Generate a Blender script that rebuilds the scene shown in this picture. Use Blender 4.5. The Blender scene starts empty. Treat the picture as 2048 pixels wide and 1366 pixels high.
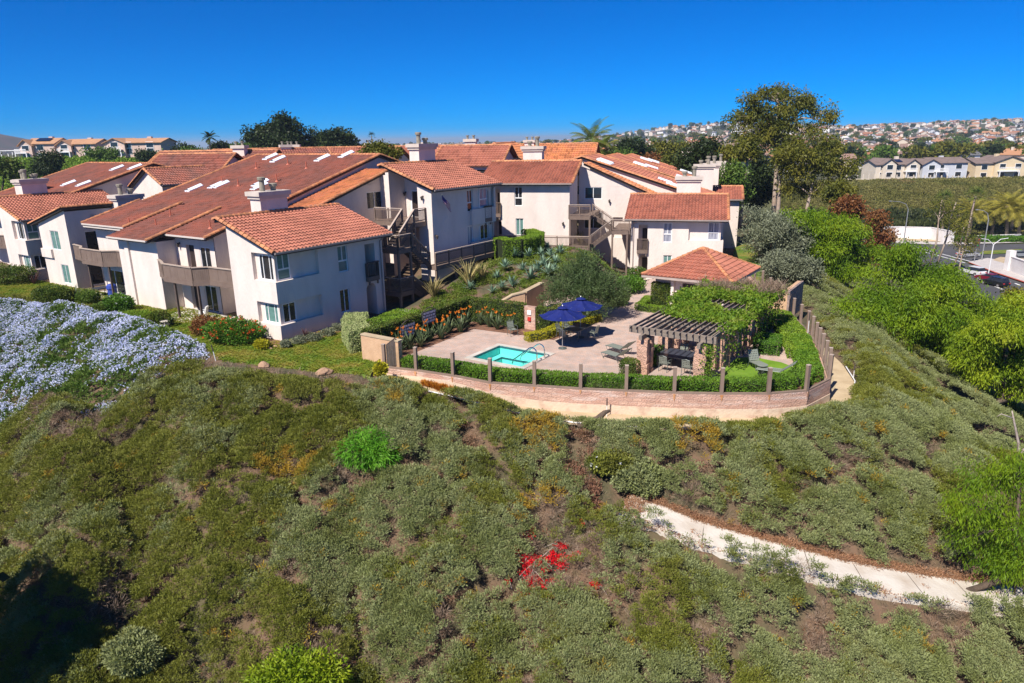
import bpy, math, random
import numpy as np
from mathutils import Matrix, Vector
SC = bpy.context.scene
COL = SC.collection
# ------------------------------------------------------------------ camera
CAM_H = 12.5
F_PX, PITCH, ROLL = 1400.0, math.radians(16.17), math.radians(1.0)
_cp, _sp, _cr, _sr = math.cos(PITCH), math.sin(PITCH), math.cos(ROLL), math.sin(ROLL)
_F = Vector((0, _cp, -_sp)); _U0 = Vector((0, _sp, _cp)); _X0 = Vector((1, 0, 0))
_U = _U0*_cr + _X0*_sr; _R = _X0*_cr - _U0*_sr
cd = bpy.data.cameras.new('camera'); cam = bpy.data.objects.new('camera', cd); COL.objects.link(cam)
cd.sensor_width = 36.0; cd.lens = F_PX/2048*36.0; cd.clip_start = 0.5; cd.clip_end = 60000
cam.matrix_world = Matrix(((_R.x, _U.x, -_F.x, 0), (_R.y, _U.y, -_F.y, 0), (_R.z, _U.z, -_F.z, CAM_H), (0, 0, 0, 1)))
SC.camera = cam
# ------------------------------------------------------------------ sky, sun, exposure
SUN_EL, SUN_AZ = math.radians(49.0), math.radians(54.0)      # light travels towards azimuth 54 deg (from +x)
wd = bpy.data.worlds.new('World'); SC.world = wd; wd.use_nodes = True
nt = wd.node_tree; bg = nt.nodes['Background']
sky = nt.nodes.new('ShaderNodeTexSky'); sky.sky_type = 'NISHITA'; sky.sun_disc = False
sky.sun_elevation = SUN_EL
sky.sun_rotation = math.atan2(-math.cos(SUN_AZ), -math.sin(SUN_AZ))
sky.altitude = 0; sky.air_density = 0.65; sky.dust_density = 0.0; sky.ozone_density = 6.0
hs = nt.nodes.new('ShaderNodeHueSaturation'); hs.inputs['Saturation'].default_value = 1.3
mul = nt.nodes.new('ShaderNodeMix'); mul.data_type = 'RGBA'; mul.blend_type = 'MULTIPLY'; mul.inputs[0].default_value = 1
mul.inputs[7].default_value = (.47, .86, 1.45, 1)
nt.links.new(sky.outputs[0], mul.inputs[6]); nt.links.new(mul.outputs[2], hs.inputs['Color']); nt.links.new(hs.outputs[0], bg.inputs['Color'])
bg.inputs['Strength'].default_value = 0.054
sd = bpy.data.lights.new('sun', 'SUN'); sun = bpy.data.objects.new('sun', sd); COL.objects.link(sun)
sd.energy = 5.0; sd.angle = math.radians(0.53); sd.color = (1.0, 0.94, 0.86)
_sv = Vector((math.cos(SUN_AZ)*math.cos(SUN_EL), math.sin(SUN_AZ)*math.cos(SUN_EL), -math.sin(SUN_EL)))
sun.rotation_euler = _sv.to_track_quat('-Z', 'Y').to_euler(); sun.location = (-40, -40, 80)
SC.view_settings.view_transform = 'Standard'; SC.view_settings.look = 'None'
SC.view_settings.exposure = 0.6; SC.view_settings.gamma = 1
# ------------------------------------------------------------------ helpers
random.seed(7); RNG = np.random.default_rng(7)
def U(a, b): return random.uniform(a, b)
def tag(o, label=None, cat=None, group=None, kind=None):
    if label: o['label'] = label
    if cat: o['category'] = cat
    if group: o['group'] = group
    if kind: o['kind'] = kind
    return o
def thing(name, label, cat, loc=(0, 0, 0), group=None, rz=0):
    o = bpy.data.objects.new(name, None); COL.objects.link(o); o.location = loc; o.rotation_euler = (0, 0, rz)
    o.empty_display_size = .3
    return tag(o, label, cat, group)
def link(name, me, mats, parent=None, loc=None):
    for m in (mats if isinstance(mats, (list, tuple)) else [mats]): me.materials.append(m)
    o = bpy.data.objects.new(name, me); COL.objects.link(o)
    if parent: o.parent = parent
    if loc is not None: o.location = loc
    return o
def copy_tree(o, parent=None):
    c = o.copy(); COL.objects.link(c)
    if parent: c.parent = parent
    for ch in list(o.children): copy_tree(ch, c)
    return c
class MB:
    """collects shapes for ONE mesh; T maps local coordinates to the coordinates of the thing"""
    def __init__(s, T=None): s.v = []; s.f = []; s.mi = []; s.rn = []; s.T = T; s.m = 0; s.r = 0.5
    def pt(s, p): s.v.append(tuple(s.T(*p)) if s.T else tuple(p)); return len(s.v)-1
    def face(s, idx, r=None): s.f.append(tuple(idx)); s.mi.append(s.m); s.rn.append(s.r if r is None else r)
    def poly(s, pts, r=None): s.face([s.pt(p) for p in pts], r)
    def box(s, x0, x1, y0, y1, z0, z1):
        i = [s.pt((x, y, z)) for z in (z0, z1) for y in (y0, y1) for x in (x0, x1)]
        for q in ((0, 2, 3, 1), (4, 5, 7, 6), (0, 1, 5, 4), (2, 6, 7, 3), (0, 4, 6, 2), (1, 3, 7, 5)): s.face([i[k] for k in q])
    def bar(s, a, b, w, h=None, up=(0, 0, 1)):
        a = Vector(a); b = Vector(b); h = h or w; d = (b-a).normalized(); up = Vector(up)
        if abs(d.dot(up)) > .98: up = Vector((1, 0, 0))
        sd = d.cross(up).normalized()*w/2; u2 = sd.cross(d).normalized()*h/2
        i = [s.pt(p+e*sd+g*u2) for p in (a, b) for e, g in ((-1, -1), (1, -1), (1, 1), (-1, 1))]
        for q in ((3, 2, 1, 0), (4, 5, 6, 7), (0, 1, 5, 4), (1, 2, 6, 5), (2, 3, 7, 6), (3, 0, 4, 7)): s.face([i[k] for k in q])
    def tube(s, pts, r, n=8, caps=True):
        pts = [Vector(p) for p in pts]; rr = r if isinstance(r, (list, tuple)) else [r]*len(pts); rings = []
        for k, p in enumerate(pts):
            d = (pts[min(k+1, len(pts)-1)]-pts[max(k-1, 0)]).normalized()
            up = Vector((0, 0, 1)) if abs(d.z) < .95 else Vector((1, 0, 0))
            a = d.cross(up).normalized(); b = a.cross(d)
            rings.append([s.pt(p+a*math.cos(t)*rr[k]+b*math.sin(t)*rr[k]) for t in [2*math.pi*j/n for j in range(n)]])
        for A, B in zip(rings, rings[1:]):
            for j in range(n): s.face((A[j], A[(j+1) % n], B[(j+1) % n], B[j]))
        if caps: s.face(rings[0][::-1]); s.face(rings[-1])
    def prism(s, poly, z0, z1):
        n = len(poly); a = [s.pt((x, y, z0)) for x, y in poly]; b = [s.pt((x, y, z1)) for x, y in poly]
        s.face(a[::-1]); s.face(b)
        for k in range(n): s.face((a[k], a[(k+1) % n], b[(k+1) % n], b[k]))
    def extr(s, pts, vec):
        n = len(pts); a = [s.pt(p) for p in pts]; b = [s.pt((p[0]+vec[0], p[1]+vec[1], p[2]+vec[2])) for p in pts]
        s.face(a[::-1]); s.face(b)
        for k in range(n): s.face((a[k], a[(k+1) % n], b[(k+1) % n], b[k]))
    def lathe(s, prof, n=12, c=(0, 0, 0)):
        rings = [[s.pt((c[0]+r*math.cos(2*math.pi*j/n), c[1]+r*math.sin(2*math.pi*j/n), c[2]+z)) for j in range(n)] for r, z in prof]
        for A, B in zip(rings, rings[1:]):
            for j in range(n): s.face((A[j], A[(j+1) % n], B[(j+1) % n], B[j]))
        s.face(rings[0][::-1]); s.face(rings[-1])
    def build(s, name, mats, parent=None, smooth=False, rel=None):
        me = bpy.data.meshes.new(name)
        off = Vector(rel) if rel is not None else (Vector(parent.location) if parent and s.T else Vector((0, 0, 0)))
        if parent and parent.parent and s.T and rel is None: off = Vector(parent.parent.location)
        me.from_pydata([tuple(Vector(v)-off) for v in s.v], [], s.f)
        me.polygons.foreach_set('material_index', s.mi)
        if smooth: me.polygons.foreach_set('use_smooth', [True]*len(s.f))
        at = me.attributes.new('rnd', 'FLOAT', 'FACE'); at.data.foreach_set('value', s.rn)
        return link(name, me, mats, parent)
def mesh_np(name, V, Fq, mats, parent=None, rnd=None, loc=None, smooth=False):
    """big quad/tri meshes from numpy arrays"""
    me = bpy.data.meshes.new(name); k = Fq.shape[1]
    me.vertices.add(len(V)); me.vertices.foreach_set('co', np.ascontiguousarray(V, dtype=np.float32).ravel())
    me.loops.add(Fq.size); me.loops.foreach_set('vertex_index', np.ascontiguousarray(Fq, dtype=np.int32).ravel())
    me.polygons.add(len(Fq)); me.polygons.foreach_set('loop_start', np.arange(0, Fq.size, k, dtype=np.int32))
    me.polygons.foreach_set('loop_total', np.full(len(Fq), k, dtype=np.int32))
    if smooth: me.polygons.foreach_set('use_smooth', np.ones(len(Fq), dtype=bool))
    if rnd is not None:
        at = me.attributes.new('rnd', 'FLOAT', 'FACE'); at.data.foreach_set('value', np.asarray(rnd, dtype=np.float32))
    me.update(calc_edges=True)
    return link(name, me, mats, parent, loc)
# value noise
_G = np.random.default_rng(3).random((256, 256))
def vnoise(x, y, sc=1.0, seed=0):
    x = np.asarray(x, float)*sc+seed*17.3; y = np.asarray(y, float)*sc+seed*9.7
    xi = np.floor(x).astype(int); yi = np.floor(y).astype(int); fx = x-xi; fy = y-yi
    fx = fx*fx*(3-2*fx); fy = fy*fy*(3-2*fy)
    g = lambda a, b: _G[a % 256, b % 256]
    return (g(xi, yi)*(1-fx)+g(xi+1, yi)*fx)*(1-fy)+(g(xi, yi+1)*(1-fx)+g(xi+1, yi+1)*fx)*fy
def fbm(x, y, sc, o=3, seed=0): return sum(vnoise(x, y, sc*2**k, seed+k*3)*.5**k for k in range(o))/sum(.5**k for k in range(o))
def sstep(a, b, x): t = np.clip((np.asarray(x, float)-a)/(b-a), 0, 1); return t*t*(3-2*t)
# frames: the left apartment building (L, 56 deg) and the right one (M, mirrored)
LO = (-14.94, 43.81); _a = math.radians(56); LU = (math.cos(_a), math.sin(_a)); LV = (-math.sin(_a), math.cos(_a))
def TL(u, v, z=0): return (LO[0]+u*LU[0]+v*LV[0], LO[1]+u*LU[1]+v*LV[1], z)
def TM(u, v, z=0): return (20.03-u*.966+v*.259, 64.7+u*.259+v*.966, z)
def ray(u, v): a = float((u-1024)/F_PX); b = float((683-v)/F_PX); return _F+a*_R+b*_U
def PZ(u, v, z=0):
    d = ray(u, v); t = (z-CAM_H)/d.z; return (d.x*t, d.y*t, z)
def PY(u, v, y):
    d = ray(u, v); t = y/d.y; return (d.x*t, y, CAM_H+d.z*t)
# ------------------------------------------------------------------ materials (all procedural)
def _nodes(name):
    m = bpy.data.materials.new(name); m.use_nodes = True; n = m.node_tree
    return m, n, n.nodes['Principled BSDF']
def mat(name, col, rough=.7, col2=None, sc=4, detail=4, bump=0, bsc=30, metal=0, spec=None, rnd=0, coord='Object', stretch=None, contrast=(.35, .65), transm=0, rndcols=None):
    """noise mix of two colours, optional per-face variation (attribute rnd), optional bump"""
    m, n, b = _nodes(name); L = n.links.new
    b.inputs['Roughness'].default_value = rough; b.inputs['Metallic'].default_value = metal
    if spec is not None: b.inputs['Specular IOR Level'].default_value = spec
    tc = n.nodes.new('ShaderNodeTexCoord'); src = tc.outputs[coord]
    if coord == 'World': pass
    if stretch:
        mp = n.nodes.new('ShaderNodeMapping'); mp.inputs['Scale'].default_value = stretch; L(src, mp.inputs['Vector']); src = mp.outputs[0]
    out = None
    if rndcols:
        at = n.nodes.new('ShaderNodeAttribute'); at.attribute_name = 'rnd'
        cr = n.nodes.new('ShaderNodeValToRGB'); els = cr.color_ramp.elements
        while len(els) < len(rndcols): els.new(.5)
        for k, c in enumerate(rndcols): els[k].position = k/(len(rndcols)-1); els[k].color = (*c, 1)
        L(at.outputs['Fac'], cr.inputs['Fac']); out = cr.outputs['Color']
    if col2:
        nz = n.nodes.new('ShaderNodeTexNoise'); nz.inputs['Scale'].default_value = sc; nz.inputs['Detail'].default_value = detail
        L(src, nz.inputs['Vector'])
        mr = n.nodes.new('ShaderNodeMapRange'); mr.inputs[1].default_value = contrast[0]; mr.inputs[2].default_value = contrast[1]
        L(nz.outputs['Fac'], mr.inputs[0])
        mx = n.nodes.new('ShaderNodeMix'); mx.data_type = 'RGBA'; L(mr.outputs[0], mx.inputs[0])
        mx.inputs[6].default_value = (*col, 1); mx.inputs[7].default_value = (*col2, 1)
        if out: L(out, mx.inputs[6])
        out = mx.outputs[2]
    if rnd:
        at = n.nodes.new('ShaderNodeAttribute'); at.attribute_name = 'rnd'
        mr2 = n.nodes.new('ShaderNodeMapRange'); mr2.inputs[3].default_value = 1-rnd; mr2.inputs[4].default_value = 1+rnd
        L(at.outputs['Fac'], mr2.inputs[0])
        hv = n.nodes.new('ShaderNodeHueSaturation'); L(mr2.outputs[0], hv.inputs['Value'])
        if out: L(out, hv.inputs['Color'])
        else: hv.inputs['Color'].default_value = (*col, 1)
        out = hv.outputs[0]
    if out: L(out, b.inputs['Base Color'])
    else: b.inputs['Base Color'].default_value = (*col, 1)
    if bump:
        nb = n.nodes.new('ShaderNodeTexNoise'); nb.inputs['Scale'].default_value = bsc; nb.inputs['Detail'].default_value = 5
        L(src, nb.inputs['Vector'])
        bp = n.nodes.new('ShaderNodeBump'); bp.inputs['Strength'].default_value = 1; bp.inputs['Distance'].default_value = bump
        L(nb.outputs['Fac'], bp.inputs['Height']); L(bp.outputs[0], b.inputs['Normal'])
    if transm:
        b.inputs['Transmission Weight'].default_value = transm
    return m
def leafmat(name, cols, sc=.35, trans=.25, rough=.55, vary=.35):
    """leaf colours picked by world-position noise and by leaf, with some light passing through"""
    m, n, b = _nodes(name); L = n.links.new
    g = n.nodes.new('ShaderNodeNewGeometry'); nz = n.nodes.new('ShaderNodeTexNoise'); nz.inputs['Scale'].default_value = sc; nz.inputs['Detail'].default_value = 4
    nz.inputs['Roughness'].default_value = .65
    L(g.outputs['Position'], nz.inputs['Vector'])
    at = n.nodes.new('ShaderNodeAttribute'); at.attribute_name = 'rnd'
    ad = n.nodes.new('ShaderNodeMath'); ad.operation = 'MULTIPLY_ADD'; ad.inputs[1].default_value = vary; L(at.outputs['Fac'], ad.inputs[0])
    mr = n.nodes.new('ShaderNodeMapRange'); mr.inputs[1].default_value = .3; mr.inputs[2].default_value = .7; mr.inputs[3].default_value = -vary/2; mr.inputs[4].default_value = 1-vary/2
    L(nz.outputs['Fac'], mr.inputs[0]); L(mr.outputs[0], ad.inputs[2])
    cr = n.nodes.new('ShaderNodeValToRGB'); els = cr.color_ramp.elements
    while len(els) < len(cols): els.new(.5)
    for k, c in enumerate(cols): els[k].position = k/(len(cols)-1); els[k].color = (*c, 1)
    L(ad.outputs[0], cr.inputs['Fac']); L(cr.outputs[0], b.inputs['Base Color'])
    b.inputs['Roughness'].default_value = rough; b.inputs['Specular IOR Level'].default_value = .25
    tr = n.nodes.new('ShaderNodeBsdfTranslucent'); L(cr.outputs[0], tr.inputs['Color'])
    mx = n.nodes.new('ShaderNodeMixShader'); mx.inputs[0].default_value = trans
    L(b.outputs[0], mx.inputs[1]); L(tr.outputs[0], mx.inputs[2]); L(mx.outputs[0], n.nodes['Material Output'].inputs['Surface'])
    return m
def brickmat(name, c1, c2, mortar, scale, bw=.5, rh=.25, msize=.02, rough=.85, bump=.01, coord='Object', rot=(0, 0, 0), col3=None):
    m, n, b = _nodes(name); L = n.links.new
    tc = n.nodes.new('ShaderNodeTexCoord'); mp = n.nodes.new('ShaderNodeMapping'); mp.inputs['Rotation'].default_value = rot
    L(tc.outputs[coord], mp.inputs['Vector'])
    br = n.nodes.new('ShaderNodeTexBrick'); br.inputs['Scale'].default_value = scale; br.inputs['Brick Width'].default_value = bw; br.inputs['Row Height'].default_value = rh
    br.inputs['Mortar Size'].default_value = msize; br.inputs['Color1'].default_value = (*c1, 1); br.inputs['Color2'].default_value = (*c2, 1); br.inputs['Mortar'].default_value = (*mortar, 1)
    L(mp.outputs[0], br.inputs['Vector'])
    nz = n.nodes.new('ShaderNodeTexNoise'); nz.inputs['Scale'].default_value = 1.3; nz.inputs['Detail'].default_value = 6; L(mp.outputs[0], nz.inputs['Vector'])
    hv = n.nodes.new('ShaderNodeHueSaturation'); mr = n.nodes.new('ShaderNodeMapRange'); mr.inputs[3].default_value = .65; mr.inputs[4].default_value = 1.35
    L(nz.outputs['Fac'], mr.inputs[0]); L(mr.outputs[0], hv.inputs['Value']); L(br.outputs['Color'], hv.inputs['Color']); L(hv.outputs[0], b.inputs['Base Color'])
    if col3:                                                              # lime bloom in streaky patches
        mp3 = n.nodes.new('ShaderNodeMapping'); mp3.inputs['Scale'].default_value = (1, 1, 5); L(tc.outputs[coord], mp3.inputs['Vector'])
        n3 = n.nodes.new('ShaderNodeTexNoise'); n3.inputs['Scale'].default_value = .9; n3.inputs['Detail'].default_value = 8; L(mp3.outputs[0], n3.inputs['Vector'])
        r3 = n.nodes.new('ShaderNodeMapRange'); r3.inputs[1].default_value = .52; r3.inputs[2].default_value = .66; r3.inputs[4].default_value = .75; L(n3.outputs['Fac'], r3.inputs[0])
        x3 = n.nodes.new('ShaderNodeMix'); x3.data_type = 'RGBA'; L(r3.outputs[0], x3.inputs[0]); L(hv.outputs[0], x3.inputs[6]); x3.inputs[7].default_value = (*col3, 1); L(x3.outputs[2], b.inputs['Base Color'])
    b.inputs['Roughness'].default_value = rough
    n2 = n.nodes.new('ShaderNodeTexNoise'); n2.inputs['Scale'].default_value = 14; n2.inputs['Detail'].default_value = 6; L(mp.outputs[0], n2.inputs['Vector'])
    bp = n.nodes.new('ShaderNodeBump'); bp.inputs['Distance'].default_value = bump; L(n2.outputs['Fac'], bp.inputs['Height']); L(bp.outputs[0], b.inputs['Normal'])
    return m
K = {}
K['stucco'] = mat('stucco', (.72, .62, .55), .9, (.60, .51, .45), sc=1.0, detail=8, bump=.03, bsc=9, stretch=(1, 1, .35), contrast=(.40, .80))
K['stucco_trim'] = mat('stucco_trim', (.58, .50, .43), .9, (.50, .43, .37), sc=1.5, bump=.01)
K['tile'] = mat('clay_tile', (.4, .1, .045), .75, (.26, .085, .05), sc=.35, detail=7, contrast=(.42, .75), bump=.012, bsc=16, rnd=.22,
    rndcols=[(.33, .112, .07), (.43, .155, .095), (.37, .13, .08), (.29, .10, .065)])
K['tile_old'] = mat('clay_tile_old', (.27, .085, .055), .8, (.15, .075, .06), sc=.5, detail=7, contrast=(.35, .8), bump=.012, bsc=16, rnd=.24,
    rndcols=[(.27, .082, .05), (.33, .10, .06), (.29, .088, .055), (.24, .08, .055)])
K['tile_orange'] = mat('clay_tile_orange', (.5, .2, .08), .75, (.42, .15, .07), sc=.5, bump=.01, rnd=.3,
    rndcols=[(.46, .15, .055), (.58, .22, .075), (.50, .19, .065), (.40, .13, .06)])
K['cap'] = mat('ridge_tile', (.5, .2, .08), .75, (.36, .15, .07), sc=1.2, bump=.01, rnd=.25,
    rndcols=[(.50, .19, .08), (.60, .26, .11), (.46, .17, .08)])
K['fascia'] = mat('dark_wood', (.05, .038, .032), .8, (.08, .06, .05), sc=3)
K['gutter'] = mat('gutter_metal', (.42, .34, .30), .6, (.36, .29, .25), sc=2)
K['gutter_white'] = mat('white_gutter', (.68, .60, .53), .6)
K['brown'] = mat('brown_paint', (.155, .105, .08), .75, (.185, .13, .10), sc=2, rnd=.1)
K['brown_dk'] = mat('dark_brown_paint', (.085, .058, .045), .8, (.115, .08, .062), sc=2)
K['brown_cap'] = mat('brown_rail_cap', (.36, .28, .22), .8, (.42, .33, .27), sc=3)
K['white'] = mat('white_frame', (.78, .77, .75), .45)
K['glass_dk'] = mat('dark_window_glass', (.012, .016, .02), .06, (.03, .03, .032), sc=1.2, spec=.7)
K['glass_teal'] = mat('glass_over_blind', (.10, .20, .18), .12, (.14, .26, .23), sc=.8, spec=.6, stretch=(1, 1, 8))
K['glass_curtain'] = mat('glass_over_curtain', (.42, .43, .47), .15, (.15, .16, .22), sc=5, spec=.6, stretch=(2, 2, .15))
K['door_dk'] = mat('dark_door', (.028, .017, .013), .6, (.04, .025, .02), sc=2)
K['recess'] = mat('dim_interior', (.12, .10, .09), .9)
K['metal_w'] = mat('white_metal', (.72, .72, .72), .4)
K['skylight'] = mat('skylight_plastic', (.80, .82, .86), .25, (.70, .73, .80), sc=2)
K['vent_red'] = mat('red_vent_pipe', (.42, .11, .06), .6)
K['pot'] = mat('flue_concrete', (.30, .26, .20), .85, (.20, .18, .14), sc=4)
K['post'] = mat('fence_post_paint', (.21, .145, .11), .65, (.25, .175, .13), sc=2)
K['block'] = brickmat('split_face_block', (.52, .31, .22), (.60, .37, .26), (.45, .28, .2), 1.0, .4, .2, .012, bump=.05, rot=(math.radians(90), 0, 0))
K['block_tan'] = mat('tan_block', (.58, .37, .22), .9, (.50, .31, .18), sc=2, bump=.02, bsc=12)
K['concrete'] = mat('pale_concrete', (.56, .52, .46), .9, (.44, .39, .33), sc=1.3, detail=8, bump=.012, bsc=10)
K['soil'] = mat('sandy_soil', (.47, .37, .24), .95, (.38, .28, .17), sc=1.1, detail=8, bump=.02, bsc=9)
K['mulch'] = mat('bark_mulch', (.22, .105, .06), .95, (.13, .065, .04), sc=3, detail=8, bump=.04, bsc=14)
K['asphalt'] = mat('asphalt', (.072, .07, .074), .9, (.055, .054, .058), sc=.3, detail=8)
K['paint'] = mat('road_paint', (.7, .7, .68), .7)
K['kerb'] = mat('kerb_concrete', (.48, .44, .41), .9, (.42, .38, .36), sc=1)
K['red'] = mat('red_kerb_paint', (.38, .07, .04), .8)
K['white_wall'] = mat('white_wall_paint', (.74, .71, .70), .8, (.66, .62, .60), sc=.8)
K['umb'] = mat('navy_canvas', (.004, .013, .135), .65, (.003, .009, .10), sc=3)
K['alu'] = mat('aluminium', (.42, .42, .42), .4, metal=.6)
K['steel'] = mat('polished_steel', (.6, .6, .6), .18, metal=1)
K['iron'] = mat('patio_metal_green', (.13, .15, .135), .45, metal=.3)
K['strap'] = mat('vinyl_strap', (.20, .22, .18), .6)
K['tabletop'] = mat('dark_tabletop', (.05, .055, .075), .35)
K['timber'] = mat('weathered_pergola_timber', (.17, .135, .108), .85, (.25, .20, .16), sc=3, stretch=(1, 1, 6))
K['gate'] = mat('weathered_gate_boards', (.20, .155, .125), .9, (.13, .10, .085), sc=4, stretch=(6, 6, .5))
K['trunk'] = mat('brown_bark', (.12, .085, .06), .95, (.07, .05, .035), sc=4, bump=.03)
K['trunk_pale'] = mat('pale_gum_bark', (.46, .37, .30), .9, (.30, .21, .155), sc=1.2, bump=.02)
K['palm_trunk'] = mat('palm_bark', (.22, .165, .12), .95, (.15, .11, .08), sc=4, bump=.04)
K['dead'] = mat('dead_wood', (.42, .35, .30), .95, (.28, .22, .19), sc=6)
K['rock'] = mat('sandstone_rock', (.42, .26, .16), .95, (.32, .2, .13), sc=4, bump=.05)

# ------------------------------------------------------------------ terrain
CREST = np.array([(-120, 110), (-75, 82), (-56, 69), (-43, 58.6), (-34.7, 54.6), (-26, 49.0), (-19.5, 42.4), (-17.5, 39.6), (-14, 38.4), (-10.9, 37.2), (-7.6, 36.4), (-5.4, 35.7), (-.7, 33.7),
    (1.9, 32.5), (4.3, 31.6), (6.7, 31.2), (10.4, 31.3), (13.6, 31.9), (16.3, 33.0), (18.1, 34.9), (19.3, 37.1), (20.3, 40.5), (21.4, 45), (22.6, 50), (23.8, 57), (26.5, 70), (29, 82),
    (32.5, 95), (36.5, 106), (40.5, 124), (38, 150), (28, 190), (10, 250), (0, 600), (-400, 600), (-400, 160)], float)
WALL = [(-7.27, 37.93), (-5.38, 37.21), (-3.23, 36.16), (-1.18, 34.92), (1.13, 34.34), (3.47, 33.77), (5.74, 33.36), (8.08, 32.96), (10.37, 32.7), (12.67, 32.59), (14.69, 32.92), (16.56, 34.55),
    (17.89, 38.56), (18.66, 41.28), (19.29, 44.01), (20.09, 50.21), (21.0, 57.0), (21.9, 64.0)]
TERR = np.array(WALL+[(19.0, 66), (8.5, 60.5), (5.0, 57.0), TL(17, -8.2)[:2], TL(10.9, -7.3)[:2], TL(.3, -7.2)[:2], TL(.1, -10.3)[:2]], float)
def pdist(x, y, P):
    """signed distance to a closed polygon, positive outside"""
    x = np.asarray(x, float); y = np.asarray(y, float); d = np.full(x.shape, 1e9); ins = np.zeros(x.shape, bool)
    for k in range(len(P)):
        ax, ay = P[k]; bx, by = P[(k+1) % len(P)]; ex, ey = bx-ax, by-ay
        t = np.clip(((x-ax)*ex+(y-ay)*ey)/(ex*ex+ey*ey), 0, 1)
        d = np.minimum(d, np.hypot(x-ax-t*ex, y-ay-t*ey))
        c = ((ay > y) != (by > y)) & (x < (bx-ax)*(y-ay)/(by-ay+1e-12)+ax); ins ^= c
    return np.where(ins, -d, d)
def path_z(x): return -1.12+.85*(1-sstep(-7.5, 2.5, x))+.25*sstep(17, 26, x)
DITCH = [(4.75, 26.96), (5.93, 26.37), (7.64, 25.53), (9.54, 24.91), (11.4, 24.41), (13.26, 24.0), (15.18, 23.8), (17.22, 23.7), (19.07, 23.7), (21.5, 23.8), (24, 24.1)]
def seg_dist(x, y, P):
    d = np.full(np.shape(x), 1e9)
    for a, b in zip(P, P[1:]):
        ex, ey = b[0]-a[0], b[1]-a[1]; t = np.clip(((x-a[0])*ex+(y-a[1])*ey)/(ex*ex+ey*ey), 0, 1)
        d = np.minimum(d, np.hypot(x-a[0]-t*ex, y-a[1]-t*ey))
    return d
DITCH_Z = None
def HZ(x, y, mounds=True):
    x = np.asarray(x, float); y = np.asarray(y, float)
    d = pdist(x, y, CREST); dT = pdist(x, y, TERR)
    # level ground above the slope
    u = (x-LO[0])*LU[0]+(y-LO[1])*LU[1]; v = (x-LO[0])*LV[0]+(y-LO[1])*LV[1]
    hill = 2.25*sstep(10.5, 24, u+.25*v+2)*sstep(-22, -13, v)*(1-sstep(3, 9, v))*(1-sstep(6.5, 11.5, x))
    back = 2.2*sstep(66, 85, y)*sstep(24, -10, x)-1.0*sstep(58, 66, y)*sstep(6, 12, x)*(1-sstep(26, 60, x))
    left = 7.4*sstep(120, 238, y)*sstep(-40, -85, x)
    zin = hill+np.maximum(back, -.95)+left
    zp = path_z(x)-.07
    nearp = (d < 0) & (dT > -1.2) & (x > -8.2) & (x < 26) & (y < 58) & (dT < 9) & (u < 30) & ((u-.1 < -.5) | (v < -9))
    front = sstep(-8.6, -7.0, x)*(1-sstep(52, 62, y))*np.where(dT < 0, 1-sstep(1.0, 3.0, -dT)*0, 1)
    onp = np.where((v < -9.3) & (dT > -60) & (x > -9), front, 0)
    zin = zin*(1-onp)+np.where(dT < 0, np.where(x < -4.5, -.32, -1.3), zp)*onp
    zin = np.where((dT < 0) & (onp < .5), np.minimum(zin, -.12), zin)
    zc = np.where((x > -9) & (y < 62), zp, 0)*sstep(-9, -7, x)*(1-sstep(55, 64, y))
    # slope
    slope = .50+.16*sstep(60, 90, y)
    dd = np.maximum(d, 0); lim = np.where(y < 36, 26, 17+6*(1-sstep(36, 60, y)))
    drop = slope*np.where(dd < 2, dd*dd/4, dd-1)
    lim2 = slope*lim
    drop = np.where(drop > lim2, lim2+(drop-lim2)*np.where(y > 60, .5, .10), drop)
    zs = np.maximum(zc-drop, -14.4-.12*np.maximum(0, 20-y))
    z = np.where(d > 0, zs, zin)
    # far ground
    far = sstep(140, 230, y)*sstep(40, 62, x)
    ridge = -14.4+10.6*sstep(196, 247, y+.02*(x-150))
    z = np.where(x > 40, z*(1-far)+np.maximum(z, ridge)*far, z)
    town = sstep(300, 420, y)
    zt = -6+36*np.exp(-((x-1150)/480)**2-((y-1750)/700)**2)+36*np.exp(-((x-500)/240)**2-((y-1900)/600)**2)+8*np.exp(-((x-250)/120)**2-((y-900)/200)**2)-np.maximum(0, y-2600)*.004
    z = z*(1-town)+zt*town
    if mounds:
        w = sstep(.8, 4.0, d)*(1-sstep(60, 110, y))
        m = (fbm(x, y, .22, 3, 1)-.5)*1.5+(fbm(x, y, .75, 2, 5)-.5)*.75
        # round ridges running down the left slope, as the planting does
        m += .8*(1-sstep(-22, -2, x))*np.sin(x*.75+y*.55+2.2*vnoise(x, y, .12, 9))*sstep(2, 6, d)
        dit = seg_dist(x, y, DITCH)
        z = z+w*m*sstep(.9, 2.4, dit)*.8
    if DITCH_Z is not None:                                               # the slope is cut level under the concrete path
        dit = seg_dist(x, y, DITCH); zc = np.interp(x, [p[0] for p in DITCH], DITCH_Z); k = (1-sstep(1.0, 1.75, dit))*(x > 4.2); z = z*(1-k)+(zc+.06)*k
    return z
DITCH_Z = [float(HZ(np.array(p[0]), np.array(p[1]), False)) for p in DITCH]
def on_ground(u, v):
    """point of the bare terrain behind an image point (used once, to read off positions)"""
    d = ray(u, v); lo, hi = 5.0, 5.0
    ts = np.concatenate([np.arange(8, 80, .25), np.arange(80, 900, 3)])
    X, Y, Zr = d.x*ts, d.y*ts, CAM_H+d.z*ts
    h = HZ(X, Y, False); k = np.argmax(Zr < h)
    return (float(X[k]), float(Y[k]), float(h[k]))
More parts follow.
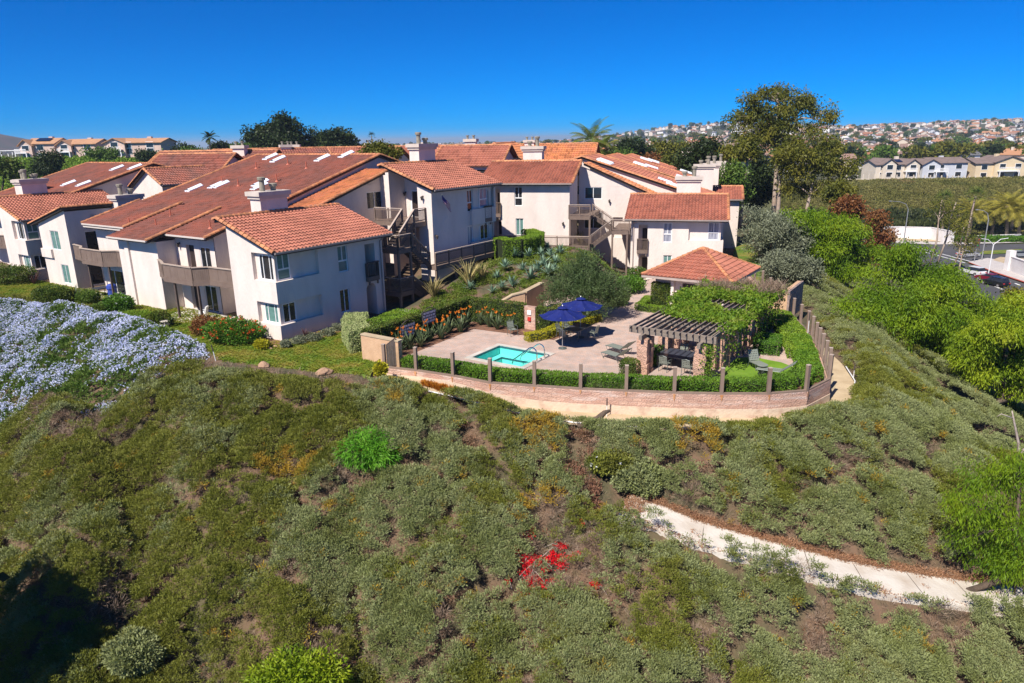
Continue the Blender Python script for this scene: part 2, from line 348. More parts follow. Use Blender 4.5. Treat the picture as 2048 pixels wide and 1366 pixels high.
def ground_sheet():
    xs = np.concatenate([-np.geomspace(40000, 80, 40), np.arange(-75, -30, 1.2), np.arange(-30, 30, .45), np.arange(30, 75, 1.0), np.arange(75, 260, 4), np.geomspace(262, 40000, 40)])
    ys = np.concatenate([np.arange(-60, 10, 4), np.arange(10, 60, .45), np.arange(60, 110, 1.2), np.arange(110, 320, 3), np.geomspace(325, 45000, 60)])
    X, Y = np.meshgrid(xs, ys); Zv = HZ(X, Y)
    V = np.stack([X, Y, Zv], -1).reshape(-1, 3); nx, ny = len(xs), len(ys)
    i = np.arange(nx*ny).reshape(ny, nx)
    Fq = np.stack([i[:-1, :-1], i[:-1, 1:], i[1:, 1:], i[1:, :-1]], -1).reshape(-1, 4)
    m, n, b = _nodes('hill_earth'); L = n.links.new
    g = n.nodes.new('ShaderNodeNewGeometry')
    def noise(sc, det=5):
        q = n.nodes.new('ShaderNodeTexNoise'); q.inputs['Scale'].default_value = sc; q.inputs['Detail'].default_value = det; L(g.outputs['Position'], q.inputs['Vector']); return q.outputs['Fac']
    def ramp(f, cs, lo=.3, hi=.7):
        r = n.nodes.new('ShaderNodeValToRGB'); e = r.color_ramp.elements
        while len(e) < len(cs): e.new(.5)
        for k, c in enumerate(cs): e[k].position = lo+(hi-lo)*k/(len(cs)-1); e[k].color = (*c, 1)
        L(f, r.inputs['Fac']); return r.outputs['Color']
    near = ramp(noise(.5, 8), [(.05, .05, .022), (.085, .07, .035), (.15, .09, .055), (.07, .062, .028)])
    farc = ramp(noise(.035, 9), [(.055, .062, .02), (.085, .085, .026), (.05, .055, .022), (.12, .09, .04)])
    sp = n.nodes.new('ShaderNodeSeparateXYZ'); L(g.outputs['Position'], sp.inputs[0])
    mr = n.nodes.new('ShaderNodeMapRange'); mr.inputs[1].default_value = 90; mr.inputs[2].default_value = 140; L(sp.outputs[1], mr.inputs[0])
    mx = n.nodes.new('ShaderNodeMix'); mx.data_type = 'RGBA'; L(mr.outputs[0], mx.inputs[0]); L(near, mx.inputs[6]); L(farc, mx.inputs[7])
    L(mx.outputs[2], b.inputs['Base Color']); b.inputs['Roughness'].default_value = .95
    bp = n.nodes.new('ShaderNodeBump'); bp.inputs['Distance'].default_value = .15; L(noise(3, 6), bp.inputs['Height']); L(bp.outputs[0], b.inputs['Normal'])
    o = mesh_np('ground', V, Fq, m, smooth=True); tag(o, kind='structure'); return o
ground_sheet()
def strip(name, A, B, zoff, m, n=6, kind='structure', z=None):
    """sheet between two polylines, draped on the terrain (or at given heights)"""
    def res(P, k):
        P = np.array(P, float); s = np.r_[0, np.cumsum(np.hypot(*np.diff(P[:, :2], axis=0).T))]; t = np.linspace(0, s[-1], k)
        return np.stack([np.interp(t, s, P[:, 0]), np.interp(t, s, P[:, 1])], -1)
    k = max(len(A), len(B))*6; a, b = res(A, k), res(B, k)
    rows = [a*(1-t)+b*t for t in np.linspace(0, 1, n+1)]
    V = np.concatenate(rows); Zv = (z(V[:, 0], V[:, 1]) if z else HZ(V[:, 0], V[:, 1], False))+zoff
    i = np.arange((n+1)*k).reshape(n+1, k)
    Fq = np.stack([i[:-1, :-1], i[:-1, 1:], i[1:, 1:], i[1:, :-1]], -1).reshape(-1, 4)
    o = mesh_np(name, np.c_[V, Zv], Fq, m, smooth=True)
    return tag(o, kind=kind)
# sandy path round the outside of the retaining wall
K['path'] = mat('path_sand', (.50, .39, .245), .95, (.40, .30, .18), sc=1.0, detail=8, bump=.03, bsc=6, coord='Object')
_cr_in = [p for p in WALL[:16]]
_cr_out = [(-7.3, 36.4), (-5.4, 35.6), (-3.0, 34.7), (-.7, 33.7), (1.9, 32.4), (4.3, 31.5), (6.7, 31.1), (10.4, 31.2), (13.6, 31.8), (16.4, 32.9), (18.2, 34.8), (19.3, 37.1), (20.1, 40.4), (20.5, 44), (21.3, 50.2)]
strip('path', _cr_in, _cr_out, 0, K['path'], 8, z=lambda x, y: path_z(x)+.05*(fbm(x, y, .8, 2, 4)-.5))
# lawn along the left building
K['lawn'] = leafmat('lawn_grass', [(.055, .105, .012), (.09, .15, .016), (.16, .165, .028), (.25, .18, .05)], sc=.55, trans=0, rough=.9, vary=0)
_lawn_out = [(-58, 70.5), (-43.0, 58.2), (-34.7, 54.2), (-26.1, 48.7), (-19.3, 42.2), (-17.7, 39.5), (-14, 38.3), (-10.9, 37.1), (-7.9, 36.5)]
_lawn_in = [(-48, 78), TL(2.0, 40)[:2], TL(2.2, 30)[:2], TL(2.6, 20)[:2], TL(2.4, 10)[:2], TL(.2, 4)[:2], TL(.1, 0)[:2], TL(4.5, -.2)[:2], TL(5.2, -3.5)[:2], TL(.6, -8.2)[:2]]
def _lz(x, y): return .03+.05*(fbm(x, y, .5, 2, 8)-.5)-.25*sstep(-.6, .3, pdist(x, y, CREST))
strip('lawn', _lawn_out, _lawn_in, .02, K['lawn'], 24, z=_lz)
# far lawn strip beside the right building
strip('lawn', [TM(-.6, 2)[:2], TM(-1.2, 12)[:2], TM(-2, 26)[:2]], [TM(-3.6, -2)[:2], TM(-4.6, 12)[:2], TM(-5.4, 26)[:2]], .12, K['lawn'], 6, z=lambda x, y: np.full(np.shape(x), -.9))
K['ditch'] = mat('weathered_concrete', (.60, .55, .48), .95, (.44, .36, .28), sc=.9, detail=9, bump=.02, bsc=9, contrast=(.4, .75))
def _dz(x, y): return HZ(x, y, False)
_dl = [Vector(p) for p in DITCH]
def _off(P, d):
    out = []
    for k, p in enumerate(P):
        t = (P[min(k+1, len(P)-1)]-P[max(k-1, 0)]).normalized(); out.append((p.x-t.y*d, p.y+t.x*d))
    return out
def ditch_sheet(name, d0, d1, h0, h1, m, n=4):
    """concrete bench across the slope; level from side to side"""
    cz = [float(_dz(np.array(p.x), np.array(p.y))) for p in _dl]
    A, B = _off(_dl, d0), _off(_dl, d1); mb = MB(); k = len(A); S = 4
    rows = []
    for i in range((k-1)*S+1):
        a, t = min(i//S, k-2), i/S-min(i//S, k-2); L = lambda P: (P[a][0]*(1-t)+P[a+1][0]*t, P[a][1]*(1-t)+P[a+1][1]*t); z = cz[a]*(1-t)+cz[a+1]*t
        p, q = L(A), L(B); rows.append([mb.pt((p[0]+(q[0]-p[0])*j/n, p[1]+(q[1]-p[1])*j/n, z+h0+(h1-h0)*j/n)) for j in range(n+1)])
    for r, s_ in zip(rows, rows[1:]):
        for j in range(n): mb.face((r[j], r[j+1], s_[j+1], s_[j]))
    return tag(mb.build(name, m, smooth=True), kind='structure')
ditch_sheet('concrete_path', -.72, .98, .13, .18, K['ditch'])
ditch_sheet('path_edge', .98, 1.30, .14, .24, K['mulch'])
ditch_sheet('path_edge', -1.02, -.73, .16, .20, K['ditch']); ditch_sheet('path_edge', -1.03, -1.022, -.4, .2, K['ditch'], 1)
# ------------------------------------------------------------------ building pieces
def tile_roof(mb, P0, A, S, W, Ln, left=None, right=None, tw=.30, ch=.40, amp=.066, spt=6):
    """curved clay tiles in real courses; P0 eave start, A along the eave, S up the slope (unit vectors), left/right limits along A as functions of slope distance"""
    P0 = Vector(P0); A = Vector(A); S = Vector(S); N = A.cross(S).normalized()
    if N.z < 0: N = -N
    nc = max(1, int(round(Ln/ch))); ch = Ln/nc
    for c in range(nc):
        s0, s1 = c*ch-.03, (c+1)*ch
        l0 = left(max(s0, 0)) if left else 0; r0 = right(max(s0, 0)) if right else W
        l1 = left(s1) if left else 0; r1 = right(s1) if right else W
        if r0-l0 < .05: continue
        k0 = int(math.floor(min(l0, l1)/tw)); k1 = int(math.ceil(max(r0, r1)/tw))
        xs = [k*tw+tw*j/spt for k in range(k0, k1) for j in range(spt)]+[k1*tw]
        rows = ([], [], [])
        for x in xs:
            ph = (x/tw) % 1.0; h = amp*(math.sin(ph*math.pi/.62) if ph < .62 else -.45*math.sin((ph-.62)/.38*math.pi))
            for row, s_, e, lo, hi in ((rows[0], s0, -.02, l0, r0), (rows[1], s0, h+.075, l0, r0), (rows[2], s1, h, l1, r1)):
                xx = min(max(x, lo), hi); row.append(mb.pt(P0+A*xx+S*s_+N*e))
        for j in range(len(xs)-1):
            if j % spt == 0: rr = random.random()
            mb.face((rows[0][j], rows[0][j+1], rows[1][j+1], rows[1][j]), rr); mb.face((rows[1][j], rows[1][j+1], rows[2][j+1], rows[2][j]), rr)
def cap_row(mb, a, b, r=.14, seg=.42, up=(0, 0, 1)):
    """half-round ridge tiles laid along a line"""
    a = Vector(a); b = Vector(b); d = b-a; n = max(1, int(round(d.length/seg))); d.normalize(); up = Vector(up); sd = d.cross(up).normalized(); up = sd.cross(d)
    L = (b-a).length/n
    for k in range(n):
        p = a+d*(k*L); q = a+d*((k+1)*L+.04); rr = random.random(); R0, R1 = r*1.1, r*.88
        A = [mb.pt(p+sd*math.cos(t)*R0+up*(math.sin(t)*R0-.02)) for t in [math.pi*j/6 for j in range(7)]]
        B = [mb.pt(q+sd*math.cos(t)*R1+up*(math.sin(t)*R1-.04)) for t in [math.pi*j/6 for j in range(7)]]
        for j in range(6): mb.face((A[j], A[j+1], B[j+1], B[j]), rr)
        mb.face(A, rr)
class Face:
    """a vertical wall plane: origin, direction along it (a), outward normal, all in a frame's (u, v)"""
    def __init__(s, o, d, n): s.o = o; s.d = d; s.n = n
    def p(s, a, z, dep=0): return (s.o[0]+s.d[0]*a+s.n[0]*dep, s.o[1]+s.d[1]*a+s.n[1]*dep, z)
def fbox(mb, F, a0, a1, z0, z1, d0, d1):
    i = [mb.pt(F.p(a, z, d)) for d in (d0, d1) for z in (z0, z1) for a in (a0, a1)]
    for q in ((0, 2, 3, 1), (4, 5, 7, 6), (0, 1, 5, 4), (2, 6, 7, 3), (0, 4, 6, 2), (1, 3, 7, 5)): mb.face([i[k] for k in q])
def fquad(mb, F, a0, a1, z0, z1, dep=0): mb.poly([F.p(a0, z0, dep), F.p(a1, z0, dep), F.p(a1, z1, dep), F.p(a0, z1, dep)])
def wall_face(mb, F, a0, a1, z0, z1, holes=(), dep=0):
    """wall surface with rectangular holes (a0, a1, z0, z1, depth, has_back); arched holes carry 'arch'"""
    As = sorted({a0, a1, *[h[0] for h in holes], *[h[1] for h in holes]}); Zs = sorted({z0, z1, *[h[2] for h in holes], *[h[3] for h in holes]})
    for x0, x1 in zip(As, As[1:]):
        for y0, y1 in zip(Zs, Zs[1:]):
            cx, cy = (x0+x1)/2, (y0+y1)/2
            if not any(h[0] < cx < h[1] and h[2] < cy < h[3] for h in holes): fquad(mb, F, x0, x1, y0, y1, dep)
    for h in holes:
        b0, b1, c0, c1, dp = h[:5]; e = dep-dp
        for q in (((b0, c0), (b1, c0)), ((b1, c0), (b1, c1)), ((b1, c1), (b0, c1)), ((b0, c1), (b0, c0))):
            (p, r), (s_, t) = q; mb.poly([F.p(p, r, dep), F.p(s_, t, dep), F.p(s_, t, e), F.p(p, r, e)])
        if len(h) > 5 and 'back' in h[5]: fquad(mb, F, b0, b1, c0, c1, e)
        if len(h) > 5 and 'arch' in h[5]:
            rr = (b1-b0)/2; cc = (b0+b1)/2; zc = c1-rr; arc = [(cc+rr*math.cos(t), zc+rr*math.sin(t)) for t in [math.pi*j/12 for j in range(13)]]
            for half, cx in ((arc[:7], b1), (arc[6:], b0)):
                pts = half+([(cx, c1)] if cx == b1 else [(cx, c1)])
                if cx == b0: pts = half+[(b0, c1)]
                mb.poly([F.p(a, z, dep) for a, z in pts]); mb.extr([F.p(a, z, dep-.004) for a, z in pts], tuple(Vector(F.p(0, 0, -.30))-Vector(F.p(0, 0, 0))))
def window(root, T, F, a0, a1, z0, z1, dep=-.10, style='slide', glass='glass_dk', name='window', split=.42):
    fr = MB(T); w = .06; d0, d1 = dep-.03, dep+.045
    fbox(fr, F, a0, a0+w, z0, z1, d0, d1); fbox(fr, F, a1-w, a1, z0, z1, d0, d1)
    fbox(fr, F, a0+w, a1-w, z0, z0+w, d0, d1); fbox(fr, F, a0+w, a1-w, z1-w, z1, d0, d1)
    am = (a0+a1)/2; zs = z0+(z1-z0)*split
    if style == 'slide': fbox(fr, F, am-.03, am+.03, z0+w, z1-w, d0, d1-.01)
    if style == 'over':
        fbox(fr, F, a0+w, a1-w, zs-.05, zs+.05, d0, d1-.01); fbox(fr, F, am-.03, am+.03, zs+.05, z1-w, d0, d1-.012)
    if style == 'three':
        for q in (.25, .75): fbox(fr, F, a0+(a1-a0)*q-.03, a0+(a1-a0)*q+.03, z0+w, z1-w, d0, d1-.01)
    if style == 'hung': fbox(fr, F, a0+w, a1-w, (z0+z1)/2-.03, (z0+z1)/2+.03, d0, d1-.01)
    o = fr.build(name, K['white'], root)
    pn = MB(T); fquad(pn, F, a0+.02, a1-.02, z0+.02, z1-.02, dep-.005); pn.build('pane', K[glass], o)
    return o
def railing(root, T, pts, zf, h=1.07, name='railing', posts=True, gap=.12, mk='brown', zs=None, cap=True):
    """balustrade along a polyline of (u, v); zs gives floor heights when it climbs"""
    mb = MB(T); zs = zs or [zf]*len(pts); cp = MB(T)
    for k, (p, q) in enumerate(zip(pts, pts[1:])):
        za, zb = zs[k], zs[k+1]; d = math.hypot(q[0]-p[0], q[1]-p[1])
        P = lambda t, z: (p[0]+(q[0]-p[0])*t, p[1]+(q[1]-p[1])*t, za+(zb-za)*t+z)
        mb.bar(P(0, h-.14), P(1, h-.14), .05, .09); mb.bar(P(0, .12), P(1, .12), .05, .09)
        cp.bar(P(0, h), P(1, h), .16, .05)
        n = max(1, int(d/gap))
        for j in range(1, n): mb.bar(P(j/n, .12), P(j/n, h-.1), .035)
        for t in ((0, 1) if posts else ()): mb.bar(P(t, -.3), P(t, h-.02), .1)
        m = int(d//1.7)
        for j in range(1, m+1) if posts else (): mb.bar(P(j/(m+1), -.25), P(j/(m+1), h-.03), .09)
    o = mb.build(name, K[mk], root)
    if cap: cp.build('rail_cap', K['brown_cap'], o)
    return o
def stair(root, T, a, b, za, zb, w_dir, wid, mk='brown_dk'):
    """open wooden flight from a (height za) to b (height zb); w_dir is the sideways direction"""
    mb = MB(T); n = max(3, int(abs(zb-za)/.19))
    for k in range(n):
        t = (k+.5)/n; x = a[0]+(b[0]-a[0])*t; y = a[1]+(b[1]-a[1])*t; z = za+(zb-za)*(k+1)/n-.02
        du = (b[0]-a[0])/n*.6; dv = (b[1]-a[1])/n*.6
        mb.bar((x, y, z), (x+w_dir[0]*wid, y+w_dir[1]*wid, z), .30, .06)
    for e in (0, wid):
        mb.bar((a[0]+w_dir[0]*e, a[1]+w_dir[1]*e, za-.12), (b[0]+w_dir[0]*e, b[1]+w_dir[1]*e, zb-.12), .06, .32)
    return mb.build('staircase', K[mk], root)
def chimney(root, T, u0, u1, v0, v1, zb, zt, pots=2):
    mb = MB(T); mb.box(u0, u1, v0, v1, zb, zt); o = mb.build('chimney', K['stucco'], root)
    c = MB(T); c.box(u0-.12, u1+.12, v0-.12, v1+.12, zt+.002, zt+.2); c.box(u0-.22, u1+.22, v0-.22, v1+.22, zt+.202, zt+.5); c.build('chimney_cap', K['stucco_trim'], o)
    for k in range(pots):
        a = u0+(u1-u0)*(.3+.4*k); p = MB(T); b = (v0+v1)/2; hh = (.75, .28)[k % 2]
        p.lathe([(.19, zt+.5), (.19, zt+.5+hh), (.27, zt+.5+hh), (.29, zt+.68+hh), (.22, zt+.72+hh)], 12, (a, b, 0)); p.build('flue', K['pot'], o)
    return o
def fix(mb, o): return o
# ------------------------------------------------------------------ the two apartment buildings beside the pool
def gable_roof(root, T, u0, u1, v_e, z_e, v_r, z_r, v_b, mk='tile', spt=6, left_cap=True, right_cap=False, back=True, gut=True, capr=.15):
    """gabled tile roof with its eave along u at v_e, ridge at v_r, running back to v_b"""
    Ls = math.hypot(v_r-v_e, z_r-z_e); sl = (z_r-z_e)/(v_r-v_e)
    Tp = lambda p: Vector(T(*p))
    A = (Tp((u1, v_e, z_e))-Tp((u0, v_e, z_e))).normalized(); S = (Tp((u0, v_r, z_r))-Tp((u0, v_e, z_e))).normalized()
    r = MB(lambda x, y, z: (x, y, z)); r.m = 0
    tile_roof(r, Tp((u0, v_e, z_e)), A, S, u1-u0, Ls, spt=spt)
    if back:
        zb = z_r-(v_b-v_r)*sl; S2 = (Tp((u0, v_r, z_r))-Tp((u0, v_b, zb))).normalized()
        tile_roof(r, Tp((u0, v_b, zb)), A, S2, u1-u0, math.hypot(v_b-v_r, z_r-zb), spt=4)
    o = r.build('roof', [K[mk]], root, rel=root.location)
    k = MB(T)                                   # boards under the tiles
    for (va, za, vb, zb_) in ((v_e, z_e, v_r, z_r),)+(((v_r, z_r, v_b, z_r-(v_b-v_r)*sl),) if back else ()):
        k.extr([(u0+.04, va, za-.05), (u1-.04, va, za-.05), (u1-.04, vb, zb_-.05), (u0+.04, vb, zb_-.05)], (0, 0, -.14))
    k.build('roof_boards', K['fascia'], o)
    c = MB(lambda x, y, z: (x, y, z))
    for uu, on in ((u0, left_cap), (u1, right_cap)):
        if not on: continue
        cap_row(c, Tp((uu, v_e-.02, z_e+.05)), Tp((uu, v_r, z_r+.05)), capr)
        if back: cap_row(c, Tp((uu, v_b, z_r-(v_b-v_r)*sl+.05)), Tp((uu, v_r, z_r+.05)), capr)
    cap_row(c, Tp((u0, v_r, z_r+.05)), Tp((u1, v_r, z_r+.05)), capr)
    c.build('ridge_tiles', K['cap'], o, rel=root.location)
    if gut:
        g = MB(T); g.extr([(u0+.02, v_e-.10, z_e-.10), (u0+.02, v_e+.03, z_e-.10), (u0+.02, v_e+.03, z_e+.03), (u0+.02, v_e-.13, z_e+.03)], (u1-u0-.04, 0, 0)); g.build('gutter', K['gutter'], o)
    return o
def small_balcony(root, T, F, a0, a1, zf, out=.28):
    b = MB(T); fbox(b, F, a0-.08, a1+.08, zf-.35, zf-.02, -.2, out); fbox(b, F, a0+.02, a0+.12, zf-.62, zf-.35, out-.14, out-.03); fbox(b, F, a1-.12, a1-.02, zf-.62, zf-.35, out-.14, out-.03)
    o = b.build('balcony', K['brown'], root); r = MB(T)
    fbox(r, F, a0-.08, a1+.08, zf+.98, zf+1.06, out-.1, out+.05)
    n = 8
    for j in range(n+1):
        a = a0-.05+(a1-a0+.1)*j/n; fbox(r, F, a-.022, a+.022, zf-.02, zf+.98, out-.07, out-.03)
    for e in (a0-.06, a1+.06): fbox(r, F, e-.03, e+.03, zf-.02, zf+.98, -.1, out-.02)
    r.build('railing', K['brown_dk'], o); return o
def lantern(root, T, F, a, z, dep=0):
    m = MB(T); fbox(m, F, a-.05, a+.05, z+.1, z+.22, dep, dep+.05); fbox(m, F, a-.02, a+.02, z+.16, z+.2, dep+.05, dep+.2)
    p = F.p(a, z, dep+.2); m.lathe([(.06, -.14), (.10, .06), (.13, .1), (.04, .2)], 8, p); return m.build('wall_lantern', K['fascia'], root)
def unit(root, T, u0, zb, Lw, glass=('glass_teal', 'glass_dk', 'glass_teal', 'glass_dk'), ug=True, recess=True, left=True, base=-.6):
    """two-storey end block: gable roof falling to the front, corner window bands, small balcony over an arch"""
    t = lambda u, v, z: T(u0+u, v, zb+z)
    FV = Face((0, 0), (1, 0), (0, -1)); FU = Face((0, 0), (0, 1), (-1, 0)); k = Lw/9.7
    w = MB(t); rc = 3.6 if recess else 0
    X = lambda a: a*k
    holes = [(X(5.35), X(6.25), 3.72, 5.55, .16), (X(5.25), X(6.15), .85, 2.5, .16), (X(7.92), X(8.9), 2.85, 5.35, 1.1, ('back',)), (X(7.8), X(8.8), -.02, 2.48, 1.2, ('back', 'arch'))]
    wall_face(w, FV, X(rc), Lw, base, 5.9, holes)
    if recess:
        e = .26; r = X(rc)
        wall_face(w, FV, -0.0+e, r, base, 5.9, [(.42, 1.42, 3.98, 5.62, .1), (.5, 1.55, 1.14, 2.42, .1)], -e)
        for z0, z1 in ((base, 1.1), (2.52, 3.95)):
            w.box(0, r, 0, e+.01, z0, z1)
            if left: w.box(0, e+.01, e+.01, 2.15, z0, z1)
        w.poly([(r, 0, base), (r, e, base), (r, e, 5.9), (r, 0, 5.9)])
        if left:
            wall_face(w, FU, e, 2.15, base, 5.78, [(.42, 1.75, 3.98, 5.62, .1), (.42, 1.75, 1.14, 2.42, .1)], -e)
            w.poly([(0, 2.15, base), (e, 2.15, base), (e, 2.15, 5.74), (0, 2.15, 5.74)]); w.poly([(0, 0, 5.74), (e, 0, 5.74), (e, 2.15, 5.74), (0, 2.15, 5.74)])
    if left:
        a0 = 2.15 if recess else 0
        wall_face(w, FU, a0, 4.5, base, 5.74)
        w.poly([(0, 0, 5.74), (0, 4.5, 5.74), (0, 4.5, 7.40), (0, 0, 5.86)])
    w.poly([(Lw, 0, base), (Lw, 4.5, base), (Lw, 4.5, 7.40), (Lw, 0, 5.86)]); w.poly([(0, 4.5, base), (Lw, 4.5, base), (Lw, 4.5, 7.4), (0, 4.5, 7.4)])
    w.build('wall', K['stucco'], root)
    window(root, t, FV, X(5.35), X(6.25), 3.72, 5.55, -.12, 'over', glass[0]); window(root, t, FV, X(5.25), X(6.15), .85, 2.5, -.12, 'slide', glass[1])
    if recess:
        window(root, t, FV, .42, 1.42, 3.98, 5.62, -.30, 'over', glass[2]); window(root, t, FV, .5, 1.55, 1.14, 2.42, -.30, 'slide', glass[3])
        if left: window(root, t, FU, .42, 1.75, 3.98, 5.62, -.30, 'three', 'glass_dk'); window(root, t, FU, .42, 1.75, 1.14, 2.42, -.30, 'three', 'glass_teal')
    d = MB(t); fbox(d, FV, X(8.0), X(8.55), 2.86, 4.9, -1.09, -1.05); d.build('door', K['door_dk'], root); d = MB(t); fbox(d, FV, X(7.95), X(8.5), 0, 2.05, -1.19, -1.15); d.build('door', K['door_dk'], root)
    small_balcony(root, t, FV, X(7.92), X(8.9), 3.0)
    g = MB(t); g.tube([(Lw-.25, -.5, 5.78), (Lw-.25, -.3, 5.6), (Lw-.25, -.07, 5.45), (Lw-.25, -.07, base+.3)], .045, 8); g.build('downspout', K['gutter'], root)
    gable_roof(root, t, -.32, Lw+.6, -.55, 5.9, 4.9, 7.8, 5.25, spt=8, right_cap=not ug)
    return t, FV, FU
B1 = thing('apartment_building', 'cream stucco apartment building with red clay roofs and grey-brown balconies, left of the pool terrace', 'apartment building', TL(4.5, 4, 0))
tA, FVA, FUA = unit(B1, TL, 0, 0, 9.7)
tB, FVB, FUB = unit(B1, TL, 15.6, 2.8, 8.5, ('glass_dk', 'glass_curtain', 'glass_curtain', 'glass_dk'), left=False, recess=False, base=-3.2)
# far-end recessed band windows of the upper block (mirror of the near block)
w = MB(TL); FB = Face((15.6, 0), (1, 0), (0, -1))
wn = [(21.9, 23.1, 6.75, 8.4, 'over', 'glass_curtain'), (21.9, 23.1, 3.95, 5.25, 'slide', 'glass_dk')]
F0 = Face((0, 0), (1, 0), (0, -1))
w.box(20.6, 24.12, -.25, -.004, 5.35, 6.70); w.box(20.6, 24.12, -.25, -.004, 2.2, 3.9); w.box(23.9, 24.12, -.25, -.004, 6.704, 8.6); w.build('wall_band', K['stucco'], B1)
for a0, a1, z0, z1, st, gl in wn: window(B1, TL, F0, a0, a1, z0, z1, .03, st, gl)
chimney(B1, TL, 3.2, 5.5, 4.9, 6.0, 6.9, 8.75); chimney(B1, TL, 20.0, 22.2, 4.9, 6.0, 9.7, 11.7)
# -- the long main roof, falling towards the camera
SLp = .29; SQ = math.hypot(1, SLp)
def main_roof(root, T, u_e, u_r, v0, v1, zf, mk, spt=4, lcap=True, rcap=True, uback=None, name='roof', left=None):
    Tp = lambda u, v, z: Vector(T(u, v, z)); ze, zr = zf(u_e), zf(u_r)
    r = MB(lambda x, y, z: (x, y, z)); A = (Tp(u_e, v1, ze)-Tp(u_e, v0, ze)).normalized(); S = (Tp(u_r, v0, zr)-Tp(u_e, v0, ze)).normalized(); Ln = math.hypot(u_r-u_e, zr-ze)
    tile_roof(r, Tp(u_e, v0, ze), A, S, v1-v0, Ln, spt=spt, right=left)
    sl = (zr-ze)/(u_r-u_e)
    if uback:
        zb = zr-(uback-u_r)*sl; S2 = (Tp(u_r, v0, zr)-Tp(uback, v0, zb)).normalized(); tile_roof(r, Tp(uback, v0, zb), A, S2, v1-v0, math.hypot(uback-u_r, zr-zb), spt=4)
    o = r.build(name, [K[mk]], root, rel=root.location)
    k = MB(T); k.extr([(u_e+.05, v0+.03, ze-.05), (u_e+.05, v1-.03, ze-.05), (u_r, v1-.03, zr-.05), (u_r, v0+.03, zr-.05)], (0, 0, -.16))
    if uback: k.extr([(uback, v0+.03, zb-.05), (uback, v1-.03, zb-.05), (u_r, v1-.03, zr-.05), (u_r, v0+.03, zr-.05)], (0, 0, -.16))
    k.build('roof_boards', K['fascia'], o)
    c = MB(lambda x, y, z: (x, y, z))
    if lcap and rcap and not uback:
        c2 = MB(lambda x, y, z: (x, y, z)); cap_row(c2, Tp(u_e-.05, v1, ze+.06), Tp(u_r, v1, zr+.06), .15); c2.build('ridge_tiles', K['cap'], o, rel=root.location); lcap = False
    for vv, on in ((v0, rcap), (v1, lcap)):
        if on:
            cap_row(c, Tp(u_e-.05, vv, ze+.06), Tp(u_r, vv, zr+.06), .15)
            if uback: cap_row(c, Tp(uback, vv, zb+.06), Tp(u_r, vv, zr+.06), .15)
    if uback: cap_row(c, Tp(u_r, v0, zr+.05), Tp(u_r, v1, zr+.05), .15)
    if c.f: c.build('ridge_tiles', K['cap'], o, rel=root.location)
    g = MB(T); g.extr([(u_e-.10, v0+.02, ze-.10), (u_e+.03, v0+.02, ze-.10), (u_e+.03, v0+.02, ze+.02), (u_e-.12, v0+.02, ze+.02)], (0, v1-v0-.04, 0)); g.build('gutter', K['gutter_white'], o)
    return o
zm = lambda u: 5.32+SLp*u
R1 = main_roof(B1, TL, 2.0, 20.5, 10.1, 27.6, zm, 'tile_old', uback=27)
main_roof(B1, TL, .45, 7.0, 15.2, 20.9, lambda u: zm(u)+.12, 'tile_old', lcap=False, name='roof')
main_roof(B1, TL, 1.9, 7.2, 20.9, 27.62, lambda u: zm(u)+.24, 'tile_old', name='roof')
zo = lambda u: 4.62+.294*u
main_roof(B1, TL, 4.3, 18.6, 7.05, 10.05, zo, 'tile_orange', lcap=False)
w = MB(TL)
def slope_wall(mb, v, u0, u1, zf, zb=-.4, off=-.2): mb.poly([(u0, v, zb), (u1, v, zb), (u1, v, zf(u1)+off), (u0, v, zf(u0)+off)])
slope_wall(w, 10.3, 2.8, 20.5, zm); slope_wall(w, 10.3, 20.5, 27, lambda u: 2*zm(20.5)-zm(u) if u > 20.5 else zm(u), 5)
slope_wall(w, 27.3, 2.8, 20.5, zm)
FW = Face((0, 7.3), (1, 0), (0, -1))
w.poly([(4.9, 7.3, -.4), (15.2, 7.3, -.4), (15.2, 7.3, zo(15.2)-.2), (4.9, 7.3, zo(4.9)-.2)])
wall_face(w, FW, 15.2, 18.0, 5.2, 9.0, [(15.75, 17.6, 6.85, 8.3, .15)]); w.poly([(15.2, 7.3, 9.0), (18, 7.3, 9.0), (18, 7.3, zo(18)-.2), (15.2, 7.3, zo(15.2)-.2)])
for vv in (9.15, 9.75): pass
FD = Face((17.5, 0), (0, 1), (-1, 0))
wall_face(w, FD, 1.4, 2.6, 2.0, 9.15); wall_face(w, FD, 2.6, 7.3, 2.0, 9.65, [(2.7, 3.75, 6.25, 8.4, .12)])
w.box(16.9, 17.49, 5.15, 6.1, 5.4, 9.9)                               # sunlit pier beside the landing
w.poly([(15.6, 0, -.4), (15.6, 1.45, -.4), (15.6, 1.45, 9.0), (15.6, 0, 8.6)]); w.poly([(15.6, 1.45, -.4), (17.5, 1.45, -.4), (17.5, 1.45, 9.2), (15.6, 1.45, 9.0)])
